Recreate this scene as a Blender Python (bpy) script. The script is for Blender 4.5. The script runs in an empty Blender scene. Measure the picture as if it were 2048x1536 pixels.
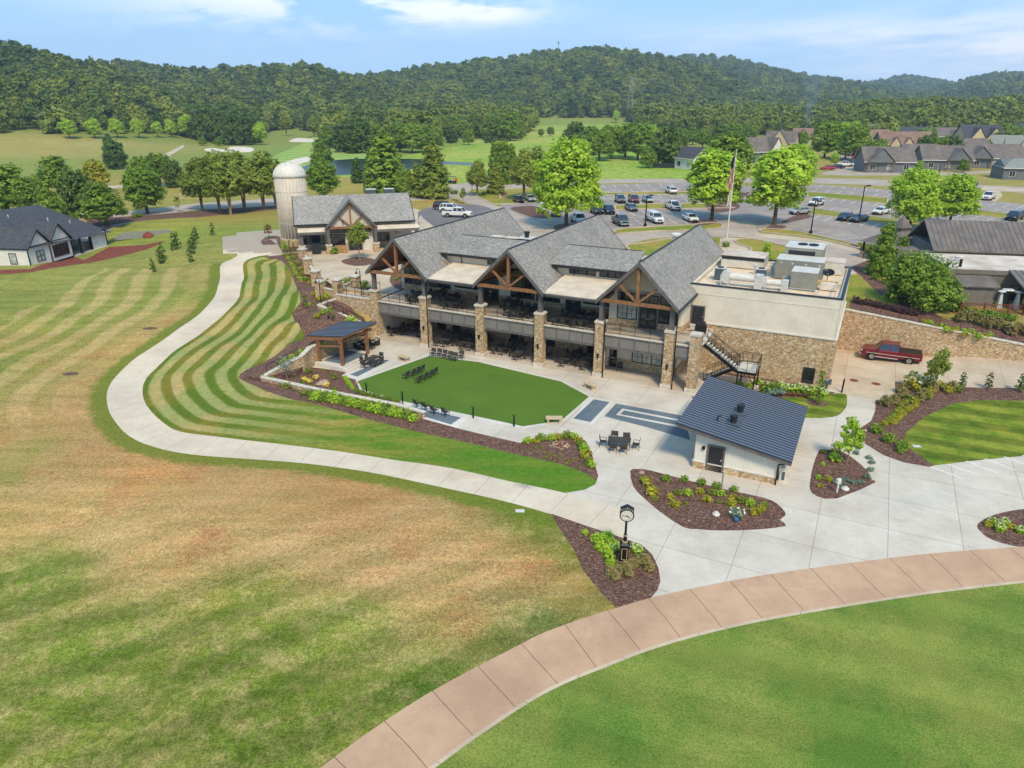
import bpy, math, random
from mathutils import Vector, Matrix, noise as mnoise
from mathutils.geometry import delaunay_2d_cdt
R=math.radians; rnd=random.Random(7)
SC=bpy.context.scene; COL=SC.collection
# ---------- camera model: 24.96 mm lens, 26 m above the patio, tilted 21.8 degrees down
FPX=1420.; PIT=math.atan(568/FPX); CH=26.; CC,CS=math.cos(PIT),math.sin(PIT)
def P(px,py,z=0.):
    fw=FPX*CC-(py-768)*CS; dn=FPX*CS+(py-768)*CC
    t=(CH-z)/dn; return Vector(((px-1024)*t,fw*t,z))
def atY(px,py,Y):
    fw=FPX*CC-(py-768)*CS; dn=FPX*CS+(py-768)*CC
    t=Y/fw; return Vector(((px-1024)*t,Y,CH-dn*t))
def lin(c): return c/12.92 if c<=.04045 else ((c+.055)/1.055)**2.4
def col(r,g,b,k=.72): return (min(.9,lin(r/255)*k*1.13),lin(g/255)*k,lin(b/255)*k*.8,1)
# ---------- materials
def nt(name,rough=.8):
    m=bpy.data.materials.new(name); m.use_nodes=True; n=m.node_tree; b=n.nodes['Principled BSDF']
    b.inputs['Roughness'].default_value=rough; b.inputs['Specular IOR Level'].default_value=.3
    return m,n,b
def N(n,t,ins={},**kw):
    o=n.nodes.new(t)
    for k,v in kw.items(): setattr(o,k,v)
    for k,v in ins.items():
        if isinstance(v,bpy.types.NodeSocket): n.links.new(v,o.inputs[k])
        else: o.inputs[k].default_value=v
    return o
def mixc(n,fac,a,b,mode='MIX'):
    o=n.nodes.new('ShaderNodeMix'); o.data_type='RGBA'; o.blend_type=mode
    for i,v in ((0,fac),(6,a),(7,b)):
        if isinstance(v,bpy.types.NodeSocket): n.links.new(v,o.inputs[i])
        else: o.inputs[i].default_value=v
    return o.outputs[2]
def ramp(n,src,stops):
    o=n.nodes.new('ShaderNodeValToRGB'); e=o.color_ramp.elements
    while len(e)<len(stops): e.new(.5)
    for i,(p,c) in enumerate(stops): e[i].position=p; e[i].color=c if len(c)==4 else (*c,1)
    n.links.new(src,o.inputs[0]); return o.outputs[0]
def coord(n,kind='Object',scale=(1,1,1),rot=(0,0,0)):
    t=n.nodes.new('ShaderNodeTexCoord'); mp=N(n,'ShaderNodeMapping',{'Vector':t.outputs[kind],'Scale':scale,'Rotation':rot}); return mp.outputs[0]
def noise(n,v,s,d=4,r=.6): return N(n,'ShaderNodeTexNoise',{'Vector':v,'Scale':s,'Detail':d,'Roughness':r}).outputs[0]
def mth(n,op,a,b=0.,c=0.,cl=False):
    o=n.nodes.new('ShaderNodeMath'); o.operation=op; o.use_clamp=cl
    for i,v in enumerate((a,b,c)):
        if isinstance(v,bpy.types.NodeSocket): n.links.new(v,o.inputs[i])
        else: o.inputs[i].default_value=v
    return o.outputs[0]
def bump(n,b,h,st,dist=.05):
    o=N(n,'ShaderNodeBump',{'Height':h,'Strength':st,'Distance':dist}); n.links.new(o.outputs[0],b.inputs['Normal'])
def plain(name,c1,c2=None,scale=3,rough=.7,bmp=0,metal=0,detail=5,lo=.35,hi=.65):
    m,n,b=nt(name,rough); b.inputs['Metallic'].default_value=metal
    if c2 is None: c2=tuple(x*.8 for x in c1[:3])+(1,)
    f=noise(n,coord(n),scale,detail); c=ramp(n,f,[(lo,c2),(hi,c1)]); n.links.new(c,b.inputs['Base Color'])
    if bmp: bump(n,b,f,bmp)
    return m
MT={}
def build_mats():
    W=MT
    W['grey_trim']=plain('grey_trim',col(118,116,118),col(98,97,99),2)
    W['panel']=plain('grey_panel',col(140,136,134),col(128,125,124),1)
    W['dark_trim']=plain('dark_trim',col(52,54,60),col(42,44,50),3,rough=.5)
    W['black']=plain('black_metal',col(34,33,35),col(24,24,26),5,rough=.45)
    W['chairm']=plain('chair_sling',col(84,80,78),col(60,57,56),8,rough=.7)
    W['chairf']=plain('chair_frame',col(58,52,50),col(44,40,38),8,rough=.5)
    W['wood']=plain('timber',col(168,124,88),col(126,88,60),4,rough=.7,bmp=.1)
    W['benchstone']=plain('bench_stone',col(226,208,180),col(196,176,150),5); W['pale_wood']=plain('pale_timber',col(196,160,112),col(160,126,84),5)
    W['marking']=plain('road_paint',col(250,250,248),col(225,224,220),9,rough=.7); W['white']=plain('white_paint',col(238,237,234),col(218,218,216),2,rough=.6)
    W['capstone']=plain('cap_stone',col(236,230,220),col(200,193,182),3,rough=.8,bmp=.1)
    W['sheetm']=plain('sheet_metal',col(236,238,242),col(206,210,214),3,rough=.4,metal=.15)
    W['unit']=plain('unit_paint',col(158,160,154),col(142,145,140),1.5,rough=.5)
    W['unit_light']=plain('unit_top',col(232,232,228),col(210,211,208),1.5,rough=.5)
    W['awning']=plain('membrane_roof',col(236,224,208),col(212,196,176),.8,rough=.8)
    W['flatroof']=plain('gravel_roof',col(246,232,212),col(226,200,170),.9,rough=.9)
    W['flatroof_white']=plain('white_roof',col(240,234,228),col(198,182,170),.35,rough=.9)
    W['tire']=plain('tire',col(34,34,36),col(26,26,28),5,rough=.9)
    W['rim']=plain('rim',col(190,192,196),col(150,152,156),5,rough=.3,metal=.6)
    W['redlamp']=plain('red_lens',col(190,20,18),col(150,14,12),5,rough=.2)
    W['lamp']=plain('clear_lens',col(235,236,238),col(215,216,220),5,rough=.15)
    W['bark']=plain('bark',col(122,102,84),col(84,68,54),6,rough=.95,bmp=.4)
    W['palebark']=plain('pale_bark',col(186,160,130),col(140,116,92),6,rough=.95,bmp=.3)
    W['rust']=plain('rust_iron',col(150,84,66),col(120,64,48),6)
    W['boulder']=plain('boulder',col(206,186,168),col(160,130,110),3,bmp=.5)
    W['redsoil']=plain('red_soil',col(150,82,62),col(120,62,44),1.2,rough=1,bmp=.3)
    W['sand']=plain('sand',col(246,240,226),col(228,218,200),.3,rough=1)
    W['cushion']=plain('cushion',col(214,206,196),col(190,182,172),4,rough=.9)
    W['wicker']=plain('wicker',col(76,66,62),col(50,44,42),20,rough=.8,bmp=.3)
    W['cloth_y']=plain('yellow_cloth',col(228,204,140),col(204,178,112),4)
    W['orange']=plain('orange_paint',col(240,140,40),col(210,110,30),4)
    W['blue_pot']=plain('blue_glaze',col(60,130,190),col(40,100,160),6,rough=.3)
    W['darkroof']=plain('dark_shingle',col(92,94,102),col(70,72,80),2.2,rough=.95,bmp=.1,detail=8)
    W['brownroof']=plain('brown_shingle',col(136,128,124),col(110,104,101),.6,rough=.95,detail=8)
    W['redroof']=plain('tan_shingle',col(160,134,120),col(132,108,96),.6,rough=.95,detail=8)
    W['greywall']=plain('grey_siding',col(130,136,142),col(112,118,124),.8)
    W['taupe']=plain('taupe_siding',col(134,127,118),col(116,110,102),.8)
    W['creamwall']=plain('cream_siding',col(226,208,176),col(206,188,156),.8)
    W['bluedoor']=plain('slate_door',col(92,108,122),col(80,94,108),.8)
    # glass
    m,n,b=nt('window_glass',.06); b.inputs['Specular IOR Level'].default_value=.8
    f=noise(n,coord(n),.9,2); n.links.new(ramp(n,f,[(.35,col(14,17,20)),(.7,col(50,56,62))]),b.inputs['Base Color']); W['glass']=m
    m,n,b=nt('curtained_glass',.12); b.inputs['Specular IOR Level'].default_value=.7
    f=noise(n,coord(n),1.5,2); n.links.new(ramp(n,f,[(.35,col(150,165,165)),(.7,col(205,214,210))]),b.inputs['Base Color']); W['glass_pale']=m
    m,n,b=nt('car_glass',.04); b.inputs['Base Color'].default_value=col(46,54,62); b.inputs['Specular IOR Level'].default_value=1; W['carglass']=m
    # stone veneer
    m,n,b=nt('stone_veneer',.9); v=coord(n,scale=(3.0,3.0,4.2)); w=N(n,'ShaderNodeTexNoise',{'Vector':v,'Scale':1.5}).outputs[1]
    vv=N(n,'ShaderNodeVectorMath',{0:v,1:w},operation='ADD').outputs[0]
    v1=N(n,'ShaderNodeTexVoronoi',{'Vector':vv,'Scale':1.85}); v2=N(n,'ShaderNodeTexVoronoi',{'Vector':vv,'Scale':1.85},feature='DISTANCE_TO_EDGE')
    sep=N(n,'ShaderNodeSeparateColor',{0:v1.outputs['Color']})
    c=ramp(n,sep.outputs[0],[(0,col(150,122,98)),(.16,col(198,164,124)),(.34,col(226,202,162)),(.5,col(176,146,116)),(.64,col(214,190,152)),(.78,col(238,224,198)),(.9,col(164,150,138)),(1,col(206,166,118))])
    c=mixc(n,.22,c,noise(n,v,9),'OVERLAY')
    e=ramp(n,v2.outputs[0],[(0,(0,0,0,1)),(.05,(1,1,1,1))]); c=mixc(n,e,col(176,158,132),c)
    n.links.new(c,b.inputs['Base Color']); bump(n,b,e,.5,.04); W['stone']=m
    # shingle roof
    for nm,a,bb,cc,sc in (('shingle',(150,149,147),(176,175,172),(128,127,126),1),('shingle_far',(160,159,157),(184,182,180),(136,135,134),1)):
        m,n,b=nt(nm,.95); v=coord(n,scale=(3.2*sc,4.2*sc,4.2*sc)); br=N(n,'ShaderNodeTexVoronoi',{'Vector':v,'Scale':1.6},feature='F1'); sep=N(n,'ShaderNodeSeparateColor',{0:br.outputs['Color']})
        c=ramp(n,sep.outputs[0],[(0,col(*cc)),(.5,col(*a)),(1,col(*bb))]); c=mixc(n,.35,c,noise(n,coord(n),14,6),'OVERLAY'); big=noise(n,coord(n),.25,3)
        c=mixc(n,.25,c,ramp(n,big,[(.3,(.3,.3,.3,1)),(.7,(.75,.75,.75,1))]),'OVERLAY'); n.links.new(c,b.inputs['Base Color']); bump(n,b,sep.outputs[1],.25,.02); W[nm]=m
    # board and batten siding: battens 0.4 m apart along both horizontal axes of the wall's own frame
    for nm,c1,c2,sp in (('siding',(246,240,228),(232,225,212),.3),('siding_tan',(224,216,206),(206,198,188),.35),('siding_white',(246,246,246),(232,232,232),.4),('siding_shed',(246,245,240),(232,230,224),.3)):
        m,n,b=nt(nm,.75); t=N(n,'ShaderNodeSeparateXYZ',{0:coord(n)}); a=mth(n,'ADD',t.outputs[0],t.outputs[1]); fr=mth(n,'FRACT',mth(n,'DIVIDE',a,sp))
        bt=mth(n,'LESS_THAN',fr,.16); sh=mth(n,'LESS_THAN',mth(n,'ABSOLUTE',mth(n,'SUBTRACT',fr,.19)),.045)
        c=ramp(n,noise(n,coord(n),.7,4),[(.35,col(*c2)),(.65,col(*c1))]); c=mixc(n,mth(n,'MULTIPLY',sh,.16),c,(.3,.29,.26,1)); n.links.new(c,b.inputs['Base Color']); bump(n,b,bt,.6,.03); W[nm]=m
    # leaves: colour from clump attribute and per-object random
    def leaf(name,c1,c2,c3,tr=.42,rw=.2):
        m,n,b=nt(name,.6); at=N(n,'ShaderNodeAttribute',attribute_name='tint'); oi=N(n,'ShaderNodeObjectInfo')
        f=mth(n,'ADD',mth(n,'MULTIPLY',at.outputs['Fac'],1-rw),mth(n,'MULTIPLY',oi.outputs['Random'],rw))
        c=ramp(n,f,[(0,c1),(.5,c2),(1,c3)]); n.links.new(c,b.inputs['Base Color'])
        t=N(n,'ShaderNodeBsdfTranslucent',{'Color':c}); mx=N(n,'ShaderNodeMixShader',{0:tr,1:b.outputs[0],2:t.outputs[0]})
        n.links.new(mx.outputs[0],n.nodes['Material Output'].inputs[0]); return m
    L=lambda r,g,b:col(r,g,b,.95)
    W['l_green']=leaf('leaf_green',L(84,116,36),L(130,162,52),L(172,198,76))
    W['l_bright']=leaf('leaf_bright',L(118,156,38),L(166,204,58),L(206,230,92))
    W['l_lime']=leaf('leaf_lime',L(134,176,44),L(180,214,62),L(214,236,104))
    W['l_dark']=leaf('leaf_dark',L(64,92,42),L(100,128,54),L(136,158,72))
    W['l_yellow']=leaf('leaf_yellow',L(140,150,40),L(182,184,52),L(212,204,84))
    W['l_olive']=leaf('leaf_olive',L(100,122,46),L(140,158,60),L(176,188,84))
    W['l_blue']=leaf('leaf_blue',L(96,124,112),L(132,158,142),L(170,190,176))
    W['l_purple']=leaf('leaf_purple',L(74,52,60),L(104,74,80),L(132,104,100))
    W['l_red']=leaf('leaf_red',L(120,64,52),L(150,88,66),L(120,128,70))
    W['l_straw']=leaf('leaf_straw',L(120,124,70),L(160,154,96),L(190,172,120))
    W['l_white']=leaf('petal_white',L(225,225,205),L(240,240,228),L(250,250,244),.2)
    W['l_petaly']=leaf('petal_yellow',L(220,205,70),L(236,222,90),L(240,230,120),.2)
    W['l_far']=leaf('leaf_forest',L(70,98,50),L(122,144,58),L(182,190,84),.42,.62)
    W['l_haze']=leaf('leaf_ridge',L(78,106,60),L(120,142,70),L(162,174,88),.38,.6)
def geo_mat(): pass
build_mats()
# ---------- mesh builder
class MB:
    def __init__(s): s.v=[];s.f=[];s.m=[];s.mi=0
    def add(s,vs,fs):
        o=len(s.v); s.v+=[tuple(x) for x in vs]; s.f+=[tuple(i+o for i in f) for f in fs]; s.m+=[s.mi]*len(fs); return s
    def box(s,x0,x1,y0,y1,z0,z1):
        return s.add([(x0,y0,z0),(x1,y0,z0),(x1,y1,z0),(x0,y1,z0),(x0,y0,z1),(x1,y0,z1),(x1,y1,z1),(x0,y1,z1)],[(0,3,2,1),(4,5,6,7),(0,1,5,4),(1,2,6,5),(2,3,7,6),(3,0,4,7)])
    def beam(s,p,q,w,h,up=(0,0,1)):
        p,q=Vector(p),Vector(q); d=(q-p).normalized(); u=Vector(up)
        if abs(d.dot(u))>.98: u=Vector((1,0,0))
        a=d.cross(u).normalized()*w/2; b=a.cross(d).normalized()*h/2
        return s.add([p-a-b,p+a-b,p+a+b,p-a+b,q-a-b,q+a-b,q+a+b,q-a+b],[(0,1,2,3),(7,6,5,4),(0,4,5,1),(1,5,6,2),(2,6,7,3),(3,7,4,0)])
    def tube(s,p,q,r,r2=None,n=8,cap=True):
        p,q=Vector(p),Vector(q); r2=r if r2 is None else r2; d=(q-p).normalized(); u=Vector((0,0,1)) if abs(d.z)<.98 else Vector((1,0,0))
        a=d.cross(u).normalized(); b=a.cross(d)
        vs=[p+(a*math.cos(t)+b*math.sin(t))*r for t in [6.28318*i/n for i in range(n)]]+[q+(a*math.cos(t)+b*math.sin(t))*r2 for t in [6.28318*i/n for i in range(n)]]
        fs=[(i,(i+1)%n,n+(i+1)%n,n+i) for i in range(n)]
        if cap: fs+=[tuple(range(n))[::-1],tuple(range(n,2*n))]
        return s.add(vs,fs)
    def lathe(s,prof,n=16,c=(0,0,0)):
        vs=[];fs=[]
        for r,z in prof:
            vs+=[(c[0]+r*math.cos(6.28318*i/n),c[1]+r*math.sin(6.28318*i/n),c[2]+z) for i in range(n)]
        for k in range(len(prof)-1):
            fs+=[(k*n+i,k*n+(i+1)%n,(k+1)*n+(i+1)%n,(k+1)*n+i) for i in range(n)]
        fs+=[tuple(range(n))[::-1],tuple(range((len(prof)-1)*n,len(prof)*n))]
        return s.add(vs,fs)
    def prism(s,pts,d):  # extrude 3D polygon by vector d
        n=len(pts); pts=[Vector(p) for p in pts]; d=Vector(d)
        return s.add(pts+[p+d for p in pts],[tuple(range(n))[::-1],tuple(range(n,2*n))]+[(i,(i+1)%n,n+(i+1)%n,n+i) for i in range(n)])
    def loft(s,rings,cap=True):
        n=len(rings[0]); vs=[p for r in rings for p in r]; fs=[]
        for k in range(len(rings)-1): fs+=[(k*n+i,k*n+(i+1)%n,(k+1)*n+(i+1)%n,(k+1)*n+i) for i in range(n)]
        if cap: fs+=[tuple(range(n))[::-1],tuple(range((len(rings)-1)*n,len(rings)*n))]
        return s.add(vs,fs)
    def sep(s,name,mat,par=None,tol=.03,smooth=False):
        # one object for each cluster of touching pieces
        pa=list(range(len(s.v)))
        def fd(i):
            while pa[i]!=i: pa[i]=pa[pa[i]]; i=pa[i]
            return i
        for f in s.f:
            for i in f[1:]: pa[fd(i)]=fd(f[0])
        cl={}
        for i in range(len(s.v)): cl.setdefault(fd(i),[]).append(i)
        bb=[[k]+[f(s.v[i][j] for i in ii) for j in range(3) for f in (min,max)] for k,ii in cl.items()]
        for i in range(len(bb)):
            for j in range(i):
                A,B=bb[i],bb[j]
                if all(A[1+2*q]<=B[2+2*q]+tol and B[1+2*q]<=A[2+2*q]+tol for q in range(3)): pa[fd(A[0])]=fd(B[0])
        gs={}
        for n,f in enumerate(s.f): gs.setdefault(fd(f[0]),[]).append(f)
        out=[]
        for fs in gs.values():
            m=MB(); ix={}
            for f in fs:
                for i in f:
                    if i not in ix: ix[i]=len(m.v); m.v.append(s.v[i])
                m.f.append(tuple(ix[i] for i in f)); m.m.append(0)
            out.append(m.build(name,mat,par,smooth))
        return out[0]
    def build(s,name,mat,par=None,smooth=False,objmat=False):
        me=bpy.data.meshes.new(name); me.from_pydata(s.v,[],s.f); me.update()
        bm=__import__('bmesh').new(); bm.from_mesh(me); __import__('bmesh').ops.recalc_face_normals(bm,faces=bm.faces); bm.to_mesh(me); bm.free()
        mats=mat if isinstance(mat,(list,tuple)) else [mat]
        for m in mats: me.materials.append(MT[m] if isinstance(m,str) else m)
        if len(mats)>1: me.polygons.foreach_set('material_index',s.m)
        if smooth: me.polygons.foreach_set('use_smooth',[True]*len(me.polygons))
        o=bpy.data.objects.new(name,me); COL.objects.link(o)
        if par: o.parent=par
        return o
def short(l):
    w=l.split()
    for a in ('the','of','a'):
        while len(w)>16 and a in w: w.remove(a)
    return ' '.join(w)
def tag(o,label=None,cat=None,group=None,kind=None):
    if label: o['label']=short(label)
    if cat: o['category']=cat
    if group: o['group']=group
    if kind: o['kind']=kind
    return o
def thing(name,label,cat,loc=(0,0,0),rz=0,group=None):
    o=bpy.data.objects.new(name,None); COL.objects.link(o); o.empty_display_size=.3
    o.location=loc; o.rotation_euler=(0,0,rz); return tag(o,label,cat,group)
KIDS={}
def kids(o): return [c for c in bpy.data.objects if c.parent==o]
def tree_of(o): return (o,[tree_of(c) for c in kids(o)])
def _dup(t,par):
    c=t[0].copy(); COL.objects.link(c); c.parent=par
    if par: c.matrix_parent_inverse=t[0].matrix_parent_inverse
    for k in t[1]: _dup(k,c)
    return c
class Proto:
    def __init__(s,root): s.root=root; s.t=None; s.used=False
    def put(s,loc,rz=0,label=None,group=None,sc=None,slotmat=None):
        if s.t is None: s.t=tree_of(s.root)
        if not s.used: s.used=True; o=s.root
        else: o=_dup(s.t,None)
        o.location=loc; o.rotation_euler=(0,0,rz)
        if sc: o.scale=sc if isinstance(sc,tuple) else (sc,sc,sc)
        if label: o['label']=short(label)
        if group: o['group']=group
        elif 'group' in o: del o['group']
        if slotmat:
            for c in ([o]+kids(o)) :
                if c.type=='MESH' and c.name.split('.')[0] in ('body','cab'):
                    c.material_slots[0].link='OBJECT'; c.material_slots[0].material=slotmat
        return o
ORD=['first','second','third','fourth','fifth','sixth','seventh','eighth','ninth','tenth','eleventh','twelfth','thirteenth','fourteenth','fifteenth','sixteenth','seventeenth','eighteenth','nineteenth','twentieth']
def ordn(i):
    if i<20: return ORD[i]
    if (i+1)%10==0: return ['','','','thirtieth','fortieth','fiftieth','sixtieth'][(i+1)//10]
    t=['','','twenty','thirty','forty','fifty','sixty','seventy','eighty','ninety'][(i+1)//10]; r=(i+1)%10
    return t+'-'+ORD[r-1]
# ---------- clubhouse frame: a along the front, b towards the back
BO=P(1382,782); BH=-R(26.65); BU=Vector((math.cos(BH),math.sin(BH),0)); BV=Vector((-BU.y,BU.x,0))
def AB(a,b,z=0.): return Vector((BO.x,BO.y,0))+BU*a+BV*b+Vector((0,0,z))
def toAB(x,y): d=Vector((x-BO.x,y-BO.y,0)); return d.dot(BU),d.dot(BV)
# ---------- terrain
def sm(t): t=max(0.,min(1.,t)); return t*t*(3-2*t)
def inpoly(x,y,p):
    c=False; j=len(p)-1
    for i in range(len(p)):
        a,b=p[i],p[j]
        if (a[1]>y)!=(b[1]>y) and x<(b[0]-a[0])*(y-a[1])/(b[1]-a[1])+a[0]: c=not c
        j=i
    return c
def segd(x,y,p,closed=True):
    best=1e9; n=len(p)
    for i in range(n if closed else n-1):
        ax,ay=p[i][0],p[i][1]; bx,by=p[(i+1)%n][0],p[(i+1)%n][1]; dx,dy=bx-ax,by-ay; l=dx*dx+dy*dy or 1e-9
        t=max(0,min(1,((x-ax)*dx+(y-ay)*dy)/l)); d=(x-ax-t*dx)**2+(y-ay-t*dy)**2
        if d<best: best=d
    return math.sqrt(best)
CTRL=[(230,780,0),(300,870,0),(500,900,0),(800,930,0),(1200,1030,0),(440,680,.9),(485,600,1.9),(485,555,2.6),(450,525,3.5),(520,500,4.2),(470,480,4.4),(530,560,3.0),(596,582,3.0),(600,640,1.8),(604,679,1.1),(500,740,.35),(450,800,0),(630,813,-.1),(960,891,-.1),(840,900,-.1),(1190,964,0),(0,700,.8),(0,600,2),(60,535,3),(220,495,2.5),(164,516,2.3),(245,505,2.5),(190,505,2.4),(300,540,2.8),(380,500,3.9),(330,640,1.5),(100,760,.2),(0,900,0),(0,1200,-.5),(0,1536,-.8),(640,1536,-.4),(1220,1215,0),(2048,1100,.1),(2048,1300,-.2),(1400,1400,-.2),(1000,1400,-.3),(640,625,3.3),(628,575,4.1),(600,520,4.4),(660,600,3.9),(640,665,2.1),(690,650,2.6),(730,655,2.1),(560,735,.5),(1680,700,0),(1790,760,0),(2048,728,1.25),(2048,777,1.0),(1917,774,.5),(1906,807,.3),(1851,833,.1),(2048,912,.2),(1700,900,0),(1500,800,0),(700,850,-.15),(560,790,-.1)]
CT=[(P(x,y,z).x,P(x,y,z).y,z) for x,y,z in CTRL]
def idw(x,y):
    a=b=0.
    for cx,cy,cz in CT:
        w=1/((x-cx)**2+(y-cy)**2+.6)**1.7; a+=w*cz; b+=w
    return a/b
WB0=P(1682,617,4.6); WB1=P(2048,690,2.95); WBD=(WB1-WB0).normalized()   # right retaining wall line
WALLR=[(WB0.x-.3,WB0.y+.2),(WB1.x,WB1.y),(WB1.x+WBD.x*14,WB1.y+WBD.y*14)]
def wallz(x,y):
    t=((x-WB0.x)*WBD.x+(y-WB0.y)*WBD.y)/((WB1.x-WB0.x)*WBD.x+(WB1.y-WB0.y)*WBD.y)
    return 4.6-1.65*max(-.1,min(1.5,t))
def rim(x,y):   # ground just above the wall dips with its cap
    d=abs((x-WB0.x)*(-WBD.y)+(y-WB0.y)*WBD.x)
    return (4.5-wallz(x,y)+.15)*(1-sm(d/9)) if x>34 else 0
# ridges: (distance of foot, distance of crest, [(px, py of the skyline)...], treetop allowance)
RIDGES=[(330,760,[(-500,40),(0,104),(50,110),(100,124),(150,136),(200,147),(250,166),(300,186),(360,208),(420,226),(480,248),(520,270),(560,300)],0),
 (560,1050,[(100,150),(200,138),(270,140),(340,143),(420,146),(560,139),(650,136),(700,162),(800,168),(900,190),(1000,210),(1100,240),(1160,262)],0),
 (700,1300,[(600,190),(700,160),(760,157),(840,145),(900,137),(960,128),(1040,122),(1090,112),(1150,104),(1200,104),(1260,112),(1320,122),(1380,136),(1440,158),(1500,186),(1560,206),(1640,225),(1700,245)],0),
 (1000,2000,[(1200,160),(1330,126),(1380,123),(1440,127),(1520,141),(1600,157),(1700,174),(1800,189),(1900,199),(1990,208),(2100,226)],0),
 (1500,3200,[(1640,190),(1740,176),(1800,163),(1860,170),(1920,184),(2000,196)],0),
 (1100,2300,[(1700,240),(1800,215),(1860,190),(1900,178),(1950,162),(2000,155),(2048,154),(2300,150),(2600,170)],0),
 (430,640,[(1200,262),(1330,246),(1460,236),(1560,232),(1640,222),(1760,214),(1900,210),(2048,208),(2300,205),(2600,205)],0),
 (380,640,[(560,285),(640,262),(720,246),(850,236),(1000,246),(1060,262),(1120,275)],0)]
def lerp(t,x):
    if x<=t[0][0]: return t[0][1]
    for i in range(len(t)-1):
        if x<=t[i+1][0]:
            u=(x-t[i][0])/(t[i+1][0]-t[i][0]); return t[i][1]+(t[i+1][1]-t[i][1])*u
    return t[-1][1]
def hills(x,y):
    if y<250: return 0
    D=math.hypot(x,y); th=x/y; px=1024+th*FPX/ (CC)   # bearing as seen at the horizon line
    z=0
    for k,(d0,d1,tab,al) in enumerate(RIDGES):
        py=lerp(tab,px); lo,hi=tab[0][0],tab[-1][0]
        e=1 if lo<px<hi else max(0,1-min(abs(px-lo),abs(px-hi))/(260 if k not in(0,) else 500))
        fw=FPX*CC-(py-768)*CS; dn=FPX*CS+(py-768)*CC
        top=CH-d1/math.sqrt(1+th*th)*dn/fw-4.5-(13 if k else 8)
        top=top*e if k!=0 or px<600 else 0
        t=(D-d0)/(d1-d0); 
        if t<=0: continue
        s=sm(t) if t<1 else max(0,1-.25*(t-1))
        z=max(z,top*s)
    z+=mnoise.noise(Vector((x/140,y/140,0)))*7*sm((D-380)/300)*min(1,z/25)
    return max(0,z)
def high(x,y): return 4.5-rim(x,y)+hills(x,y)
def low0(x,y):
    f=sm((y-102-20*sm((-45-x)/15))/16)
    return idw(x,y)*(1-f)+f*high(x,y) if f<1 else high(x,y)
# flat terrace (patio, walks and planting bed inside the retaining walls)
def W(pts,z=0.): return [(P(a,b,z).x,P(a,b,z).y) for a,b in pts]
def ABP(pts): return [(AB(a,b).x,AB(a,b).y) for a,b in pts]
FLAT=ABP([(-37.2,13),(-37.2,-11.2),(-36.6,-14),(-38.6,-16.4)])+W([(640,787),(709,801),(793,818),(848,836),(913,856),(1041,886),(1300,930),(1620,860),(1690,790),(1672,785)])+ABP([(11.6,6.8),(11.6,13)])
HIGHP=ABP([(-42.6,.2),(-37.2,.2),(-37.2,11.5),(11.6,11.5),(11.7,20.6)])+[(WALLR[0][0],WALLR[0][1]+.15),(WALLR[1][0],WALLR[1][1]+.15),(WALLR[2][0],WALLR[2][1])]+[(400,60),(4500,300),(4500,6000),(-4500,6000),(-4500,152),(-100,152),(-62,146),(-42,118)]+W([(603,497),(609,506),(616.5,524),(632,549),(660,566)],4.5)
HILL=ABP([(-37.2,.2),(-37.2,-11.2),(-36.6,-14),(-38.6,-16.4)])+W([(505,757)],.2)+W([(484,745),(555,707),(607,674)],.8)+W([(583,625),(601,603)],2)+W([(603,497),(609,506),(616.5,524),(632,549),(660,566)],4.5)+ABP([(-42.6,.2)])
STAIR=ABP([(-43.4,-2.0),(-37.2,-2.0),(-37.2,.2),(-43,.2)])
def hz(x,y,g):
    if g=='high': return high(x,y)
    if g=='flat': return 0.
    if g=='hill': return idw(x,y)
    z=low0(x,y)
    if y<100 and x>-26: z*=sm(segd(x,y,FLAT)/4)
    elif y<100 and x>-40: z*=sm(segd(x,y,FLAT)/4)*(1-sm((-26-x)/8))+sm((-26-x)/8)
    return z
def grp(x,y):
    if inpoly(x,y,HIGHP): return 'high'
    if inpoly(x,y,FLAT): return 'flat'
    if inpoly(x,y,HILL): return 'hill'
    return 'low'
def H(x,y): return hz(x,y,grp(x,y))
def G(px,py,g=None):
    z=4.5 if py<500 else 0.
    if g=='high': z=4.5
    for i in range(40):
        p=P(px,py,z) if FPX*CS+(py-768)*CC>5 else atY(px,py,900)
        z2=hz(p.x,p.y,g) if g else H(p.x,p.y)
        if abs(z2-z)<.01: break
        z+=(z2-z)*.5
    p.z=hz(p.x,p.y,g) if g else H(p.x,p.y)
    return p
# ---------- ground regions, drawn in priority order (later wins)
def cr(pts,k=4,closed=True):
    n=len(pts); o=[]
    for i in range(n if closed else n-1):
        g=lambda j: Vector(pts[j%n]) if closed else Vector(pts[max(0,min(n-1,j))])
        a,b,c,d=g(i-1),g(i),g(i+1),g(i+2)
        for j in range(k):
            t=j/k; o.append(tuple(.5*((2*b)+(c-a)*t+(2*a-5*b+4*c-d)*t*t+(3*b-a-3*c+d)*t**3)))
    if not closed: o.append(tuple(pts[-1]))
    return o
def GP(pts,g=None): return [(G(a,b,g).x,G(a,b,g).y) for a,b in pts]
REG=[]
def reg(name,poly): REG.append((name,poly))
path_out=[(480.6,506),(466,517),(447,525),(440,535),(440,557),(433.6,582),(418,608),(393,633),(352,661),(309,691.6),(263.5,722),(228,757.6),(214,785),(216,815),(228,840),(258,872),(305,893),(375,908),(498,918),(615,927),(732,943),(850,967),(996,999),(1101,1028),(1173,1051.6),(1246,1076)]
path_in=[(567,500),(540,509),(517,512.5),(494.6,520),(485.7,531.6),(488,557),(479,592.5),(454,623),(416,656),(372.7,686.5),(322,727),(294,755),(285,780),(293,811),(328,846.5),(363,864),(439.5,874),(556.6,887.5),(674,902),(791,920),(908,937),(1025,963.7),(1131,986),(1262,1022)]
PO=cr(GP(path_out),3,False); PI_=cr(GP(path_in),3,False)
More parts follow.
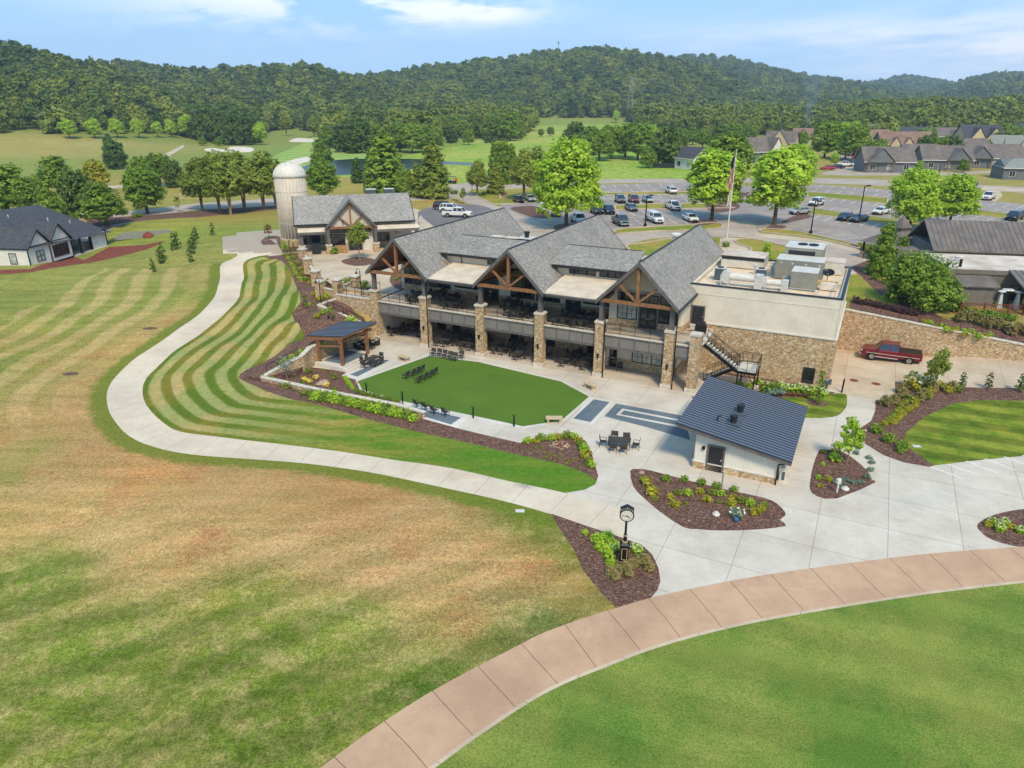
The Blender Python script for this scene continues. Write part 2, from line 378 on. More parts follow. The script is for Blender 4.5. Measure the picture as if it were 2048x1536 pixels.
lawn_in=path_in[:-1]+[(1171,979),(1187,971),(1193,962),(1171,946.6),(1118,927),(1030,908),(960,891),(885,874),(821,860),(735,838),(627,807),(581,798),(530,780),(484,760),(479,752.5),(492,740),(555.5,707),(604,679),(607.6,668.7),(596,646),(583.5,625.5),(601,603),(596,582),(581,544),(568,526.5),(555.5,519),(530,515)]
mulchA=[(567,498),(609,506),(616.5,524),(632,549),(660,566),(690,600),(760,650),(760,760),(830,826),(848,836),(913,856),(960,867.5),(1041,886),(1046,881.5),(1074,876),(1127,870),(1153,872.7),(1171,881.5),(1181.5,901),(1190,929),(1196.4,952),(1191,968),(1150,975),(1000,930),(800,880),(700,860),(560,830),(440,780),(440,740),(540,660),(540,560),(520,512)]
pink_up=[(560,1600),(640,1536),(740,1462),(850,1390),(960,1330),(1051,1283),(1100,1260),(1232,1216),(1307,1194),(1441,1165),(1600,1139),(1800,1113),(1920,1102),(2048,1093),(2300,1072),(2700,1060)]
pink_lo=[(780,1600),(870,1536),(960,1470),(1060,1404),(1130,1367),(1210,1335),(1295,1302),(1393,1272.5),(1507,1245.6),(1600,1228.6),(1800,1196),(1920,1180),(2048,1166),(2300,1150),(2700,1140)]
PU=cr(GP(pink_up,'low'),3,False); PL=cr(GP(pink_lo,'low'),3,False)
# far / plateau regions
reg('fairway_grass',cr(GP([(380,372),(420,345),(520,320),(600,290),(640,268),(700,262),(760,290),(700,330),(640,345),(600,352),(560,360),(470,366)],'high'),3))
reg('meadow',GP([(640,350),(700,330),(880,300),(1060,252),(1260,246),(1330,262),(1300,290),(1390,320),(1420,356),(900,370)],'high'))
reg('pond',cr(GP([(604,334),(650,323),(700,318),(780,317),(860,319),(900,323),(960,327),(955,331),(900,329),(870,331),(830,338),(760,346),(700,350),(640,348)],'high'),3))
for b in ([(408,299),(425,296),(450,299),(460,294),(480,293),(506,296),(500,304),(450,304),(425,305)],[(578,282),(596,276),(630,279),(625,284),(590,284)],[(568,326),(590,318),(620,313),(640,316),(615,323),(590,330)],[(602,348),(625,338),(655,331),(640,346),(615,354)]):
    reg('sand_bunker',cr(GP(b,'high'),3))
reg('golf_path',GP([(310,318),(365,290),(370,293),(325,321)],'high'))
reg('golf_path',GP([(215,372),(262,369),(345,366),(400,375),(400,379),(345,370),(262,374),(215,377)],'high'))
reg('entrance_road',cr(GP([(90,470),(150,435),(220,425),(300,418),(380,408),(450,403),(560,396),(700,392),(880,372),(960,362),(1010,362),(1010,376),(960,384),(930,393),(900,398),(860,400),(560,412),(450,417),(380,421),(300,437),(220,452),(150,470)],'high'),3))
reg('far_road',cr(GP([(985,370),(1190,359),(1380,357),(1640,356.5),(1780,360),(1960,370),(2048,374),(2300,388),(2300,403),(2048,386),(1960,380),(1780,372.5),(1640,366.6),(1380,365),(1190,367),(985,380)],'high'),2))
reg('village_street',GP([(1640,349),(1690,330),(1676,318),(1672,303),(1685,300),(1702,312),(1722,318),(1740,326),(1722,336),(1700,345),(1800,341),(1900,345),(2048,338),(2048,342),(1900,350),(1700,351)],'high'))
reg('sidewalk',GP([(1972,400),(1990,386),(1960,378),(1970,372),(2048,378),(2048,382),(2000,382),(2005,392),(1990,404)],'high'))
reg('parking_lot',GP([(1180,370),(1388,364),(1500,372),(1637,369),(1784,380),(1880,392),(2048,408),(2300,430),(2300,560),(2048,505),(1930,470),(1860,480),(1790,520),(1709,489),(1600,464),(1560,455),(1440,480),(1384,453),(1240,458),(1180,470),(1060,445),(1000,420),(1000,400)],'high'))
reg('loop_road',cr(GP([(880,372),(930,376),(968,400),(990,410),(1060,438),(1130,462),(1190,470),(1240,467),(1310,463),(1390,461),(1430,452),(1500,440),(1520,468),(1570,470),(1640,482),(1700,492),(1735,510),(1732,530),(1690,545),(1640,530),(1590,503),(1540,484),(1480,474),(1430,472),(1370,473),(1300,478),(1255,489),(1210,505),(1130,520),(1040,500),(960,420),(905,392)],'high'),3))
reg('barn_lot',cr(GP([(838,424),(870,412),(930,408),(975,414),(1015,440),(1060,500),(980,520),(880,460),(836,448)],'high'),2))
SW=[(1515,466),(1600,475),(1660,484),(1731,506),(1745,530),(1712,548),(1700,545),(1728,522),(1715,508),(1660,490),(1600,481),(1520,474)]
reg('sidewalk',cr(GP(SW,'high'),3))
def isl(p,g='high',s=True): reg('verge_grass',cr(GP(p,g),3) if s else GP(p,g))
isl([(1180,386),(1388,383),(1388,388),(1180,391)],s=False)
isl([(1230,411),(1300,408),(1416,407),(1470,416),(1400,417),(1300,418),(1230,420)],s=False)
isl([(1234,459),(1320,453),(1384,450),(1410,446),(1440,447),(1443,455),(1415,459),(1370,461),(1300,463),(1240,467)])
isl([(1000,397),(1050,395),(1120,408),(1180,412),(1180,425),(1120,412),(1060,402),(1030,408),(987,408),(972,402),(937,384),(944,378),(985,380),(1000,390)],s=False)
isl([(1615,384),(1775,396),(1775,408),(1615,393)],s=False)
isl([(1862,409),(2048,432),(2300,470),(2300,480),(2048,442),(1862,420)],s=False)
isl([(1613,415),(1687,426),(1775,437),(1880,450),(1880,458),(1775,448),(1687,436),(1613,428)],s=False)
isl([(1525,458),(1560,459),(1600,464),(1709,489),(1712,496),(1660,483),(1600,472),(1525,464)])
isl([(1252,493),(1290,486),(1340,478),(1400,473),(1440,475),(1447,482),(1436,498),(1400,520),(1300,520)])
isl([(1470,481),(1502,478),(1567,492),(1592,503),(1580,520),(1540,530),(1480,520),(1500,505),(1500,496),(1480,490)])
isl([(1690,552),(1720,548),(1760,590),(1850,640),(1890,655),(1880,668),(1800,650),(1700,618),(1600,590)],s=False)
def mul(p,g='high',s=True): reg('mulch_bed',cr(GP(p,g),3) if s else GP(p,g))
mul([(1410,411),(1440,404),(1475,407),(1478,416),(1455,423),(1425,424)])
mul([(1020,417),(1050,412),(1075,414),(1100,434),(1095,437),(1060,433)])
mul([(1110,450),(1150,448),(1165,462),(1120,468)])
mul([(1385,446),(1420,440),(1436,445),(1420,449),(1390,451)])
mul([(1530,458),(1545,450),(1572,452),(1560,459)])
mul([(1440,420),(1445,400),(1496,384),(1494,390),(1460,404)])
mul([(1795,458),(1860,463),(1890,452),(1922,455),(1930,463),(1880,467),(1800,465)])
mul([(1560,446),(1600,428),(1625,433),(1600,440)])
mul([(1700,535),(1735,520),(1760,530),(1760,560),(1830,600),(1890,640),(1860,645),(1760,590),(1722,553)],s=False)
mul([(1700,490),(1735,487),(1790,510),(1760,530),(1735,508)])
mul([(1700,602),(1760,606),(1900,640),(2048,660),(2300,700),(2300,760),(2048,689),(1860,651),(1698,616)],s=False)
mul([(0,435),(200,436),(300,430),(400,421),(560,411),(560,418),(400,434),(340,437),(160,452),(0,460)],s=False)
mul([(985,388),(1000,380),(1015,386),(1005,392)])
# upper plaza
reg('upper_plaza',GP([(603,497),(609,506),(616.5,524),(632,549),(660,566),(679,588),(745,600),(800,640),(1100,640),(1000,500),(930,470),(880,440),(836,450),(836,424),(850,408),(600,470)],'high'))
reg('upper_plaza',GP([(1440,475),(1480,476),(1468,482),(1490,492),(1502,500),(1475,510),(1440,505)],'high'))
reg('upper_plaza',GP([(836,440),(850,415),(900,405),(922,410),(890,418),(870,440),(850,470)],'high'))
mul([(682,522),(700,516),(720,514),(745,517),(752,523),(740,529),(717,532),(695,529)])
mul([(779,560),(785,548),(797,540),(820,540),(830,580),(800,579),(786,572)])
mul([(683,573),(700,577),(735,576),(752,583),(742,592),(700,582)])
reg('barn_lot',cr(GP([(838,424),(870,412),(918,409),(932,414),(960,436),(1000,470),(920,480),(866,452)],'high'),2))
mul([(885,405),(905,398),(920,404),(900,410)])
reg('dry_lawn',GP([(820,415),(845,402),(900,398),(918,406),(870,409),(842,420)],'high'))
mul([(898,420),(920,417),(935,424),(915,428)]); 
# lower grounds
mul(mulchA,None,False)
reg('path_concrete',GP([(445,473),(473,471),(473,465),(535,460),(566,459),(600,470),(604,500),(567,509),(540,512),(480,520),(474,507),(446,507.5)],None))
reg('patio_concrete',GP([(1180,985),(1366,1052),(1330,1110),(1246,1078),(1190,1050)],None))
reg('striped_lawn',cr(GP(lawn_in),2))
reg('path_concrete',PO+PI_[::-1])
mul([(521,483),(530,475),(552,471),(570,478),(600,488),(600,503),(565,505),(556,490),(553,478),(540,478),(553,489),(526,490)],None,False)
reg('patio_concrete',ABP([(-37.1,14),(-37.1,-11.3),(-36.5,-11.2)])+GP([(696,743),(683,751.5),(714,759),(724,786),(813,805),(793,818),(830,826),(848,836),(913,856),(960,867.5),(1041,886),(1046,881.5),(1074,876),(1127,870),(1153,872.7),(1171,881.5),(1181.5,901),(1190,929),(1196.4,952),(1191,968),(1171,979),(1131,986),(1240,1016),(1340,1046),(1260,1060)],None)+GP([(1246,1076),(1283,1089),(1305,1109),(1317,1136),(1321,1162.6),(1315,1180),(1302.6,1195)],None)+[p for p in PU if p[0]>G(1307,1194,'low').x]+[(90,50)]+GP([(2048,912)],None)+GP([(1869,931),(1808,925),(1766,910),(1731,888),(1712,877),(1709,864),(1742,842),(1750,822),(1751,799),(1790,803),(1790,763),(1820,770),(1917,774),(2048,777),(2300,800)],None)+[(WALLR[2][0],WALLR[2][1]+.15),(WALLR[1][0],WALLR[1][1]+.15),(WALLR[0][0],WALLR[0][1]+.15)]+ABP([(11.7,20.6),(11.6,14)]))
reg('service_yard',[(WALLR[0][0],WALLR[0][1]+.15),(WALLR[1][0],WALLR[1][1]+.15),(WALLR[2][0],WALLR[2][1]+.1)]+GP([(2300,800),(2048,777),(1917,774),(1820,770),(1790,763),(1790,803),(1751,799),(1695,790.5),(1672,786)],None)+ABP([(11.6,6.8),(11.7,20.6)]))
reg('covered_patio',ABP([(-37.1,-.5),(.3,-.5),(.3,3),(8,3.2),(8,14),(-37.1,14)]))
reg('bed_mulch',GP([(1102.4,1027),(1173,1051.6),(1246.5,1076),(1283,1089),(1305,1109),(1317,1136),(1321,1162.6),(1315,1180),(1302.6,1194.5),(1232,1216),(1197.7,1180),(1168,1143),(1146,1097),(1114.6,1050)],None))
bedD=[(1260.6,941),(1276,938),(1300,940.6),(1377,961),(1450,979),(1525.6,995),(1553.5,1007),(1568.5,1022),(1571,1031),(1560,1040),(1572,1052),(1515,1059),(1442,1061),(1393,1058),(1366,1054),(1320,1023.5),(1285.5,994),(1266,972)]
bedE=[(1638,901),(1650,899),(1683,903),(1709,918.5),(1735.6,942.5),(1744,960),(1748.8,966),(1674,997),(1635,993),(1620,980),(1620,964),(1626,931.6)]
bedF=[(1790,763),(1819,770),(1917,774),(2048,777),(2300,790),(2300,820),(2048,802),(1961,800),(1906,807),(1851,833),(1814,864),(1803.5,886),(1830,905),(1869,931),(1858,934),(1808,925),(1766,910),(1731,888),(1711,877),(1709,864),(1742,842),(1750,822),(1751,800),(1790,802.5)]
lawnR=[(2048,802),(1961,800),(1906,807),(1851,833),(1814,864),(1803.5,886),(1830,905),(1869,931),(2048,912),(2300,885),(2300,820)]
lawnS=[(1560,797),(1610,794),(1665,787),(1690,788),(1694,795),(1693,812),(1682,827),(1665,834),(1622,836),(1560,828)]
for b in (bedD,bedE): reg('bed_mulch',cr(GP(b),2))
reg('bed_mulch',GP(bedF)); reg('side_lawn',GP(lawnR))
reg('bed_mulch',ABP([(.4,-1.5),(1.5,.8),(3.4,2.5),(7,3.3),(11.6,4.5),(11.6,7),(3,7),(.5,6)])+GP([(1672,785),(1665,787),(1610,794),(1560,797)])+ABP([(6,-3),(2,-4)]))
reg('side_lawn',cr(GP(lawnS),3)); reg('bed_mulch',[(G(1634,806).x+.9*math.cos(t/12*6.283),G(1634,806).y+.9*math.sin(t/12*6.283)) for t in range(12)])
reg('bed_mulch',cr(GP([(1955,1049),(1975,1035),(2010,1024),(2060,1018),(2120,1030),(2150,1060),(2120,1090),(2048,1095),(1985,1080),(1960,1062)]),3))
reg('bed_mulch',ABP([(-36.55,-11.3),(-36.6,-13.9),(-38.5,-16.2)])+GP([(642,786),(709,801),(793,818),(813,805),(724,786),(714,759),(683,751.5),(696,743)],None))
TURF=[(716,762),(724,779),(815,804.5),(940,830),(1046,852.5),(1123,841),(1178,793),(1122,763),(957,724),(858,712)]
reg('turf_kerb',GP([(711,760),(722,785),(815,809),(940,834),(1046,857),(1127,844.5),(1184,793),(1124,760),(957,721),(857,708)],'flat'))
reg('artificial_turf',GP(TURF,'flat'))
def slate(q): reg('slate_border',GP(q[0],'flat')); reg('slate_paving',GP(q[1],'flat'))
slate(([(684,751.5),(765,715),(800,719),(714,760)],[(699,749),(770,719.5),(779,720.5),(715,753)]))
slate(([(793,818),(815,804.5),(940,830),(914,856),(848,838)],[(806,820.5),(820,812),(922,835),(902,849)]))
slate(([(1140,843),(1178,794),(1228,803),(1184,852)],[(1146.5,837),(1187.5,798.5),(1219.5,804),(1181,844)]))
reg('slate_paving',GP([(1208.5,832.5),(1232,807),(1370,832),(1380,880),(1300,856)],'flat'))
reg('slate_border',GP([(1232,829.5),(1245,817),(1365,840),(1367,844),(1248,820.5),(1240.5,828.5),(1360,851),(1360,855)],'flat'))
reg('pink_path',PU+PL[::-1])
kin=[tuple(Vector(q)+(min((Vector(r_) for r_ in PU),key=lambda w_:(w_-Vector(q)).length)-Vector(q)).normalized()*.2) for q in PL]
reg('path_kerb',kin+PL[::-1])
reg('putting_green',PL+[(120,20),(60,5),(-6,5)])
reg('red_soil_ground',GP([(0,540),(61,538),(147,512),(168,520),(207,500),(218,494),(290,489),(332,481),(290,500),(240,513),(140,531),(60,545),(0,549)],None))
reg('asphalt_patch',ABP([(50,-60),(50.1,-60),(50,-60.1)])) if 0 else None
MATOF={'mulch_bed':'mulch','bed_mulch':'mulch'}
# colour field of the living grass (photo colours at places on the ground)
TINT=[(420,1010,204,163,114),(560,1090,208,171,124),(700,1120,198,159,112),(800,1150,202,163,116),(250,1060,204,169,120),(640,1060,196,151,106),(900,1120,204,165,118),(780,1040,194,151,108),(450,960,190,149,104),(60,980,196,159,112),(160,900,190,151,104),(860,1010,192,155,110),(980,1190,196,159,114),(0,1536,118,134,50),(300,1500,110,126,46),(200,1300,114,134,50),(500,1350,102,124,38),(500,1180,132,138,56),(100,1150,116,136,52),(700,1250,130,142,60),(850,1380,94,124,42),(760,1480,116,130,50),(600,1450,102,124,40),(0,1020,196,162,100),(150,1000,204,166,110),(350,1000,196,160,106),(330,1090,212,170,116),(480,1080,210,168,116),(600,1020,188,148,96),(700,1000,194,140,94),(850,1060,198,152,102),(950,1100,206,158,110),(1050,1150,200,152,102),(900,1200,196,158,102),(1000,1250,126,130,66),(1080,1230,108,130,74),(1150,1190,180,142,82),(1130,1100,124,130,52),(1040,1040,122,130,54),(950,1000,140,136,72),(0,900,206,164,110),(100,850,196,152,102),(200,900,190,144,96),(300,950,206,148,94),(100,750,192,159,102),(200,720,188,159,98),(50,680,172,153,74),(0,740,140,146,66),(0,620,150,156,78),(150,640,150,154,74),(250,600,158,158,82),(330,590,146,160,74),(180,580,168,168,94),(330,520,170,164,92),(400,560,168,158,92),(430,480,160,164,82),(300,680,188,157,96),(350,640,184,157,94),(40,900,150,150,74),(0,960,150,146,76),(250,480,164,172,70),(330,450,180,176,80),(450,440,186,158,82),(530,430,176,150,70),(500,470,140,170,60),(380,465,150,176,66),(560,1290,114,130,50),(1200,1205,140,134,66),
 (100,300,206,184,110),(300,300,186,178,100),(0,330,170,184,90),(150,290,216,194,124),(0,270,148,164,76),(250,270,142,162,74),(420,320,150,178,88),(360,380,196,172,96),(560,300,150,182,96),(700,365,200,182,92),(620,340,190,162,90),(1000,350,200,188,96),(900,290,148,184,72),(1100,260,158,190,78),(1300,330,186,192,100),(1400,345,196,174,96),(1700,345,196,176,104),(1900,350,196,172,102),(1750,372,188,170,98),(860,405,206,162,80),(1000,400,190,176,82),(2000,395,196,170,98)]
TC=[]
for a,b,r_,g_,b_ in TINT:
    q=G(a,b,None); c=col(r_,g_,b_); TC.append((q.x,q.y,c))
def tint(x,y):
    s=0;r_=g_=b_=0; d0=.02*(y*y)*.05+2
    for cx,cy,c in TC:
        w=1/((x-cx)**2+(y-cy)**2+d0)**2.2; s+=w; r_+=w*c[0]; g_+=w*c[1]; b_+=w*c[2]
    return r_/s,g_/s,b_/s
SEGO=PO
def arc(x,y,line):
    best=1e18;s=0;bs=0
    for i in range(len(line)-1):
        ax,ay=line[i];bx,by=line[i+1];dx,dy=bx-ax,by-ay;l=math.hypot(dx,dy) or 1e-6
        t=max(0,min(1,((x-ax)*dx+(y-ay)*dy)/l/l)); d=(x-ax-t*dx)**2+(y-ay-t*dy)**2
        if d<best: best=d;bs=s+t*l
        s+=l
    return math.sqrt(best),bs
def ground():
    pts=[];edges=[]
    def addpoly(p):
        n=len(p); o=len(pts); 
        m=[]
        for i in range(n):
            a=Vector(p[i]);b=Vector(p[(i+1)%n]); L=(b-a).length; step=2.0 if a.y<130 else (6 if a.y<260 else 60)
            k=max(1,int(L/step)) if L<500 else 40
            for j in range(k): m.append(a+(b-a)*(j/k))
        o=len(pts); pts.extend(m); edges.extend([(o+i,o+(i+1)%len(m)) for i in range(len(m))])
    for n,p in REG: addpoly(p)
    for p in (HIGHP,FLAT,HILL): addpoly(p)
    y=12.
    while y<118:
        st=.9 if y<95 else 1.4; x=-y*.85-12
        while x<y*.85+12: pts.append(Vector((x+rnd.uniform(-.15,.15),y+rnd.uniform(-.15,.15)))); x+=st
        y+=st
    D=118.
    while D<4200:
        st=max(2.6,D*.022) ; 
        n=int(2*.82*D/(st*1.1))+2
        for i in range(n+1):
            x=(-.82+1.64*i/n)*D+rnd.uniform(-.2,.2)*st
            pts.append(Vector((x,D+rnd.uniform(-.2,.2)*st)))
        D+=st
    for x in (-4400,4400): 
        for yy in (-60,100,4300): pts.append(Vector((x,yy)))
    for q in ((-200,-60),(200,-60),(0,-60),(-60,0),(60,0),(0,0)): pts.append(Vector(q))
    v,e,f,_,_,_=delaunay_2d_cdt(pts,edges,[],0,1e-4,False)
    bbs=[(min(q[0] for q in p),max(q[0] for q in p),min(q[1] for q in p),max(q[1] for q in p)) for _,p in REG]
    groups={}
    gb=lambda p:(min(q[0] for q in p),max(q[0] for q in p),min(q[1] for q in p),max(q[1] for q in p))
    for t in f:
        if len(t)<3: continue
        cx=sum(v[i][0] for i in t)/len(t); cy=sum(v[i][1] for i in t)/len(t)
        nm='lawn' if cy<104 else ('upper_lawn' if cy<330 else 'hillside')
        for k in range(len(REG)-1,-1,-1):
            b=bbs[k]
            if b[0]<cx<b[1] and b[2]<cy<b[3] and inpoly(cx,cy,REG[k][1]): nm=REG[k][0]; break
        g=grp(cx,cy); groups.setdefault(nm,[]).append((t,g))
    eg={}
    for fs in groups.values():
        for t,g in fs:
            for i in range(len(t)): a,b=t[i],t[(i+1)%len(t)]; eg.setdefault((min(a,b),max(a,b)),set()).add(g)
    sk=MB()
    for (a,b),gg in eg.items():
        if len(gg)>1:
            g1,g2=list(gg)[:2]; A,B=v[a],v[b]; za,zb,ya,yb=hz(A[0],A[1],g1),hz(B[0],B[1],g1),hz(A[0],A[1],g2),hz(B[0],B[1],g2)
            if max(abs(za-ya),abs(zb-yb))>.01: sk.add([(A[0],A[1],min(za,ya)-.1),(B[0],B[1],min(zb,yb)-.1),(B[0],B[1],max(zb,yb)),(A[0],A[1],max(za,ya))],[(0,1,2,3)])
    tag(sk.build('earth_bank','mulch'),kind='structure')
    for nm,fs in groups.items():
        idx={};V=[];F=[];att=[];ar=[]
        for t,g in fs:
            ff=[]
            for i in t:
                k=(i,g)
                if k not in idx:
                    x,y=v[i][0],v[i][1]; z=hz(x,y,g)
                    
                    idx[k]=len(V); V.append((x,y,z))
                ff.append(idx[k])
            F.append(ff)
        me=bpy.data.meshes.new(nm); me.from_pydata(V,[],F); me.update()
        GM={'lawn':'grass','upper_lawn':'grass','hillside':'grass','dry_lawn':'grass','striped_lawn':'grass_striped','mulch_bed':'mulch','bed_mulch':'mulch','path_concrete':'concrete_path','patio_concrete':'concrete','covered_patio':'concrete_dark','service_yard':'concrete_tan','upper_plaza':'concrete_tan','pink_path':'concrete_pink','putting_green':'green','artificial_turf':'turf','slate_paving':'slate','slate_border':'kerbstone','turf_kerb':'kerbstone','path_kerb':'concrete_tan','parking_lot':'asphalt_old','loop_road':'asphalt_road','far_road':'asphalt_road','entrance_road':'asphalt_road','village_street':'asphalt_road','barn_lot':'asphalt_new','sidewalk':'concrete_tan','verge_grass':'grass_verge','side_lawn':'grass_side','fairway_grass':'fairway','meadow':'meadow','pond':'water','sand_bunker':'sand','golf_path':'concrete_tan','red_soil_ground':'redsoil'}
        me.materials.append(MT[GM[nm]])
        me.polygons.foreach_set('use_smooth',[True]*len(me.polygons))
        if GM[nm].startswith('grass') or nm in('fairway_grass','meadow','path_concrete','pink_path'):
            buf=[]
            sb=[];ab=[]
            for x,y,z in V:
                c=tint(x,y) if nm in('lawn','upper_lawn','hillside','dry_lawn') else (0,0,0); 
                d=0;s=0
                if nm=='lawn' and -60<x<30 and y<112: d,_=arc(x,y,PO)
                elif nm=='lawn': d=20
                if nm=='striped_lawn': d,_=arc(x,y,PI_)
                if nm=='path_concrete': d,s=arc(x,y,PO)
                if nm=='pink_path': d,s=arc(x,y,PU)
                if nm in('upper_lawn','hillside','dry_lawn'): d=20
                buf+=[c[0],c[1],c[2],1]; sb.append(d); ab.append(s)
            me.attributes.new('tint','FLOAT_COLOR','POINT').data.foreach_set('color',buf); me.attributes.new('strip','FLOAT','POINT').data.foreach_set('value',sb); me.attributes.new('along','FLOAT','POINT').data.foreach_set('value',ab)
        o=bpy.data.objects.new(nm,me); COL.objects.link(o); tag(o,kind='structure')
def gmats():
    W=MT
    def wc(n,s=(1,1,1),rot=0): return coord(n,'Object',s,(0,0,rot))
    # general grass driven by the tint field
    m,n,b=nt('grass',1); b.inputs['Specular IOR Level'].default_value=.1
    v=wc(n); at=N(n,'ShaderNodeAttribute',attribute_name='tint'); dd=N(n,'ShaderNodeAttribute',attribute_name='strip')
    f1=noise(n,v,.35,8,.65); f2=noise(n,v,3.5,6,.75); f3=noise(n,v,11,4,.85)
    vs=wc(n,(.05,.5,1),R(-28)); st=noise(n,vs,1.6,3,.6)
    sat=N(n,'ShaderNodeSeparateColor',{0:at.outputs[0]}); dryk=N(n,'ShaderNodeMapRange',{0:mth(n,'SUBTRACT',sat.outputs[0],sat.outputs[1]),1:.02,2:.12,3:0.,4:1.}).outputs[0]
    c=mixc(n,mth(n,'MULTIPLY',ramp(n,f1,[(.42,(0,0,0,1)),(.62,(1,1,1,1))]),mth(n,'SUBTRACT',1,mth(n,'MULTIPLY',dryk,.8))),at.outputs[0],mixc(n,.5,at.outputs[0],col(106,130,42)))
    c=mixc(n,ramp(n,noise(n,v,.8,7,.7),[(.45,(0,0,0,1)),(.64,(.8,.8,.8,1))]),c,mixc(n,.55,c,col(204,178,130)))
    sw=mth(n,'SINE',mth(n,'ADD',mth(n,'MULTIPLY',dd.outputs['Fac'],6.283/3.7),mth(n,'MULTIPLY',noise(n,v,.09,4),5.)))
    yw=N(n,'ShaderNodeSeparateXYZ',{0:v}); c=mixc(n,mth(n,'MULTIPLY',N(n,'ShaderNodeMapRange',{0:dd.outputs['Fac'],1:2.5,2:6.,3:0.,4:.48}).outputs[0],N(n,'ShaderNodeMapRange',{0:yw.outputs[1],1:52.,2:64.,3:0.12,4:1.}).outputs[0]),c,ramp(n,mth(n,'MULTIPLY_ADD',sw,.5,.5),[(.3,col(128,144,62)),(.7,col(206,182,130))]))
    t2=N(n,'ShaderNodeSeparateXYZ',{0:wc(n,(1,1,1),R(-32))}); s2=mth(n,'SINE',mth(n,'ADD',mth(n,'MULTIPLY',t2.outputs[1],6.283/3.4),mth(n,'MULTIPLY',noise(n,v,.1,3),5.)))
    yy=N(n,'ShaderNodeSeparateXYZ',{0:v}); fg=N(n,'ShaderNodeMapRange',{0:yy.outputs[1],1:32.,2:46.,3:.5,4:0.}).outputs[0]
    c=mixc(n,fg,c,ramp(n,mth(n,'MULTIPLY_ADD',s2,.5,.5),[(.3,(.32,.37,.3,1)),(.7,(.66,.63,.66,1))]),'OVERLAY')
    red=ramp(n,noise(n,wc(n,(1,1,1)),.22,5,.7),[(.54,(0,0,0,1)),(.7,(.75,.75,.75,1))]); sat=N(n,'ShaderNodeSeparateColor',{0:at.outputs[0]}); dryk=N(n,'ShaderNodeMapRange',{0:mth(n,'SUBTRACT',sat.outputs[0],sat.outputs[1]),1:.02,2:.12,3:0.,4:1.}).outputs[0]
    c=mixc(n,mth(n,'MULTIPLY',red,dryk),c,col(186,122,84))
    tuft=ramp(n,noise(n,v,1.6,8,.8),[(.52,(0,0,0,1)),(.62,(1,1,1,1))]); c=mixc(n,mth(n,'MULTIPLY',mth(n,'MULTIPLY',tuft,dryk),.28),c,col(124,134,62))
    c=mixc(n,.45,c,ramp(n,st,[(.35,(.32,.34,.3,1)),(.65,(.68,.66,.7,1))]),'OVERLAY')
    c=mixc(n,.6,c,ramp(n,f2,[(.36,(.28,.28,.28,1)),(.64,(.72,.72,.72,1))]),'OVERLAY'); c=mixc(n,.75,c,ramp(n,f3,[(.38,(.2,.2,.2,1)),(.62,(.8,.8,.8,1))]),'OVERLAY')
    fl=ramp(n,noise(n,v,5.5,6,.85),[(.5,(0,0,0,1)),(.62,(1,1,1,1))]); c=mixc(n,mth(n,'MULTIPLY',fl,mth(n,'MULTIPLY_ADD',dryk,.34,.1)),c,col(206,190,126)); fd=ramp(n,noise(n,wc(n,(1,1,1),.7),4.,7,.85),[(.54,(0,0,0,1)),(.64,(1,1,1,1))]); c=mixc(n,mth(n,'MULTIPLY',fd,mth(n,'MULTIPLY_ADD',dryk,-.15,.42)),c,col(84,104,40))
    wob=mth(n,'ADD',dd.outputs['Fac'],mth(n,'MULTIPLY',mth(n,'SUBTRACT',noise(n,v,.9,4),.5),1.6))
    e=mth(n,'SUBTRACT',1,mth(n,'DIVIDE',mth(n,'SUBTRACT',wob,1.1),.7),cl=True)
    gr=mixc(n,ramp(n,f2,[(.35,(0,0,0,1)),(.65,(1,1,1,1))]),col(88,112,34),col(128,146,50))
    c=mixc(n,mth(n,'MULTIPLY',e,.85),c,gr)
    n.links.new(c,b.inputs['Base Color']); bump(n,b,f3,.5,.05); W['grass']=m
    # mown stripes following the path
    m,n,b=nt('grass_striped',1); b.inputs['Specular IOR Level'].default_value=.1; v=wc(n); dd=N(n,'ShaderNodeAttribute',attribute_name='strip')
    w=mth(n,'ADD',dd.outputs['Fac'],mth(n,'MULTIPLY',mth(n,'SUBTRACT',noise(n,v,.25,3),.5),.45))
    ph=mth(n,'FRACT',mth(n,'DIVIDE',mth(n,'SUBTRACT',w,.1),2.0)); s=N(n,'ShaderNodeMapRange',{0:mth(n,'ABSOLUTE',mth(n,'SUBTRACT',ph,.5)),1:.2,2:.33,3:0,4:1}).outputs[0]
    f2=noise(n,v,2.2,6,.7); f3=noise(n,v,16,3,.8); big=noise(n,v,.16,4,.6)
    lightc=mixc(n,ramp(n,big,[(.46,(0,0,0,1)),(.58,(1,1,1,1))]),col(162,168,104),col(190,172,114))
    darkc=mixc(n,ramp(n,big,[(.46,(0,0,0,1)),(.58,(1,1,1,1))]),col(100,124,40),col(136,130,52))
    sx=N(n,'ShaderNodeSeparateXYZ',{0:v}); k=N(n,'ShaderNodeMapRange',{0:mth(n,'ADD',sx.outputs[0],mth(n,'MULTIPLY',sx.outputs[1],-.2)),1:-38.,2:-24.,3:1.,4:0.}).outputs[0]
    c=mixc(n,s,lightc,darkc); gen=mixc(n,ramp(n,noise(n,wc(n,(.35,1.6,1),R(-16)),.45,6,.7),[(.4,(0,0,0,1)),(.62,(1,1,1,1))]),col(96,138,44),col(168,154,76))
    gen=mixc(n,N(n,'ShaderNodeMapRange',{0:sx.outputs[0],1:-14.,2:-3.,3:0.,4:.75}).outputs[0],gen,col(92,136,42))
    c=mixc(n,k,gen,c); c=mixc(n,.55,c,ramp(n,f2,[(.3,(.3,.3,.3,1)),(.7,(.7,.7,.7,1))]),'OVERLAY'); c=mixc(n,.7,c,ramp(n,f3,[(.38,(.22,.22,.22,1)),(.62,(.78,.78,.78,1))]),'OVERLAY')
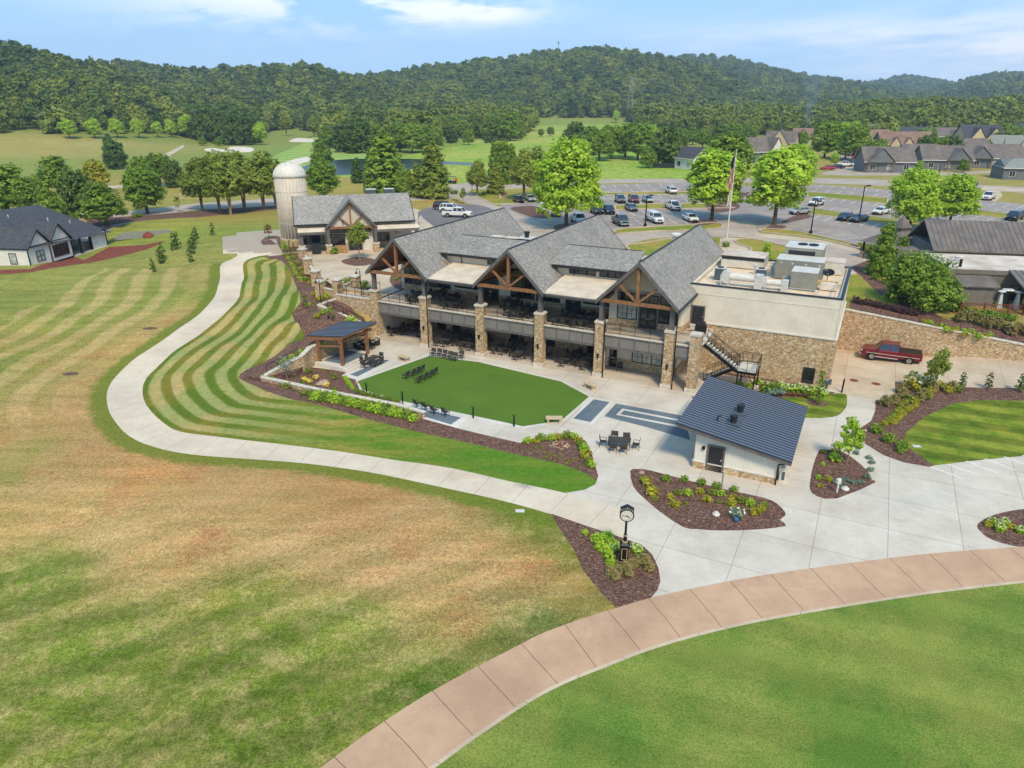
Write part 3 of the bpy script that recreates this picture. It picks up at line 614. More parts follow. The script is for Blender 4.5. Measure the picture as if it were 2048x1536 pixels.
    n.links.new(c,b.inputs['Base Color']); bump(n,b,f3,.5,.05); W['grass_striped']=m
    def simple(name,a,c2,s1,s2,rot=0,stripe=0,sw=3.,bm=.4):
        m,n,b=nt(name,1); b.inputs['Specular IOR Level'].default_value=.1; v=wc(n); f1=noise(n,v,s1,6,.65); f2=noise(n,v,s2,5,.75)
        c=ramp(n,f1,[(.38,col(*a)),(.62,col(*c2))])
        if stripe:
            t=N(n,'ShaderNodeSeparateXYZ',{0:wc(n,(1,1,1),rot)}); s=mth(n,'SINE',mth(n,'MULTIPLY',t.outputs[1],6.283/sw)); c=mixc(n,stripe,c,ramp(n,mth(n,'MULTIPLY_ADD',s,.5,.5),[(.35,(.3,.3,.3,1)),(.65,(.7,.7,.7,1))]),'OVERLAY')
        c=mixc(n,.7,c,ramp(n,f2,[(.38,(.25,.25,.25,1)),(.62,(.75,.75,.75,1))]),'OVERLAY'); n.links.new(c,b.inputs['Base Color']); bump(n,b,f2,bm,.05); W[name]=m
    simple('grass_side',(92,122,36),(142,150,58),.5,9,R(26),.5,2.6)
    simple('grass_verge',(120,146,48),(176,158,82),.12,5)
    simple('fairway',(146,184,92),(178,192,112),.03,2,R(35),.35,9.)
    simple('meadow',(142,178,62),(184,190,98),.015,.6)
    simple('green',(98,132,54),(142,152,76),.16,12,R(20),.16,3.4,.1)
    simple('turf',(92,126,48),(98,132,52),.3,26,R(26.65),.05,4.,.15)
    # bark mulch
    m,n,b=nt('mulch',1); v=wc(n); f=N(n,'ShaderNodeTexVoronoi',{'Vector':wc(n,(1,2.2,1),R(30)),'Scale':9}); sp=N(n,'ShaderNodeSeparateColor',{0:f.outputs['Color']})
    c=ramp(n,sp.outputs[0],[(0,col(76,52,44)),(.5,col(114,82,70)),(.85,col(136,104,90)),(1,col(178,150,136))]); c=mixc(n,.5,c,noise(n,v,1.2,8),'OVERLAY'); c=mixc(n,.5,c,noise(n,v,26,4,.8),'OVERLAY')
    n.links.new(c,b.inputs['Base Color']); bump(n,b,noise(n,v,14,6,.8),.9,.06); W['mulch']=m
    def conc(name,a,d,stain=.35,rot=0,jx=0,jy=0,attr=None,jc=(120,116,110),sc=1.):
        m,n,b=nt(name,.85); v=wc(n); f1=noise(n,v,.22*sc,8,.7); f2=noise(n,v,1.7*sc,6,.7); f3=noise(n,v,22,4,.7)
        c=ramp(n,f1,[(.36,col(*d)),(.6,col(*a))]); wr=N(n,'ShaderNodeTexWhiteNoise',{'Vector':N(n,'ShaderNodeVectorMath',{0:wc(n,(1/4.2,1/4.2,1),rot)},operation='FLOOR').outputs[0]},noise_dimensions='2D').outputs[0]; c=mixc(n,.22,c,ramp(n,wr,[(0,(.4,.4,.4,1)),(1,(.6,.6,.6,1))]),'OVERLAY')
        blot=ramp(n,noise(n,wc(n,(1,1,1),.4),.3,7,.75),[(.58,(0,0,0,1)),(.72,(1,1,1,1))]); c=mixc(n,mth(n,'MULTIPLY',blot,.35),c,col(176,162,144)); c=mixc(n,mth(n,'MULTIPLY',ramp(n,f2,[(.5,(0,0,0,1)),(.75,(1,1,1,1))]),stain),c,mixc(n,.5,c,col(170,140,116)))
        c=mixc(n,.18,c,f3,'OVERLAY')
        js=[]
        if jx or jy:
            t=N(n,'ShaderNodeSeparateXYZ',{0:wc(n,(1,1,1),rot)})
            for k,j in ((0,jx),(1,jy)):
                if j: js.append(mth(n,'LESS_THAN',mth(n,'FRACT',mth(n,'DIVIDE',t.outputs[k],j)),.035/j))
        if attr:
            a_=N(n,'ShaderNodeAttribute',attribute_name='along'); js.append(mth(n,'LESS_THAN',mth(n,'FRACT',mth(n,'DIVIDE',a_.outputs['Fac'],attr)),.05/attr))
        for j in js: c=mixc(n,mth(n,'MULTIPLY',j,.7),c,col(*jc))
        n.links.new(c,b.inputs['Base Color']); bump(n,b,f3,.15,.02); W[name]=m
    conc('concrete',(226,220,211),(204,196,186),.3,R(26.65),4.2,4.2)
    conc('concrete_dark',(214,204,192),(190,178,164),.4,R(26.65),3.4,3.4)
    conc('concrete_tan',(222,206,184),(196,178,156),.6,R(26.65),4.6,4.6)
    conc('concrete_path',(232,220,202),(216,202,184),.4,attr=2.9,jc=(168,156,142))
    conc('concrete_pink',(214,180,152),(194,160,134),.6,attr=2.65,jc=(110,84,72))
    conc('slate',(112,128,142),(92,108,122),.1,R(26.65),.9,.45,jc=(128,142,152)); conc('kerbstone',(232,230,226),(214,211,206),.2,R(26.65),1.2,1.2,jc=(196,192,186))
    conc('asphalt_old',(178,168,162),(152,144,142),.3); conc('asphalt_road',(200,186,174),(178,166,156),.4); conc('asphalt_new',(140,134,136),(118,114,118),.3,sc=.5)
    m,n,b=nt('water',.2); b.inputs['Base Color'].default_value=col(40,58,50); b.inputs['Specular IOR Level'].default_value=.12; bump(n,b,noise(n,wc(n),.8,4),.15,.1); W['water']=m
gmats(); ground()
# ---------- clubhouse
def window(par,a0,a1,z0,z1,b,nx=2,nz=1,glass='glass',mun=0,ax=0,fr='dark_trim',name='window'):
    # ax 0: wall plane b=const, spans a ; ax 1: wall plane a=b, spans a0..a1 along b.  Front side is -b (ax 0) or +a (ax 1)
    f=MB(); g=MB(); t=.09
    def bx(m,p0,p1,q0,q1,d0,d1):
        if ax==0: m.box(p0,p1,b-d1,b-d0,q0,q1)
        elif ax==1: m.box(b+d0,b+d1,p0,p1,q0,q1)
        else: m.box(b-d1,b-d0,p0,p1,q0,q1)
    bx(f,a0-t,a0,z0-t,z1+t,.0,.07);bx(f,a1,a1+t,z0-t,z1+t,.0,.07);bx(f,a0,a1,z1,z1+t,.0,.07);bx(f,a0,a1,z0-t,z0,.0,.07)
    w=(a1-a0)/nx
    for i in range(1,nx): bx(f,a0+w*i-.04,a0+w*i+.04,z0,z1,.0,.065)
    for i in range(1,nz): zz=z0+(z1-z0)*i/nz; bx(f,a0,a1,zz-.035,zz+.035,.0,.06)
    if mun:
        for i in range(nx):
            bx(f,a0+w*(i+.5)-.012,a0+w*(i+.5)+.012,z0,z1,.0,.045)
            for j in range(1,mun): zz=z0+(z1-z0)*j/mun; bx(f,a0+w*i,a0+w*(i+1),zz-.012,zz+.012,.0,.04)
    bx(g,a0,a1,z0,z1,.004,.022)
    o=f.build(name,fr,par); g.build('pane',glass,o); return o
def door(par,a0,a1,z0,z1,b,fr='grey_trim',mat='dark_trim',glass=False,ax=0,leaves=1):
    f=MB(); t=.13
    def bx(m,p0,p1,q0,q1,d0,d1):
        if ax==0: m.box(p0,p1,b-d1,b-d0,q0,q1)
        else: m.box(b+d0,b+d1,p0,p1,q0,q1)
    bx(f,a0-t,a0,z0,z1+t,0,.08);bx(f,a1,a1+t,z0,z1+t,0,.08);bx(f,a0,a1,z1,z1+t,0,.08)
    o=f.build('door_frame',fr,par); w=(a1-a0)/leaves
    for k in range(leaves):
        m=MB(); bx(m,a0+w*k+.01,a0+w*(k+1)-.01,z0+.03,z1-.01,.0,.05); d=m.build('door',mat,o)
        m=MB(); 
        if glass: bx(m,a0+w*k+.14,a0+w*(k+1)-.14,z0+.35,z1-.2,.051,.058); m.build('pane','glass',d) if False else None
        h=MB(); hx=a0+w*(k+1)-.12 if k==0 else a0+w*k+.1; bx(h,hx,hx+.05,z0+1.0,z0+1.12,.05,.11)
        if glass: h.mi=0; 
        hh=h.build('handle','sheetm',o)
        if glass: m.build('pane','glass',o)
        d.parent=o
    return o
def railing(name,par,pts,zt=1.05,step=1.35,wires=3,mat='black',r=.022):
    m=MB()
    for i in range(len(pts)-1):
        p,q=Vector(pts[i]),Vector(pts[i+1]); n=max(1,round((q-p).length/step)); U=Vector((0,0,1))
        m.beam(p+U*zt,q+U*zt,.055,.045); m.beam(p+U*.12,q+U*.12,.03,.03); m.beam(p+U*(zt-.16),q+U*(zt-.16),.03,.03)
        for k in range(wires): h=.12+(zt-.28)*(k+1)/(wires+1); m.beam(p+U*h,q+U*h,.006,.006)
        for k in range(n+1):
            c=p+(q-p)*k/n; m.box(c.x-r,c.x+r,c.y-r,c.y+r,c.z,c.z+zt)
    return m.build(name,mat,par)
club=thing('clubhouse','long stone and cream clubhouse with three timber gables over its balcony','clubhouse',AB(0,0),BH)
PILL=[-36.9,-30.1,-23.0,-16.0,-9.4,-2.4,0.0]
for i,a in enumerate(PILL):
    s=MB(); s.box(a-.46,a+.46,-.46,.46,.42,5.62); o=s.build('stone_pillar','stone',club)
    s=MB(); s.box(a-.54,a+.54,-.54,.54,5.62,5.8); s.box(a-.5,a+.5,-.5,.5,5.8,5.84); s.build('cap','capstone',o)
    s=MB(); s.box(a-.55,a+.55,-.55,.55,-.1,.42); s.build('plinth','capstone',o)
    if 0<i<6:
        s=MB(); s.box(a-.09,a+.09,-.62,-.46,2.35,2.42); s.box(a-.07,a+.07,-.6,-.47,2.02,2.35); s.prism([(a-.11,-.66,2.42),(a+.11,-.66,2.42),(a+.11,-.46,2.42),(a-.11,-.46,2.42)],(0,0,.06)); s.build('wall_lamp','black',o)
    if i<6:
        s=MB(); s.box(a-.2,a+.2,-.2,.2,5.84,7.75); s.box(a-.26,a+.26,-.26,.26,5.84,6.0); s.box(a-.26,a+.26,-.26,.26,7.6,7.75); s.build('column','grey_trim',club)
# deck
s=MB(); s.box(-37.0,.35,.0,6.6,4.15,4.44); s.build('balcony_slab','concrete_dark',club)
s=MB(); s.box(-37.2,.45,-.2,.12,4.44,4.58); s.build('balcony_edge','capstone',club)
for i in range(6):
    a0,a1=PILL[i]+.47,PILL[i+1]-.47; s=MB(); s.box(a0,a1,-.1,.05,3.05,4.43); s.box(a0,a1,-.14,-.1,4.26,4.43); s.box(a0,a1,-.14,-.1,3.05,3.22); o=s.build('balcony_fascia','grey_trim',club)
    n=max(1,round((a1-a0)/1.5)); w=(a1-a0)/n; q=MB()
    for k in range(n): q.box(a0+w*k+.07,a0+w*(k+1)-.07,-.125,-.1,3.28,4.2)
    q.build('inset_panel','panel',o)
    railing('railing',club,[(a0,-.02,4.58),(a1,-.02,4.58)])
s=MB()
for x in (-29.45,-8.8,-1.75): 
    s.tube((x,-.62,.1),(x,-.62,7.6),.06,n=6); s.tube((x,-.62,7.6),(x+.1,-.5,7.95),.06,n=6)
s.sep('downspout','black',club)
# lower storey
def wallx(name,a0,a1,z0,z1,b,d=.2,mat='siding'): s=MB(); s.box(a0,a1,b,b+d,z0,z1); return s.build(name,mat,club)
wallx('lower_wall',-37,-9.6,1.0,4.15,6.2); wallx('stone_wainscot',-37,-9.6,-.1,.94,6.12,.3,'stone'); wallx('ledge',-37,-9.6,.94,1.0,6.08,.3,'capstone')
wallx('lower_wall',-9.6,-2.3,1.0,4.15,3.2); wallx('stone_wainscot',-9.6,-2.3,-.1,.94,3.12,.3,'stone'); wallx('ledge',-9.6,-2.3,.94,1.0,3.08,.3,'capstone')
s=MB(); s.box(-9.8,-9.6,3.2,6.2,0,4.15); s.box(-2.5,-2.3,3.4,6.4,1,4.15); s.box(-37.2,-37.0,.46,6.2,-.1,4.15); s.sep('side_wall','siding',club)
s=MB(); s.box(-2.5,-2.22,3.12,6.4,-.1,.94); s.build('stone_wainscot','stone',club)
for a0,a1,z0,z1,nx in ((-35.5,-34.6,0,2.1,1),(-32.4,-31.4,0,2.15,1),(-30.3,-29.4,0,2.2,1),(-27.6,-24.8,1.5,2.5,4),(-22.4,-21.6,0,2.2,1),(-19.6,-17.0,.1,2.25,3),(-15.6,-13.6,1.5,2.4,3),(-12.9,-11.8,0,2.2,2)):
    window(club,a0,a1,z0+.05,z1,6.12,nx)
window(club,-6.9,-3.9,.95,2.55,3.12,3,1,'glass_pale',3); door(club,-3.4,-2.6,0,2.15,3.12); window(club,-9.3,-8.7,.05,2.1,3.12,1)
# upper storey
wallx('upper_wall',-37.3,-9.6,5.25,8.6,6.2); wallx('stone_wainscot',-37.3,-9.6,4.44,5.2,6.1,.3,'stone'); wallx('ledge',-37.3,-9.6,5.2,5.25,6.06,.3,'capstone')
wallx('upper_wall',-9.6,-2.3,5.25,8.3,3.4); wallx('stone_wainscot',-9.6,-2.3,4.44,5.2,3.3,.3,'stone'); wallx('ledge',-9.6,-2.3,5.2,5.25,3.26,.3,'capstone')
s=MB(); s.box(-9.8,-9.6,3.4,6.2,4.44,8.3); s.box(-2.5,-2.2,3.6,6.6,5.2,8.1); s.sep('side_wall','siding',club)
s=MB(); s.box(-2.5,-2.12,3.6,6.6,4.44,5.2); s.build('stone_wainscot','stone',club)
s=MB(); s.box(-37.5,-37.3,6.2,20,4.44,8.2); s.sep('side_wall','siding',club)
for a0,a1,z0,z1,nx,nz in ((-36.9,-33.8,5.3,7.5,4,1),(-33.4,-30.6,5.3,7.5,4,1),(-29.8,-28.2,5.6,6.9,3,1),(-28.0,-26.3,5.6,6.9,2,1),(-22.4,-19.6,5.3,7.5,4,1),(-19.2,-16.5,5.3,7.5,4,1),(-13.6,-10.1,5.6,7.0,5,1)):
    window(club,a0,a1,z0,z1,6.1,nx,nz)
for a0,a1 in ((-36.9,-33.8),(-33.4,-30.6),(-22.4,-19.6),(-19.2,-16.5)): window(club,a0,a1,7.75,8.4,6.1,4)
door(club,-25.9,-24.2,4.5,6.9,6.1,'dark_trim','dark_trim',True,leaves=2); door(club,-15.6,-14.1,4.5,6.9,6.1,'dark_trim','dark_trim',True,leaves=2)
window(club,-8.8,-6.9,5.35,6.9,3.3,2,1,'glass_pale',3); door(club,-6.5,-4.8,4.5,6.85,3.3,'grey_trim','dark_trim',True,leaves=2); window(club,-4.5,-2.7,5.35,6.9,3.3,2,1,'glass',3)
for a0,a1 in ((-8.8,-6.9),(-6.5,-4.8),(-4.5,-2.7)): window(club,a0,a1,7.2,7.95,3.3,2,1,'glass',2)
# gable roofs
def gable(c,hw,b0,b1,zt,ze,par,wallb,mat='shingle',th=.22):
    s=MB(); ov=.12
    for sg in (-1,1):
        e=(c+sg*hw); s.prism([(c,b0,zt),(e,b0,ze),(e,b0,ze-th),(c,b0,zt-th)],(0,b1-b0,0))
    o=s.build('gable_roof',mat,par)
    s=MB(); s.box(c-.09,c+.09,b0+.02,b1-.02,zt-.02,zt+.05); s.build('ridge_cap','dark_trim',o)
    s=MB()   # barge boards
    for bb in (b0-.07,b1+.005):
        for sg in (-1,1):
            e=(c+sg*(hw+.02)); s.prism([(c,bb,zt+.06),(e,bb,ze+.05),(e,bb,ze-.38),(c,bb,zt-.38)],(0,.065,0))
    s.sep('barge_board','grey_trim',o)
    s=MB()
    for sg in (-1,1): e=c+sg*hw; s.box(min(e,e+sg*.1),max(e,e+sg*.1),b0,b1,ze-.3,ze-.08)
    s.sep('gutter','dark_trim',o)
    # timber soffit
    s=MB()
    for sg in (-1,1):
        e=(c+sg*(hw-.2)); s.prism([(c,b0+.05,zt-th-.02),(e,b0+.05,ze-th+.18),(e,b0+.05,ze-th+.14),(c,b0+.05,zt-th-.08)],(0,wallb-b0-.05,0))
    s.build('soffit','wood',o)
    return o
def truss(c,hw,b,zb,zt,par,w=.26):
    s=MB()
    s.box(c-hw+.35,c+hw-.35,b-w/2,b+w/2,zb-.16,zb+.16)
    s.box(c-w/2,c+w/2,b-w/2-.02,b+w/2+.02,zb+.16,zt-.35)
    k=(zt-zb)/hw
    for sg in (-1,1):
        s.beam((c+sg*(hw-.5),b,zb+.25),(c+sg*.1,b,zt-.55),w*.85,w*.9,(0,1,0))
        s.beam((c+sg*.1,b,zb+.2),(c+sg*hw*.5,b,zb+.1+(zt-zb)*.42),w*.75,w*.75,(0,1,0))
    return s.build('timber_truss','wood',par)
GC=[(-33.35,4.05),(-19.45,4.05),(-5.75,4.05)]
for i,(c,hw) in enumerate(GC):
    wb=6.2 if i<2 else 3.4
    g=gable(c,hw,-.75,25.6 if i<2 else 23.8,12.05,8.0,club,wb)
    truss(c,hw,-.45,8.0,12.05,club)
    if i<2: truss(c,hw,4.4,8.2,12.05,club,.2)
    s=MB(); s.prism([(c-hw+.3,wb,8.15),(c+hw-.3,wb,8.15),(c,wb,11.75)],(0,.2,0)); s.build('gable_wall','siding',club)
    s=MB(); s.box(c-hw+.1,c-hw+.42,-.15,.15,7.6,7.9); s.box(c+hw-.42,c+hw-.1,-.15,.15,7.6,7.9)
    for e in (c-hw+.35,c+hw-.35): s.box(e-.15,e+.15,.2,wb,7.7,8.0)
    s.sep('eave_beam','grey_trim',club)
# canopies and clerestories
for a0,a1,wins in ((-29.35,-23.5,[(-24.9,-24.3),(-24.1,-23.5)]),(-15.45,-9.8,[(-15.0,-14.2),(-14.0,-13.2),(-13.0,-12.2),(-11.6,-10.9),(-10.7,-10.0),(-9.9,-9.3)])):
    s=MB(); s.prism([(a0-.1,-.45,7.98),(a0-.1,5.3,8.7),(a0-.1,5.3,8.62),(a0-.1,-.45,7.9)],(a1-a0+.2,0,0)); o=s.build('canopy_roof','awning',club)
    s=MB(); s.box(a0,a1,-.5,-.36,7.62,7.93); s.box(a0,a1,-.62,-.5,7.82,7.97); s.build('fascia_beam','grey_trim',o)
    s=MB(); s.prism([(a0,-.3,7.86),(a0,5.3,8.56),(a0,5.3,8.5),(a0,-.3,7.8)],(a1-a0,0,0)); s.build('ceiling','siding_tan',o)
    A0,A1=a0-1.3,a1+1.3
    wl=MB(); wl.box(A0+.3,A1-.3,5.3,5.5,8.6,9.75); wl.build('clerestory_wall','siding',club)
    for w0,w1 in wins: window(club,w0,w1,8.95,9.45,5.28,1,1,'glass')
    s=MB(); s.box(A0,A1,4.55,4.7,9.52,9.8); s.tube(((a0+a1)/2-1.9,4.9,9.6),((a0+a1)/2-1.9,5.2,9.1),.05,n=6); s.tube(((a0+a1)/2-1.9,5.2,9.1),((a0+a1)/2-1.9,5.2,8.7),.05,n=6); s.sep('gutter','dark_trim',club)
    s=MB(); s.prism([(A0-.4,4.6,9.85),(A0-.4,9.2,11.08),(A0-.4,9.2,10.9),(A0-.4,4.6,9.67)],(A1-A0+.8,0,0)); s.build('clerestory_roof','shingle',club)
    s=MB(); s.box(A0,A1,9.2,9.32,7.6,11.14); s.build('ridge_cap','dark_trim',club)
    s=MB(); s.box(A0+1.2,A1-1.2,9.32,22,7.6,8.0); s.build('rear_roof','flatroof_white',club)
# service wing
s=MB(); s.box(-2.45,11.7,6.6,21.9,-.1,4.9); s.build('stone_base','stone',club)
s=MB(); s.box(-2.42,11.66,6.64,6.84,4.95,8.8);s.box(11.46,11.66,6.84,21.86,4.95,8.8);s.box(-2.42,11.46,21.66,21.86,4.95,8.8);s.box(-2.42,-2.22,6.84,21.66,4.95,8.8); s.sep('siding_wall','siding',club)
s=MB(); s.box(-.4,11.8,6.52,6.64,4.86,5.0); s.box(11.66,11.8,6.64,21.95,4.86,5.0); s.box(-2.4,11.7,6.61,6.64,7.86,7.93); s.box(11.56,11.69,6.6,6.7,5,8.7); s.build('trim_band','white',club)
s=MB(); s.box(-2.22,11.46,6.84,21.66,4.95,8.45); s.build('flat_roof','flatroof',club)
s=MB(); s.box(-2.46,11.72,6.58,6.92,8.8,8.9); s.box(11.4,11.72,6.92,21.95,8.8,8.88); s.box(-2.46,11.4,21.62,21.95,8.8,8.9); s.sep('parapet_coping','dark_trim',club)
s=MB(); s.box(11.3,11.46,6.9,21.6,8.5,8.82); s.box(-2.2,11.3,6.86,6.9,8.46,8.78); s.build('parapet_flashing','unit_light',club)
door(club,-2.0,-.85,4.5,6.55,6.6); window(club,9.35,10.25,.35,1.75,6.6,2,1,'glass',3)
# steel stair
st=MB(); tr=MB()
def flight(a0,z0,a1,z1,b0,b1):
    n=max(4,round(abs(z0-z1)/.19))
    for k in range(n):
        a=a0+(a1-a0)*(k+.5)/n; z=z0+(z1-z0)*(k+.5)/n-.03; tr.box(a-.13,a+.13,b0+.06,b1-.06,z-.04,z)
    for b in (b0,b1): st.beam((a0,b,z0-.14),(a1,b,z1-.14),.06,.32)
flight(.25,4.5,3.75,2.2,1.7,3.0); flight(3.75,2.2,.4,.1,3.3,4.5)
tr.box(3.75,5.5,1.7,4.5,2.14,2.2); tr.box(.1,.5,1.2,5.5,4.36,4.5)
for b in (1.7,4.5): st.beam((3.75,b,2.04),(5.5,b,2.04),.07,.26)
for a in (3.75,5.5): st.beam((a,1.7,2.04),(a,4.5,2.04),.07,.26)
for a,b in ((3.85,1.75),(5.4,1.75),(3.85,4.4),(5.4,4.4)): st.box(a-.06,a+.06,b-.06,b+.06,0,2.0)
for b in (1.75,4.4): st.beam((3.85,b,.9),(4.5,b,1.9),.06,.06); st.beam((5.4,b,.9),(4.8,b,1.9),.06,.06)
so_=st.build('staircase','black',club); tr.build('tread','unit_light',so_)
railing('handrail',so_,[(.25,1.7,4.5),(3.75,1.7,2.2),(5.5,1.7,2.2),(5.5,4.5,2.2),(3.8,4.5,2.2),(.4,4.5,.1)],1.0,1.0,4)
railing('handrail',so_,[(.45,3.05,4.4),(3.7,3.05,2.25)],1.0,1.0,4); railing('handrail',so_,[(3.7,3.25,2.2),(.4,3.25,.1)],1.0,1.0,4)
railing('railing',club,[(.35,.5,4.58),(.35,1.2,4.5)]); 
# roof plant on the service wing (stands on the roof: things of their own)
def unit(name,label,a0,a1,b0,b1,z0,z1,cat='rooftop unit',mat='unit',top='unit_light'):
    t=thing(name,label,cat,AB((a0+a1)/2,(b0+b1)/2,z0),BH); w,d,h=(a1-a0)/2,(b1-b0)/2,z1-z0
    s=MB(); s.box(-w,w,-d,d,.12,h-.06); s.box(-w*.9,w*.9,-d*.9,d*.9,0,.12); s.build('casing',mat,t)
    s=MB(); s.box(-w-.03,w+.03,-d-.03,d+.03,h-.06,h); s.build('lid',top,t); return t,w,d,h
Z=8.45
t,w,d,h=unit('air_handler','largest grey air handling unit, tall box with two fans on its lid',5.0,8.8,17.2,21.0,Z,11.4)
s=MB(); s.box(-w*.8,w*.6,-d-.02,-d,h-1.0,h-.35); s.build('louvre','dark_trim',t)
for x in (-.35,.75): s=MB(); s.lathe([(.5,0),(.5,.14),(.1,.14),(.1,.2)],14,(x,0,h)); s.build('fan','black',t)
t,w,d,h=unit('air_handler','long low grey duct cabinet in front of the tallest rooftop unit',4.6,9.2,14.2,17.1,Z,10.6)
s=MB()
for x in (-1.2,0,1.2): s.box(x-.01,x+.01,-d-.015,-d,.3,h-.3)
for x in (-1.8,-.7,.6,1.9): s.box(x-.1,x+.1,-d-.03,-d,h-.45,h-.3)
s.sep('access_panel','unit_light',t)
t,w,d,h=unit('air_handler','grey boxy rooftop unit nearest the front parapet of the flat roof',6.6,9.0,10.0,12.6,Z,10.35)
s=MB(); s.box(-w-.9,-w,-.6,.6,.3,1.0); s.build('elbow_duct','unit',t)
t,w,d,h=unit('roof_hatch_house','long cream shed-like box with dark front edge at the back of the flat roof',-1.6,3.0,17.4,20.8,Z,9.9,'rooftop box','unit_light','flatroof_white')
s=MB(); s.box(-w,w,-d-.05,-d,h-.45,h-.1); s.build('front_edge','dark_trim',t)
t,w,d,h=unit('rooftop_box','wide pale sheet metal box right of the tallest rooftop unit',9.0,11.0,18.6,21.2,Z,9.9,'rooftop box','unit_light','flatroof_white')
for k,(a0,b0,sz,lab) in enumerate(((-1.0,10.8,1.0,'dark green condenser beside the shingle slope'),(2.9,12.2,1.0,'condenser standing behind the second white duct elbow'))):
    t,w,d,h=unit('condenser',lab,a0,a0+sz,b0,b0+sz,Z,Z+1.3,'condenser','bluedoor','unit_light'); s=MB(); s.lathe([(.36,0),(.36,.05),(.08,.05)],12,(0,0,h)); s.build('fan','black',t)
def exhaust(a,b,sc,lab,L):
    t=thing('exhaust_fan',lab,'exhaust fan',AB(a,b,Z),BH); t.scale=(sc,)*3
    s=MB(); pr=[]; 
    pts=[(-.35,0,.5),(-.35,0,1.1),(-.2,0,1.45),(.15,0,1.6),(.45,0,1.4),(.55,0,.5)]; s.prism([(x,-.45,z) for x,_,z in pts],(0,.9,0)); s.build('scroll_housing','sheetm',t)
    s=MB(); s.box(-.3,.5,-.46,.46,.02,.1)
    for x in (-.25,.45):
        for y in (-.4,.4): s.box(x-.03,x+.03,y-.03,y+.03,0,.5)
    s.build('stand','sheetm',t)
    s=MB(); s.tube((.5,0,.95),(L,0,.95),.36,n=14); s.build('duct','white',t)
    s=MB(); s.box(L,L+.75,-.4,.4,.1,1.45); s.box(L-.05,L+.8,-.45,.45,0,.12); s.build('plenum','sheetm',t)
exhaust(.4,9.0,1.0,'larger exhaust fan with long white round duct on the flat roof',3.0)
exhaust(4.1,9.0,.8,'smaller exhaust fan with short white round duct on the flat roof',2.3)
t=thing('satellite_dish','dark round satellite dish on the flat roof','satellite dish',AB(9.7,14.6,Z),BH); s=MB(); s.lathe([(.05,-.2),(.45,-.1),(.62,.05),(.6,.06),(.43,-.07),(.04,-.16)],18); d=s.build('dish','black',t); d.location=(0,0,1.1); d.rotation_euler=(R(25),0,0); s=MB(); s.tube((0,0,0),(0,0,1.0),.05); s.tube((-.4,0,.06),(.4,0,.06),.05); s.build('mast','sheetm',t)
t=thing('gas_pipework','yellow gas pipes and white box at the right of the flat roof','pipework',AB(9.6,12.4,Z),BH); s=MB(); s.tube((-.6,.8,.5),(1.2,.8,.5),.09); s.tube((-.6,.8,.5),(-.6,-.6,.5),.09); s.tube((-.4,.3,.35),(1.6,.3,.35),.12); s.box(-.5,.5,1.2,1.6,.05,.2); s.build('pipe','cloth_y',t); s=MB(); s.box(-.3,1.3,-1.4,-.6,.1,.75); s.build('box','flatroof_white',t)
t=thing('guard_rail','thin galvanised guard rail along the right edge of the flat roof','guard rail',AB(0,0,Z),BH); railing('rail',t,[(10.9,8.2,0),(10.9,14.5,0)],1.05,1.5,0,'sheetm',.015); railing('rail',t,[(-.5,7.6,0),(9.5,7.6,0)],.75,2.5,0,'sheetm',.012)
for k,(a,b,sc,lab) in enumerate(((-7.8,21.0,1.0,'round white roof vent behind the right shingle roof'),(-22.6,10.5,.8,'dark square vent cap beside the middle gable ridge'))):
    t=thing('roof_vent',lab,'roof vent',AB(a,b,10.4),BH); s=MB(); 
    if k==0: s.lathe([(.45,-2.4),(.45,.5),(.65,.55),(.65,.75),(.4,.85)],16); s.build('drum','white',t)
    else: s.box(-.8,.8,-.8,.8,-2.4,.75); s.build('curb','dark_trim',t); s=MB(); s.box(-.9,.9,-.9,.9,.75,.82); s.build('lid','unit_light',t); s=MB(); s.lathe([(.25,0),(.25,.5),(.34,.5),(.34,.68)],12,(0,0,.82)); s.build('cap','dark_trim',t)
t=thing('roof_curb_box','pair of long white roof boxes showing above the left clerestory ridge','rooftop box',AB(-27.2,13.6,8.0),BH); s=MB(); s.box(-1.7,-.1,-.6,.6,0,2.45); s.box(.2,1.8,-.6,.6,0,2.45); s.sep('box','flatroof_white',t)
for k in range(5):
    a,b=(-.2+k*.7 if k<3 else 5.6+k*.5),(7.4 if k<3 else 8.1); t=thing('roof_pad','small pale paver pad lying on the flat roof near the front parapet','paver pad',AB(a,b,Z),BH,'small pads on the flat roof'); s=MB(); s.box(-.3,.3,-.2,.2,0,.06); s.box(-.22,.22,-.13,.13,.06,.12); s.build('slab','capstone',t)
for k,(a,b) in enumerate(((3.6,13.6),(4.0,16.2),(3.9,17.8),(2.4,15.6))):
    t=thing('pipe_vent','short metal vent stack left of the large air handler','vent stack',AB(a,b,Z),BH,'vent stacks on the flat roof'); s=MB(); s.lathe([(.12,0),(.12,.8),(.22,.82),(.22,1.0),(.05,1.1)],10); s.build('stack','sheetm',t)
for k,(a,b,lab) in enumerate(((.6,5.0,'covered black grill on the balcony corner by the stair head'),)):
    t=thing('grill',lab,'grill',AB(-.6,4.6,4.45),BH+.3); s=MB(); s.box(-.55,.55,-.3,.3,.15,.85); s.build('cart','black',t); s=MB(); s.loft([[(x,-.32,.85),(x,.32,.85),(x,.25,1.12),(x,0,1.22),(x,-.25,1.12)] for x in (-.4,.4)]); s.build('lid','black',t); s=MB(); s.box(-.95,-.55,-.25,.25,.8,.84); s.sep('side_shelf','sheetm',t)
t=thing('waste_bucket','small pale bucket beside the balcony service door','bucket',AB(-1.8,5.7,4.45)); s=MB(); s.lathe([(.15,0),(.2,.45),(.21,.45),(.19,.47)],14); s.build('pail','unit_light',t); s=MB(); s.tube((-.2,0,.45),(.2,0,.45),.01); s.build('handle','black',t)
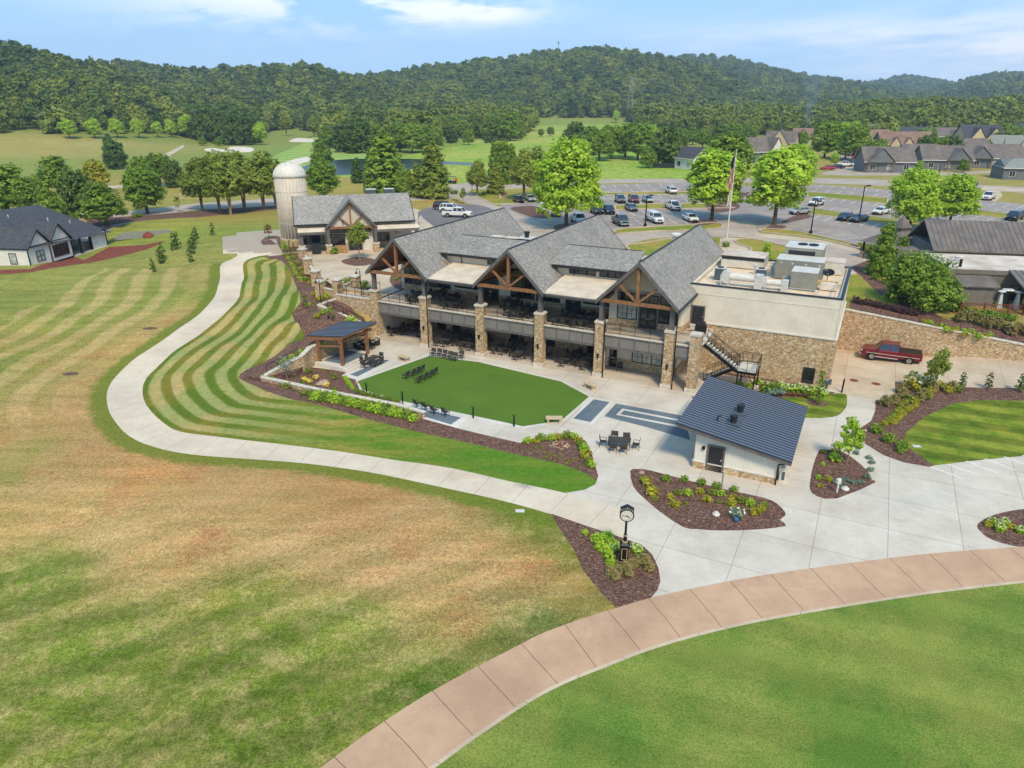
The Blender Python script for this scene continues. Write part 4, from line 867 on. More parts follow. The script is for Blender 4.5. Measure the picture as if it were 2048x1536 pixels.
# ---------- barn with silo
AO=P(659.5,506,4.5)
bn=thing('barn_building','grey shingled barn-style building with one timber gable beside the silo','building',(AO.x,AO.y,4.5),R(15))
def bwall(nm,a0,a1,b0,b1,z0,z1,mat='siding_tan',par=None): s=MB(); s.box(a0,a1,b0,b1,z0,z1); return s.build(nm,mat,par or bn)
bwall('wall',-4.1,12.9,3.0,9.8,0,4.4); bwall('stone_base',-4.15,9.6,2.92,3.0,0,.9,'stone'); bwall('wall',.2,6.7,.9,3.0,0,4.0); bwall('floor_slab',-4.2,13.4,-.4,3,-.3,.06,'concrete_tan')
s=MB(); s.prism([(-4.7,-.5+.6,4.35),(-4.7,6.5,7.75),(-4.7,13.2,4.35),(-4.7,13.2,4.15),(-4.7,6.5,7.5),(-4.7,.1,4.15)],(17.8,0,0)); mr=s.build('roof','shingle_far',bn)
s=MB(); s.box(-4.7,13.1,-.02,.1,4.1,4.38); s.box(-4.78,-4.7,.1,.3,4.1,4.4); s.prism([(-4.8,.1,4.4),(-4.8,6.5,7.8),(-4.8,6.5,7.5),(-4.8,.1,4.1)],(.1,0,0)); s.prism([(13.1,.1,4.4),(13.1,6.5,7.8),(13.1,6.5,7.5),(13.1,.1,4.1)],(.1,0,0)); s.build('fascia','dark_trim',mr)
s=MB(); c=3.45
for sg in (-1,1): s.prism([(c,-.8,7.9),(c+sg*3.85,-.8,3.75),(c+sg*3.85,-.8,3.55),(c,-.8,7.68)],(0,7.4,0))
gr_=s.build('gable_roof','shingle_far',bn)
s=MB()
for sg in (-1,1): s.prism([(c,-.87,7.96),(c+sg*3.9,-.87,3.8),(c+sg*3.9,-.87,3.42),(c,-.87,7.52)],(0,.065,0))
s.sep('barge_board','grey_trim',gr_)
s=MB(); s.prism([(c-3.5,-.1,3.7),(c+3.5,-.1,3.7),(c,-.1,7.5)],(0,.2,0)); s.build('gable_wall','siding_tan',bn)
truss(c,3.8,-.35,3.75,7.85,bn,.22)
s=MB(); s.box(3.5-1.3,3.5-1.1,-.5,-.35,4.5,4.75); s.build('gable_lamp','black',bn)
for a0,a1 in ((-4.3,-.35),(7.2,13.6)):
    s=MB(); s.prism([(a0,-.95,3.4),(a0,.6,3.95),(a0,.6,3.85),(a0,-.95,3.3)],(a1-a0,0,0)); o=s.build('porch_roof','awning',bn); s=MB(); s.box(a0,a1,-1.0,-.85,3.0,3.36); s.build('porch_beam','grey_trim',o)
for a in (-3.9,0,7.0,10.2,13.2):
    s=MB(); s.box(a-.42,a+.42,-.95,-.1,0,1.2); o=s.build('stone_pier','stone',bn); s=MB(); s.box(a-.5,a+.5,-1.02,-.03,1.2,1.36); s.build('cap','capstone',o); s=MB(); s.box(a-.19,a+.19,-.72,-.34,1.36,3.3 if a not in(0,7.0) else 3.6); s.build('post','grey_trim',bn)
window(bn,-3.6,-.7,1.0,2.6,2.92,3,1,'glass',2); window(bn,7.4,9.3,1.0,2.6,2.92,3,1,'glass',2); window(bn,.5,6.4,2.9,3.55,.9,6,1); window(bn,.4,2.4,.9,2.6,.9,2,1,'glass',2); door(bn,3.0,4.9,.05,2.5,.9,'grey_trim','dark_trim',True,leaves=2)
s=MB(); s.box(5.2,6.5,.82,.9,0,2.6); s.build('panel_wall','white',bn)
for k in range(2):
    a,b=(3.2,6.2)[k],9.2; q=bn.matrix_world
t=None
def frame_pt(o,h,a,b,z=0): return Vector((o.x+math.cos(h)*a-math.sin(h)*b,o.y+math.sin(h)*a+math.cos(h)*b,z))
for k,(a,b) in enumerate(((7.3,8.0),(10.2,8.0))):
    p=frame_pt(AO,R(15),a,b,11.25); t=thing('condenser',('left','right')[k]+' grey-green condenser behind the barn roof ridge','condenser',p,R(15)); s=MB(); s.box(-.75,.75,-.5,.5,.3,1.5); s.build('casing','bluedoor',t); s=MB(); s.box(-.8,.8,-.55,.55,1.5,1.58); s.box(-.5,-.4,-.4,.4,-.6,.3); s.box(.4,.5,-.4,.4,-.6,.3); s.build('lid','unit_light',t)
for k,(a,lab,w) in enumerate(((1.3,'open timber crate left of the barn door',.42),(2.15,'open timber crate nearest the barn door',.5))):
    p=frame_pt(AO,R(15),a,-.1,4.56); t=thing('timber_crate',lab,'crate',p,R(15)); s=MB()
    for y in (-w,w-.05): 
        for z in (0,.35,.7): s.box(-w,w,y,y+.05,z,z+.3)
    for x in (-w,w-.05):
        for z in (0,.35,.7): s.box(x,x+.05,-w+.05,w-.05,z,z+.3)
    s.build('slats','pale_wood',t); s=MB()
    for x in (-w-.02,w-.04):
        for y in (-w-.02,w-.04): s.box(x,x+.06,y,y+.06,0,1.05)
    s.sep('corner_posts','pale_wood',t)
p=frame_pt(AO,R(15),-1.9,-.3,4.56); t=thing('dark_cabinet','tall dark cabinet on the barn porch by the left window','cabinet',p,R(15)); s=MB(); s.box(-.65,.65,-.35,.35,.05,1.55); s.build('carcass','dark_trim',t); s=MB(); s.box(-.68,.68,-.38,.38,1.55,1.6); s.box(-.01,.01,-.36,-.35,.1,1.5); s.build('top','black',t)
SP=P(594,487,4.5); t=thing('silo','tall cream round silo with white ribbed dome','silo',SP)
s=MB(); s.lathe([(2.36,1.0),(2.36,10.4)],48); s.build('drum','siding_silo' if 'siding_silo' in MT else 'siding_tan',t,True)
s=MB(); s.lathe([(2.5,-.5),(2.5,.9),(2.42,1.0)],40); s.build('stone_base','stone',t)
s=MB()
for z in (1.0,3.4,5.8,8.2,10.35): s.lathe([(2.39,z),(2.40,z+.02),(2.40,z+.06),(2.39,z+.08)],48)
s.build('hoop','siding_tan',t)
s=MB()
for i in range(28): an=i*6.2832/28; s.box(-.02,.02,-.02,.02,0,.01) if 0 else s.beam((2.37*math.cos(an),2.37*math.sin(an),1.0),(2.37*math.cos(an),2.37*math.sin(an),10.38),.06,.05,(math.cos(an),math.sin(an),0))
s.build('seam','siding_tan',t)
s=MB(); s.lathe([(2.44*math.cos(k*R(90)/9)+.02,10.42+2.15*math.sin(k*R(90)/9)) for k in range(10)],40); d=s.build('dome','white',t,True)
s=MB()
for i in range(24):
    an=i*R(15)
    for k in range(8):
        a1,a2=k*R(90)/9,(k+1)*R(90)/9; s.beam((2.47*math.cos(a1)*math.cos(an),2.47*math.cos(a1)*math.sin(an),10.42+2.18*math.sin(a1)),(2.47*math.cos(a2)*math.cos(an),2.47*math.cos(a2)*math.sin(an),10.42+2.18*math.sin(a2)),.05,.05)
s.build('rib','white',d)
# ---------- stepped stone piers and low wall at the plaza edge
for k,(x,y,h) in enumerate(((612,527,1.25),(631,553,1.3),(648,577,1.35),(584,505,1.1),(677,594,2.1),(712,577,1.5))):
    lab=['stone pier with white cap, second along the plaza edge from the barn','stone pier with white cap in the middle of the plaza edge','stone pier with white cap at the near bend of the plaza edge','short stone pier nearest the barn porch','tall stone pier at the head of the ramp','stone pier behind the ramp planter'][k]
    p=P(x,y,4.5 if k!=4 else 4.0); 
    if k==0: p=P(617,536,4.4)
    if k==1: p=P(633,563,4.4)
    if k==2: p=P(652,590,4.1) if 0 else P(641,585,4.2)
    if k==3: p=P(606,514,4.5)
    t=thing('stone_pier',lab,'pier',p,R(-20)); s=MB(); s.box(-.45,.45,-.45,.45,-.8,h); s.build('shaft','stone',t); s=MB(); s.box(-.55,.55,-.55,.55,h,h+.16); s.build('cap','capstone',t)
def wall(name,label,pts,th=.4,mat='stone',cap=.12,capmat='capstone',base=-.6):
    # pts: (x,y,ztop,zbase)
    t=thing(name,label,'wall',(pts[0][0],pts[0][1],0)); o=Vector((pts[0][0],pts[0][1],0)); s=MB();c=MB()
    for i in range(len(pts)-1):
        (x0,y0,t0,b0),(x1,y1,t1,b1)=pts[i],pts[i+1]; d=Vector((x1-x0,y1-y0,0)); n=Vector((-d.y,d.x,0)).normalized()*th/2; a=Vector((x0,y0,0))-o; b=Vector((x1,y1,0))-o; e=d.normalized()*.1
        for m,w,lo,hi in ((s,1,None,0),(c,1.3,0,cap)):
            q=[]
            for pt,tz,bz in ((a-(e if m is c else e*0),t0,b0),(b+(e if m is c else e*0),t1,b1)):
                zz=(bz+base) if lo is None else tz; zt=tz+hi
                q.append([pt-n*w+Vector((0,0,zz)),pt+n*w+Vector((0,0,zz)),pt+n*w+Vector((0,0,zt)),pt-n*w+Vector((0,0,zt))])
            m.loft(q)
    s.build('stonework',mat,t); c.build('coping',capmat,t); return t
def abw(l): return [(AB(a,b).x,AB(a,b).y,zt,zb) for a,b,zt,zb in l]
wall('retaining_wall','tall stone retaining wall left of the balcony, railing on top',abw([(-42.5,.1,4.5,1.5),(-37.3,.1,4.5,-.1)]))
t=thing('iron_railing','black railing on the tall stone wall left of the balcony','railing',AB(-42.4,.1,4.62),BH); railing('rail',t,[(0,0,0),(5.0,0,0)],1.05,1.2,4); railing('rail',t,[(0,0,0),(.3,2.2,0),(3.5,3.5,0)],1.05,1.5,2)
wall('ramp_wall','low white-capped wall along the outer side of the stair flight',abw([(-43.6,-2.15,3.6,3.0),(-40.5,-2.0,2.9,2.2),(-37.2,-1.9,2.1,1.2)]),.3)
wall('ramp_wall','short white-capped wall closing the upper end of the stair landing',abw([(-43.6,-2.1,3.62,3.0),(-42.7,0.0,4.0,3)]),.25)
wall('retaining_wall','stone retaining wall behind the timber pavilion',abw([(-37.35,-.4,2.0,0),(-37.35,-11.2,2.0,0)]))
wall('retaining_wall','stone garden wall descending from the pavilion to its pointed end',abw([(-37.3,-11.2,1.95,0),(-36.95,-12.6,1.75,0),(-38.9,-16.4,.35,0)]))
pw=[G(540,754),G(600,777),G(640,787),G(709,801),G(793,818),G(848,836)]; tip=AB(-38.9,-16.4)
wall('garden_wall','long low white-capped garden wall below the shrub row',[(tip.x,tip.y,.3,-.2),(pw[2].x,pw[2].y,.35,-.3),(pw[3].x,pw[3].y,.38,-.3),(pw[4].x,pw[4].y,.42,-.3),(pw[5].x,pw[5].y,.5,-.3)],.35)
wall('plaza_edge_wall','low stone edge wall between the plaza piers and the mulch slope',[(P(606,500,4.5).x,P(606,500,4.5).y,4.7,3.8),(P(617,528,4.5).x,P(617,528,4.5).y,4.7,3.8),(P(633,556,4.5).x,P(633,556,4.5).y,4.7,3.8),(P(641,578,4.5).x,P(641,578,4.5).y,4.65,3.6),(P(677,585,4.5).x,P(677,585,4.5).y,4.65,3.3)],.3)
wall('ramp_planter_wall','low white-capped planter wall on the plaza above the ramp',[(P(690,575,4.5).x,P(690,575,4.5).y,4.8,4.4),(P(708,567,4.5).x,P(708,567,4.5).y,4.8,4.4)],.25)
wall('ramp_planter_wall','white-capped planter wall beside the leftmost balcony column',[(P(683,581,4.5).x,P(683,581,4.5).y,4.85,4.4),(P(742,590,4.5).x,P(742,590,4.5).y,4.85,4.4)],.25)
# steps of the stair flight
t=thing('stone_steps','concrete stair flight descending between the ramp wall and the tall stone wall','steps',AB(-42.9,-1.0,0),BH); s=MB(); n=9
for k in range(n): s.box(1.2+k*.5,1.7+k*.5,-.95,.85,0,3.0-k*.16)
s.box(-.2,1.2,-.9,.9,2.2,3.15); s.build('flight','concrete',t)
t=thing('iron_railing','black handrail beside the concrete stair flight','railing',AB(-42.9,-1.9,0),BH); railing('rail',t,[(.4,0,3.2),(1.3,0,3.15),(5.6,0,1.9)],.95,1.4,2)
railing_pts=[AB(-38.6,-15.8,.45),AB(-37.2,-13.1,1.5)]
t=thing('iron_railing','black railing on the garden wall near its pointed end','railing',AB(-38.75,-15.9,.45),math.atan2((AB(-37.0,-12.9)-AB(-38.75,-15.9)).y,(AB(-37.0,-12.9)-AB(-38.75,-15.9)).x)); railing('rail',t,[(0,0,0),(3.3,0,1.2)],1.0,1.1,2)
# right retaining wall
e=Vector((WALLR[2][0],WALLR[2][1],0)); a_=Vector((WALLR[0][0],WALLR[0][1],0)); b_=Vector((WALLR[1][0],WALLR[1][1],0))
wall('retaining_wall','long high stone retaining wall behind the red pickup truck',[(a_.x,a_.y,4.6,0),(b_.x,b_.y,2.95,0),(e.x,e.y,1.7,0)],.45,base=-.5)
d=(b_-a_); L_=d.length; t=thing('iron_railing','thin black railing along the top of the high right retaining wall','railing',(a_.x,a_.y+.1,4.72),math.atan2(d.y,d.x)); railing('rail',t,[(.5,0,-.05),(L_,0,-1.65)],1.1,1.9,2)
# ---------- service hut with standing-seam mono roof
SO=P(1386,934); hut=thing('service_hut','small cream hut with dark blue metal roof in front of the stone wing','hut',SO,BH)
s=MB(); s.prism([(0,0,.6),(5.9,0,.6),(5.9,0,2.15),(0,0,3.1)],(0,9.4,0)); s.build('wall','siding_shed',hut)
s=MB(); s.box(-.07,5.97,-.07,9.47,-.1,.55); s.build('stone_base','stone',hut); s=MB(); s.box(-.1,6.0,-.1,9.5,.55,.64); s.build('ledge','white',hut)
s=MB(); s.prism([(-1.38,-.65,3.66),(6.87,-.65,2.32),(6.87,-.65,2.02),(-1.38,-.65,3.36)],(0,10.7,0)); s.build('roof_edge','grey_trim',hut)
m,n,b=nt('metal_roof',.45); b.inputs['Base Color'].default_value=(.13,.145,.165,1); b.inputs['Metallic'].default_value=.15; MT['metal_roof']=m
def seam_roof(par,a0,za,a1,zb,b0,b1,sp=.42,along='a',mat='metal_roof'):
    s=MB(); s.prism([(a0,b0,za),(a1,b0,zb),(a1,b0,zb-.04),(a0,b0,za-.04)],(0,b1-b0,0)); o=s.build('roof_sheet',mat,par); r=MB()
    n=int((b1-b0)/sp)
    for k in range(n+1):
        y=b0+(b1-b0)*k/n; r.beam((a0,y,za+.02),(a1,y,zb+.02),.06,.045)
    r.build('seam','dark_trim',o); return o
seam_roof(hut,-1.42,3.72,6.9,2.37,-.7,10.1)
door(hut,1.05,2.1,0,2.05,-.02); s=MB(); s.box(.55,.75,-.18,0,1.7,1.95); s.build('wall_lamp','black',hut)
s=MB(); s.tube((6.0,-.15,0),(6.0,-.15,1.7),.05,n=6); s.tube((6.0,-.15,1.7),(6.6,-.4,2.1),.05,n=6); s.sep('downspout','black',hut)
for k,(a,b,lab) in enumerate(((2.2,2.4,'lower dark roof vent of the hut, nearest the door'),(2.3,4.7,'upper dark roof vent of the hut'))):
    z=3.72-(a+1.42)*.1623; p=SO+Vector((math.cos(BH)*a-math.sin(BH)*b,math.sin(BH)*a+math.cos(BH)*b,z)); t=thing('roof_vent',lab,'roof vent',p,BH); s=MB(); s.box(-.5,.5,-.4,.4,-.1,.08); s.build('flashing','bluedoor',t); s=MB(); s.lathe([(.24,0),(.24,.45),(.3,.47),(.3,.7),(.2,.72)],14); s.build('drum','dark_trim',t)
p=SO+Vector((math.cos(BH)*1.1-math.sin(BH)*1.9,math.sin(BH)*1.1+math.cos(BH)*1.9,3.3)); t=thing('vent_pipe','thin bent vent pipe left of the lower hut vent','vent pipe',p,BH); s=MB(); s.tube((0,0,-.1),(0,0,.45),.05); s.build('pipe','black',t); s=MB(); s.tube((0,0,.43),(.25,0,.47),.05); s.build('elbow','black',t)
p=SO+Vector((math.cos(BH)*6.35-math.sin(BH)*.9,math.sin(BH)*6.35+math.cos(BH)*.9,0)); t=thing('condenser','white air conditioner unit behind the hut corner on its pad','air conditioner',p,BH); s=MB(); s.box(-.22,.22,-.5,.5,.12,1.25); s.build('casing','white',t); s=MB(); s.box(-.4,.4,-.7,.7,0,.12); s.build('pad','concrete',t); s=MB(); s.box(-.05,.15,-.52,-.5,.3,.95); s.build('grille','bluedoor',t)
# ---------- timber pavilion
pv=thing('timber_pavilion','timber post pavilion with sloping dark metal roof at the turf corner','pavilion',AB(0,0),BH)
s=MB(); s.box(-37.0,-33.3,-10.9,-5.6,-.1,.42); s.build('platform','kerbstone',pv); s=MB(); s.box(-36.6,-33.8,-10.0,-6.3,.42,.428); s.build('slate_floor','slate',pv)
s=MB()
for k in range(2): s.box(-33.3+k*.35,-32.95+k*.35,-10.9,-6.2,-.1,.28-k*.14)
s.build('step','kerbstone',pv)
for a,b,z in ((-36.75,-10.3,2.75),(-33.75,-10.3,3.15),(-36.75,-6.1,2.75),(-33.75,-6.1,3.15)): s=MB(); s.box(a-.14,a+.14,b-.14,b+.14,.42,z); s.box(a-.17,a+.17,b-.17,b+.17,.42,.5); s.build('post','wood',pv)
s=MB()
for b in (-10.3,-6.1): s.beam((-38.0,b,2.78),(-33.5,b,3.3),.16,.26); s.beam((-36.6,b,2.1),(-33.9,b,2.5),.12,.2)
for a,z in ((-36.75,2.7),(-33.75,3.05)): s.beam((a,-10.6,z-.1),(a,-5.2,z-.1),.14,.24)
s.build('beam','wood',pv)
s=MB(); s.prism([(-38.15,-10.3,3.0),(-33.4,-10.3,3.58),(-33.4,-10.3,3.36),(-38.15,-10.3,2.78)],(0,5.6,0)); s.build('roof_edge','wood',pv)
seam_roof(pv,-38.2,3.05,-33.35,3.64,-10.35,-4.65,.45)
# ---------- white house at the left
HO=P(61,531,3.0); wh=thing('white_house','white farmhouse with black shingle roof and black-framed windows','house',HO,R(84))
s=MB(); s.prism([(0,-.0,-.5),(0,14,-.5),(0,14,2.6),(0,0,2.6)],(9.5,0,0)); s.prism([(.12,0,2.6),(4.6,0,2.6),(2.5,0,4.85)],(0,3,0)); s.prism([(4.7,0,2.6),(9.3,0,2.6),(7.1,0,5.05)],(0,3,0)); s.box(14.6,18.4,.2,.5,-.6,2.0); s.box(9.5,11.0,6,14,-.5,2.4); s.build('wall','siding_white',wh)
s=MB()
for a in (0,4.65,9.45): s.box(a-.08,a+.08,-.09,.0,-.5,2.6)
s.box(0,9.5,-.06,0,2.55,2.68); s.box(-.1,9.6,-.1,0,-.6,-.4); s.box(-.1,0,-.1,14,-.6,-.4); s.box(18.4,18.55,.1,.6,-.6,2.3); s.box(14.5,14.6,.1,.6,-.6,2.2)
for c_,h_ in ((2.5,4.85),(7.1,5.05)):
    for sg in (-1,1): s.prism([(c_,-.32,h_+.12),(c_+sg*2.5,-.32,2.55),(c_+sg*2.5,-.32,2.3),(c_,-.32,h_-.15)],(0,.12,0))
s.sep('black_trim','black',wh)
window(wh,1.7,3.2,.3,1.75,0,2,2,'glass_pale',0); window(wh,5.3,8.6,.2,1.9,0,4,1,'glass')
for b in (2.0,5.2,9.0): window(wh,b,b+1.0,.2,1.7,0,1,1,'glass_pale',0,ax=2)
s=MB()
for c_,h_ in ((2.5,4.85),(7.1,5.05)):
    for sg in (-1,1): s.prism([(c_,-.35,h_+.18),(c_+sg*2.6,-.35,2.5),(c_+sg*2.6,-.35,2.3),(c_,-.35,h_-.02)],(0,7.4,0))
s.prism([(-.35,-.2,2.55),(5.6,7.5,7.0),(5.6,7.5,6.8),(-.35,-.2,2.35)],(0,0.01,0)) if 0 else None
# main hipped mass behind the gables
s.add([(-.4,-.3,2.55),(19.5,-.4,1.65),(19.5,22,2.6),(-.4,22,2.6),(6,11,6.7),(17.3,10.6,6.5)],[(0,1,5,4),(1,2,5),(2,3,4,5),(3,0,4),(0,3,2,1)])
s.build('roof','darkroof',wh)
s=MB(); s.box(11.3,11.6,-.2,.1,-.6,2.2); s.build('porch_post','black',wh); s=MB(); s.box(9.5,18.4,-.2,6,-.7,-.45); s.box(9.6,18.3,5.6,5.8,-.5,2.0); s.box(14.0,17.8,2,2.3,-.4,.6); s.sep('porch_wall','siding_tan',wh)
s=MB()
for a,b,z in ((8,8.5,6.0),(12.5,5.5,4.9),(5,8.4,5.7),(15.5,4,4.0)): s.tube((a,b,z-1),(a,b,z+.25),.07,n=6)
s.sep('vent_pipe','white',wh)
p=frame_pt(HO,R(84),23.5,-3.6,3.6); t=thing('block_retaining_wall','low grey block retaining wall beside the red soil by the white house','wall',p,R(28))
s=MB()
for k in range(5): s.box(-5.5+k*.5,5.5-k*.3,-.4+k*.18,-.1+k*.18,-.6+k*.22,-.38+k*.22)
s.build('block_course','unit',t)
t=thing('rubble_heap','small heap of red soil beside the block wall','soil heap',G(297,473)); s=MB(); s.lathe([(1.1,-.1),(.8,.35),(.3,.75),(.05,.8)],9); s.build('heap','redsoil',t)
# ---------- foliage
def leafmesh(name,blobs,n,size,mat,seed,up=.35,droop=0.,fill=.25,clump=14,elong=1.):
    r=random.Random(seed); V=[];F=[];T=[]; tot=sum(b[3]*b[4]*b[5] for b in blobs)**1
    ws=[(b[3]*b[4]*b[5])**.67 for b in blobs]; sw=sum(ws)
    for b,w in zip(blobs,ws):
        cnt=max(6,int(n*w/sw)); k=max(4,int(cnt/clump))
        cen=[]
        for i in range(k):
            th=math.acos(r.uniform(-1,1)); ph=r.uniform(0,6.283); rr=r.uniform(.72,1.05) if r.random()>fill else r.uniform(.2,.75)
            cen.append((Vector((math.sin(th)*math.cos(ph),math.sin(th)*math.sin(ph),math.cos(th)))*rr,min(1,max(0,r.gauss(.5,.25)))))
        cr_=.24
        for i in range(cnt):
            c,t=cen[i%k]; p=c+Vector((r.gauss(0,cr_*.6),r.gauss(0,cr_*.6),r.gauss(0,cr_*.5)))*(1 if len(blobs)>1 else .6)
            q=Vector((b[0]+p.x*b[3],b[1]+p.y*b[4],b[2]+p.z*b[5]))
            if droop: q.z-=droop*r.random()*b[5]
            nrm=(Vector((p.x,p.y,p.z+up))+Vector((r.uniform(-1,1),r.uniform(-1,1),r.uniform(-.6,1)))*.75).normalized()
            a=nrm.orthogonal().normalized(); a=Matrix.Rotation(r.uniform(0,6.28),3,nrm)@a; bb=nrm.cross(a); s=size*r.uniform(.6,1.25)
            o=len(V); V+=[q-a*s*elong,q-bb*s*.62,q+a*s*elong,q+bb*s*.62]; F.append((o,o+1,o+2,o+3)); T+=[min(1,max(0,t+r.uniform(-.18,.18)))]*4
    me=bpy.data.meshes.new(name); me.from_pydata([tuple(v) for v in V],[],F); me.update()
    me.attributes.new('tint','FLOAT','POINT').data.foreach_set('value',T); me.materials.append(MT[mat]); return me
def obj_of(name,me,par=None):
    o=bpy.data.objects.new(name,me); COL.objects.link(o)
    if par: o.parent=par
    return o
def ball_blobs(seed,h0,h1,rad,n,top=.5):
    r=random.Random(seed); out=[(0,0,(h0+h1)/2,rad*.72,rad*.72,(h1-h0)*.42)]
    for i in range(n):
        t=r.random(); z=h0+(h1-h0)*(.12+.8*t); e=math.sin(math.pi*min(1,max(.08,(.15+.75*t)**top)))**.6
        an=i*2.399+r.uniform(-.3,.3); d=rad*.62*e*r.uniform(.75,1.1); s=rad*r.uniform(.2,.42)
        out.append((math.cos(an)*d,math.sin(an)*d,z,s,s,s*r.uniform(.7,.95)))
    return out
def cone_blobs(seed,h0,h1,rad,n,pw=1.,tw=.12):
    r=random.Random(seed); out=[]
    for i in range(n):
        t=(i+.5)/n; z=h0+(h1-h0)*t; e=(1-t)**pw*(1-tw)+tw; an=i*2.399; d=rad*e*.5; s=rad*(.28+.34*e)
        out.append((math.cos(an)*d*r.uniform(.8,1.1),math.sin(an)*d*r.uniform(.8,1.1),z,s,s,s*.8))
    return out
def trunk(par,h,r0,limbs=7,seed=1,h0=.3,sp=.5,mat='bark',multi=1):
    r=random.Random(seed); s=MB()
    for m in range(multi):
        an=m*6.28/multi; dx,dy=(math.cos(an)*sp*.35*h*.3,math.sin(an)*sp*.35*h*.3) if multi>1 else (0,0)
        p=Vector((dx*.15,dy*.15,-.25)); q=Vector((dx*.6+r.uniform(-.1,.1),dy*.6+r.uniform(-.1,.1),h*.45)); e=Vector((dx*1.3+r.uniform(-.2,.2),dy*1.3,h*.86)); k=r0/(multi**.5)
        s.tube(p,p+Vector((0,0,.45)),k*1.5,k*1.05,8,False); s.tube(p+Vector((0,0,.45)),q,k*1.05,k*.7,8,False); s.tube(q,e,k*.7,k*.15,7,False)
        for i in range(limbs):
            t=h0+(.8-h0)*(i+.5)/limbs; b=p.lerp(q,min(1,t/.45)) if t<.45 else q.lerp(e,(t-.45)/.41); a=i*2.4+r.uniform(-.4,.4); L=h*.27*(1.1-t)*sp*2
            c=b+Vector((math.cos(a)*L,math.sin(a)*L,L*.75)); s.tube(b,c,k*.38*(1.1-t),k*.12,6,False)
            s.tube(b.lerp(c,.5),b.lerp(c,.5)+Vector((math.cos(a+.8)*L*.5,math.sin(a+.8)*L*.5,L*.5)),k*.2*(1.1-t),k*.06,5,False)
    return s.build('trunk',mat,par)
TREES={}
def treeproto(kind,name,blobs,n,size,mat,h,r0,label='',tk={},lk={}):
    t=thing(name,'tree','tree'); trunk(t,h,r0,**tk); obj_of('crown',leafmesh('crown',blobs,n,size,mat,hash(kind)%997 if 0 else sum(map(ord,kind)),**lk),t)
    p=Proto(t); p.h=h; TREES[kind]=p
# name, height about 10 m unless noted
treeproto('maple','maple_tree',ball_blobs(3,1.9,10,4.3,46,.62),21000,.22,'l_bright',10,.22,tk=dict(seed=2))
treeproto('maple2','maple_tree',ball_blobs(5,2.2,10,3.4,38,.8),18000,.22,'l_lime',10,.2,tk=dict(seed=3))
treeproto('oak','oak_tree',ball_blobs(8,1.6,10,4.4,46,.7),19000,.23,'l_green',10,.3,tk=dict(seed=4))
treeproto('oak2','oak_tree',ball_blobs(11,1.4,10,3.9,30,.6),13000,.27,'l_green',10,.3,tk=dict(seed=5))
treeproto('darkoak','oak_tree',ball_blobs(12,.6,10,4.8,34,.7),11000,.34,'l_dark',10,.32,tk=dict(seed=6))
treeproto('birch','birch_tree',ball_blobs(14,2.2,10,3.6,28,.8),13000,.22,'l_olive',10,.26,tk=dict(seed=7,multi=3,mat='palebark',h0=.4))
treeproto('cypress','cypress_tree',cone_blobs(15,.3,10,2.5,34,.55),14000,.24,'l_green',10,.28,tk=dict(seed=8),lk=dict(droop=.4))
treeproto('conifer','conifer_tree',cone_blobs(16,.6,10,3.1,40,.9),12000,.2,'l_green',10,.2,tk=dict(seed=9,sp=.6),lk=dict(up=-.1,elong=1.5))
treeproto('bluecon','conifer_tree',cone_blobs(17,.4,10,2.9,30,.7),11000,.24,'l_olive',10,.28,tk=dict(seed=10),lk=dict(elong=1.4))
treeproto('magnolia','magnolia_tree',cone_blobs(18,.3,10,3.4,30,.7,.2),9000,.3,'l_dark',10,.25,tk=dict(seed=11))
treeproto('yellow','willow_tree',ball_blobs(20,.8,10,5.2,32,.6),11000,.3,'l_yellow',10,.3,tk=dict(seed=12,multi=2))
treeproto('young','young_tree',ball_blobs(22,1.6,5,1.5,16,.7),2600,.13,'l_bright',5,.07,tk=dict(seed=13,limbs=9,mat='palebark'))
treeproto('youngg','young_tree',ball_blobs(23,2.0,6,1.9,20,.9),4200,.14,'l_olive',6,.1,tk=dict(seed=14,limbs=10,mat='palebark'))
treeproto('sapling','magnolia_sapling',cone_blobs(24,.3,2.6,.62,14,.8,.25),900,.11,'l_dark',2.6,.05,tk=dict(seed=15,limbs=5))
treeproto('columnar','columnar_tree',cone_blobs(25,.3,4.5,.5,22,.25,.6),1800,.1,'l_green',4.5,.07,tk=dict(seed=16,limbs=4,sp=.15))
treeproto('redmaple','young_tree',ball_blobs(26,.9,3.2,1.1,12,.7),1100,.11,'l_red',3.2,.05,tk=dict(seed=17,limbs=7))
treeproto('thin','young_tree',ball_blobs(27,.8,3.6,1.0,10,.7),800,.1,'l_green',3.6,.05,tk=dict(seed=18,limbs=7,mat='palebark'))
treeproto('bluethin','young_tree',ball_blobs(28,.6,3.0,1.0,10,.7),420,.08,'l_blue',3.0,.04,tk=dict(seed=19,limbs=9,mat='palebark'))
treeproto('bushtree','spreading_tree',ball_blobs(29,.1,7,5.6,44,.55),19000,.21,'l_green',7,.3,tk=dict(seed=20,multi=4,sp=.9))
y_=lambda py: py>345
def T(kind,px,py,top,label,g='high',wd=1.,grpn=None,rz=None):
    """tree whose foot is at pixel (px,py) and whose crown top reaches pixel row top"""
    q=G(px,py,g); fw=FPX*CC-(top-768)*CS; dn=FPX*CS+(top-768)*CC; zt=CH-q.y*dn/fw; h=max(.6,zt-q.z)/TREES[kind].h
    if kind in('oak','oak2','darkoak','birch','maple','maple2','yellow'): wd*=1.24 if y_(py) else 1.22
    if kind in('conifer','bluecon','cypress','bushtree'): wd*=1.12
    return TREES[kind].put(q,rnd.uniform(0,6.28) if rz is None else rz,label,grpn,(h*wd,h*wd,h))
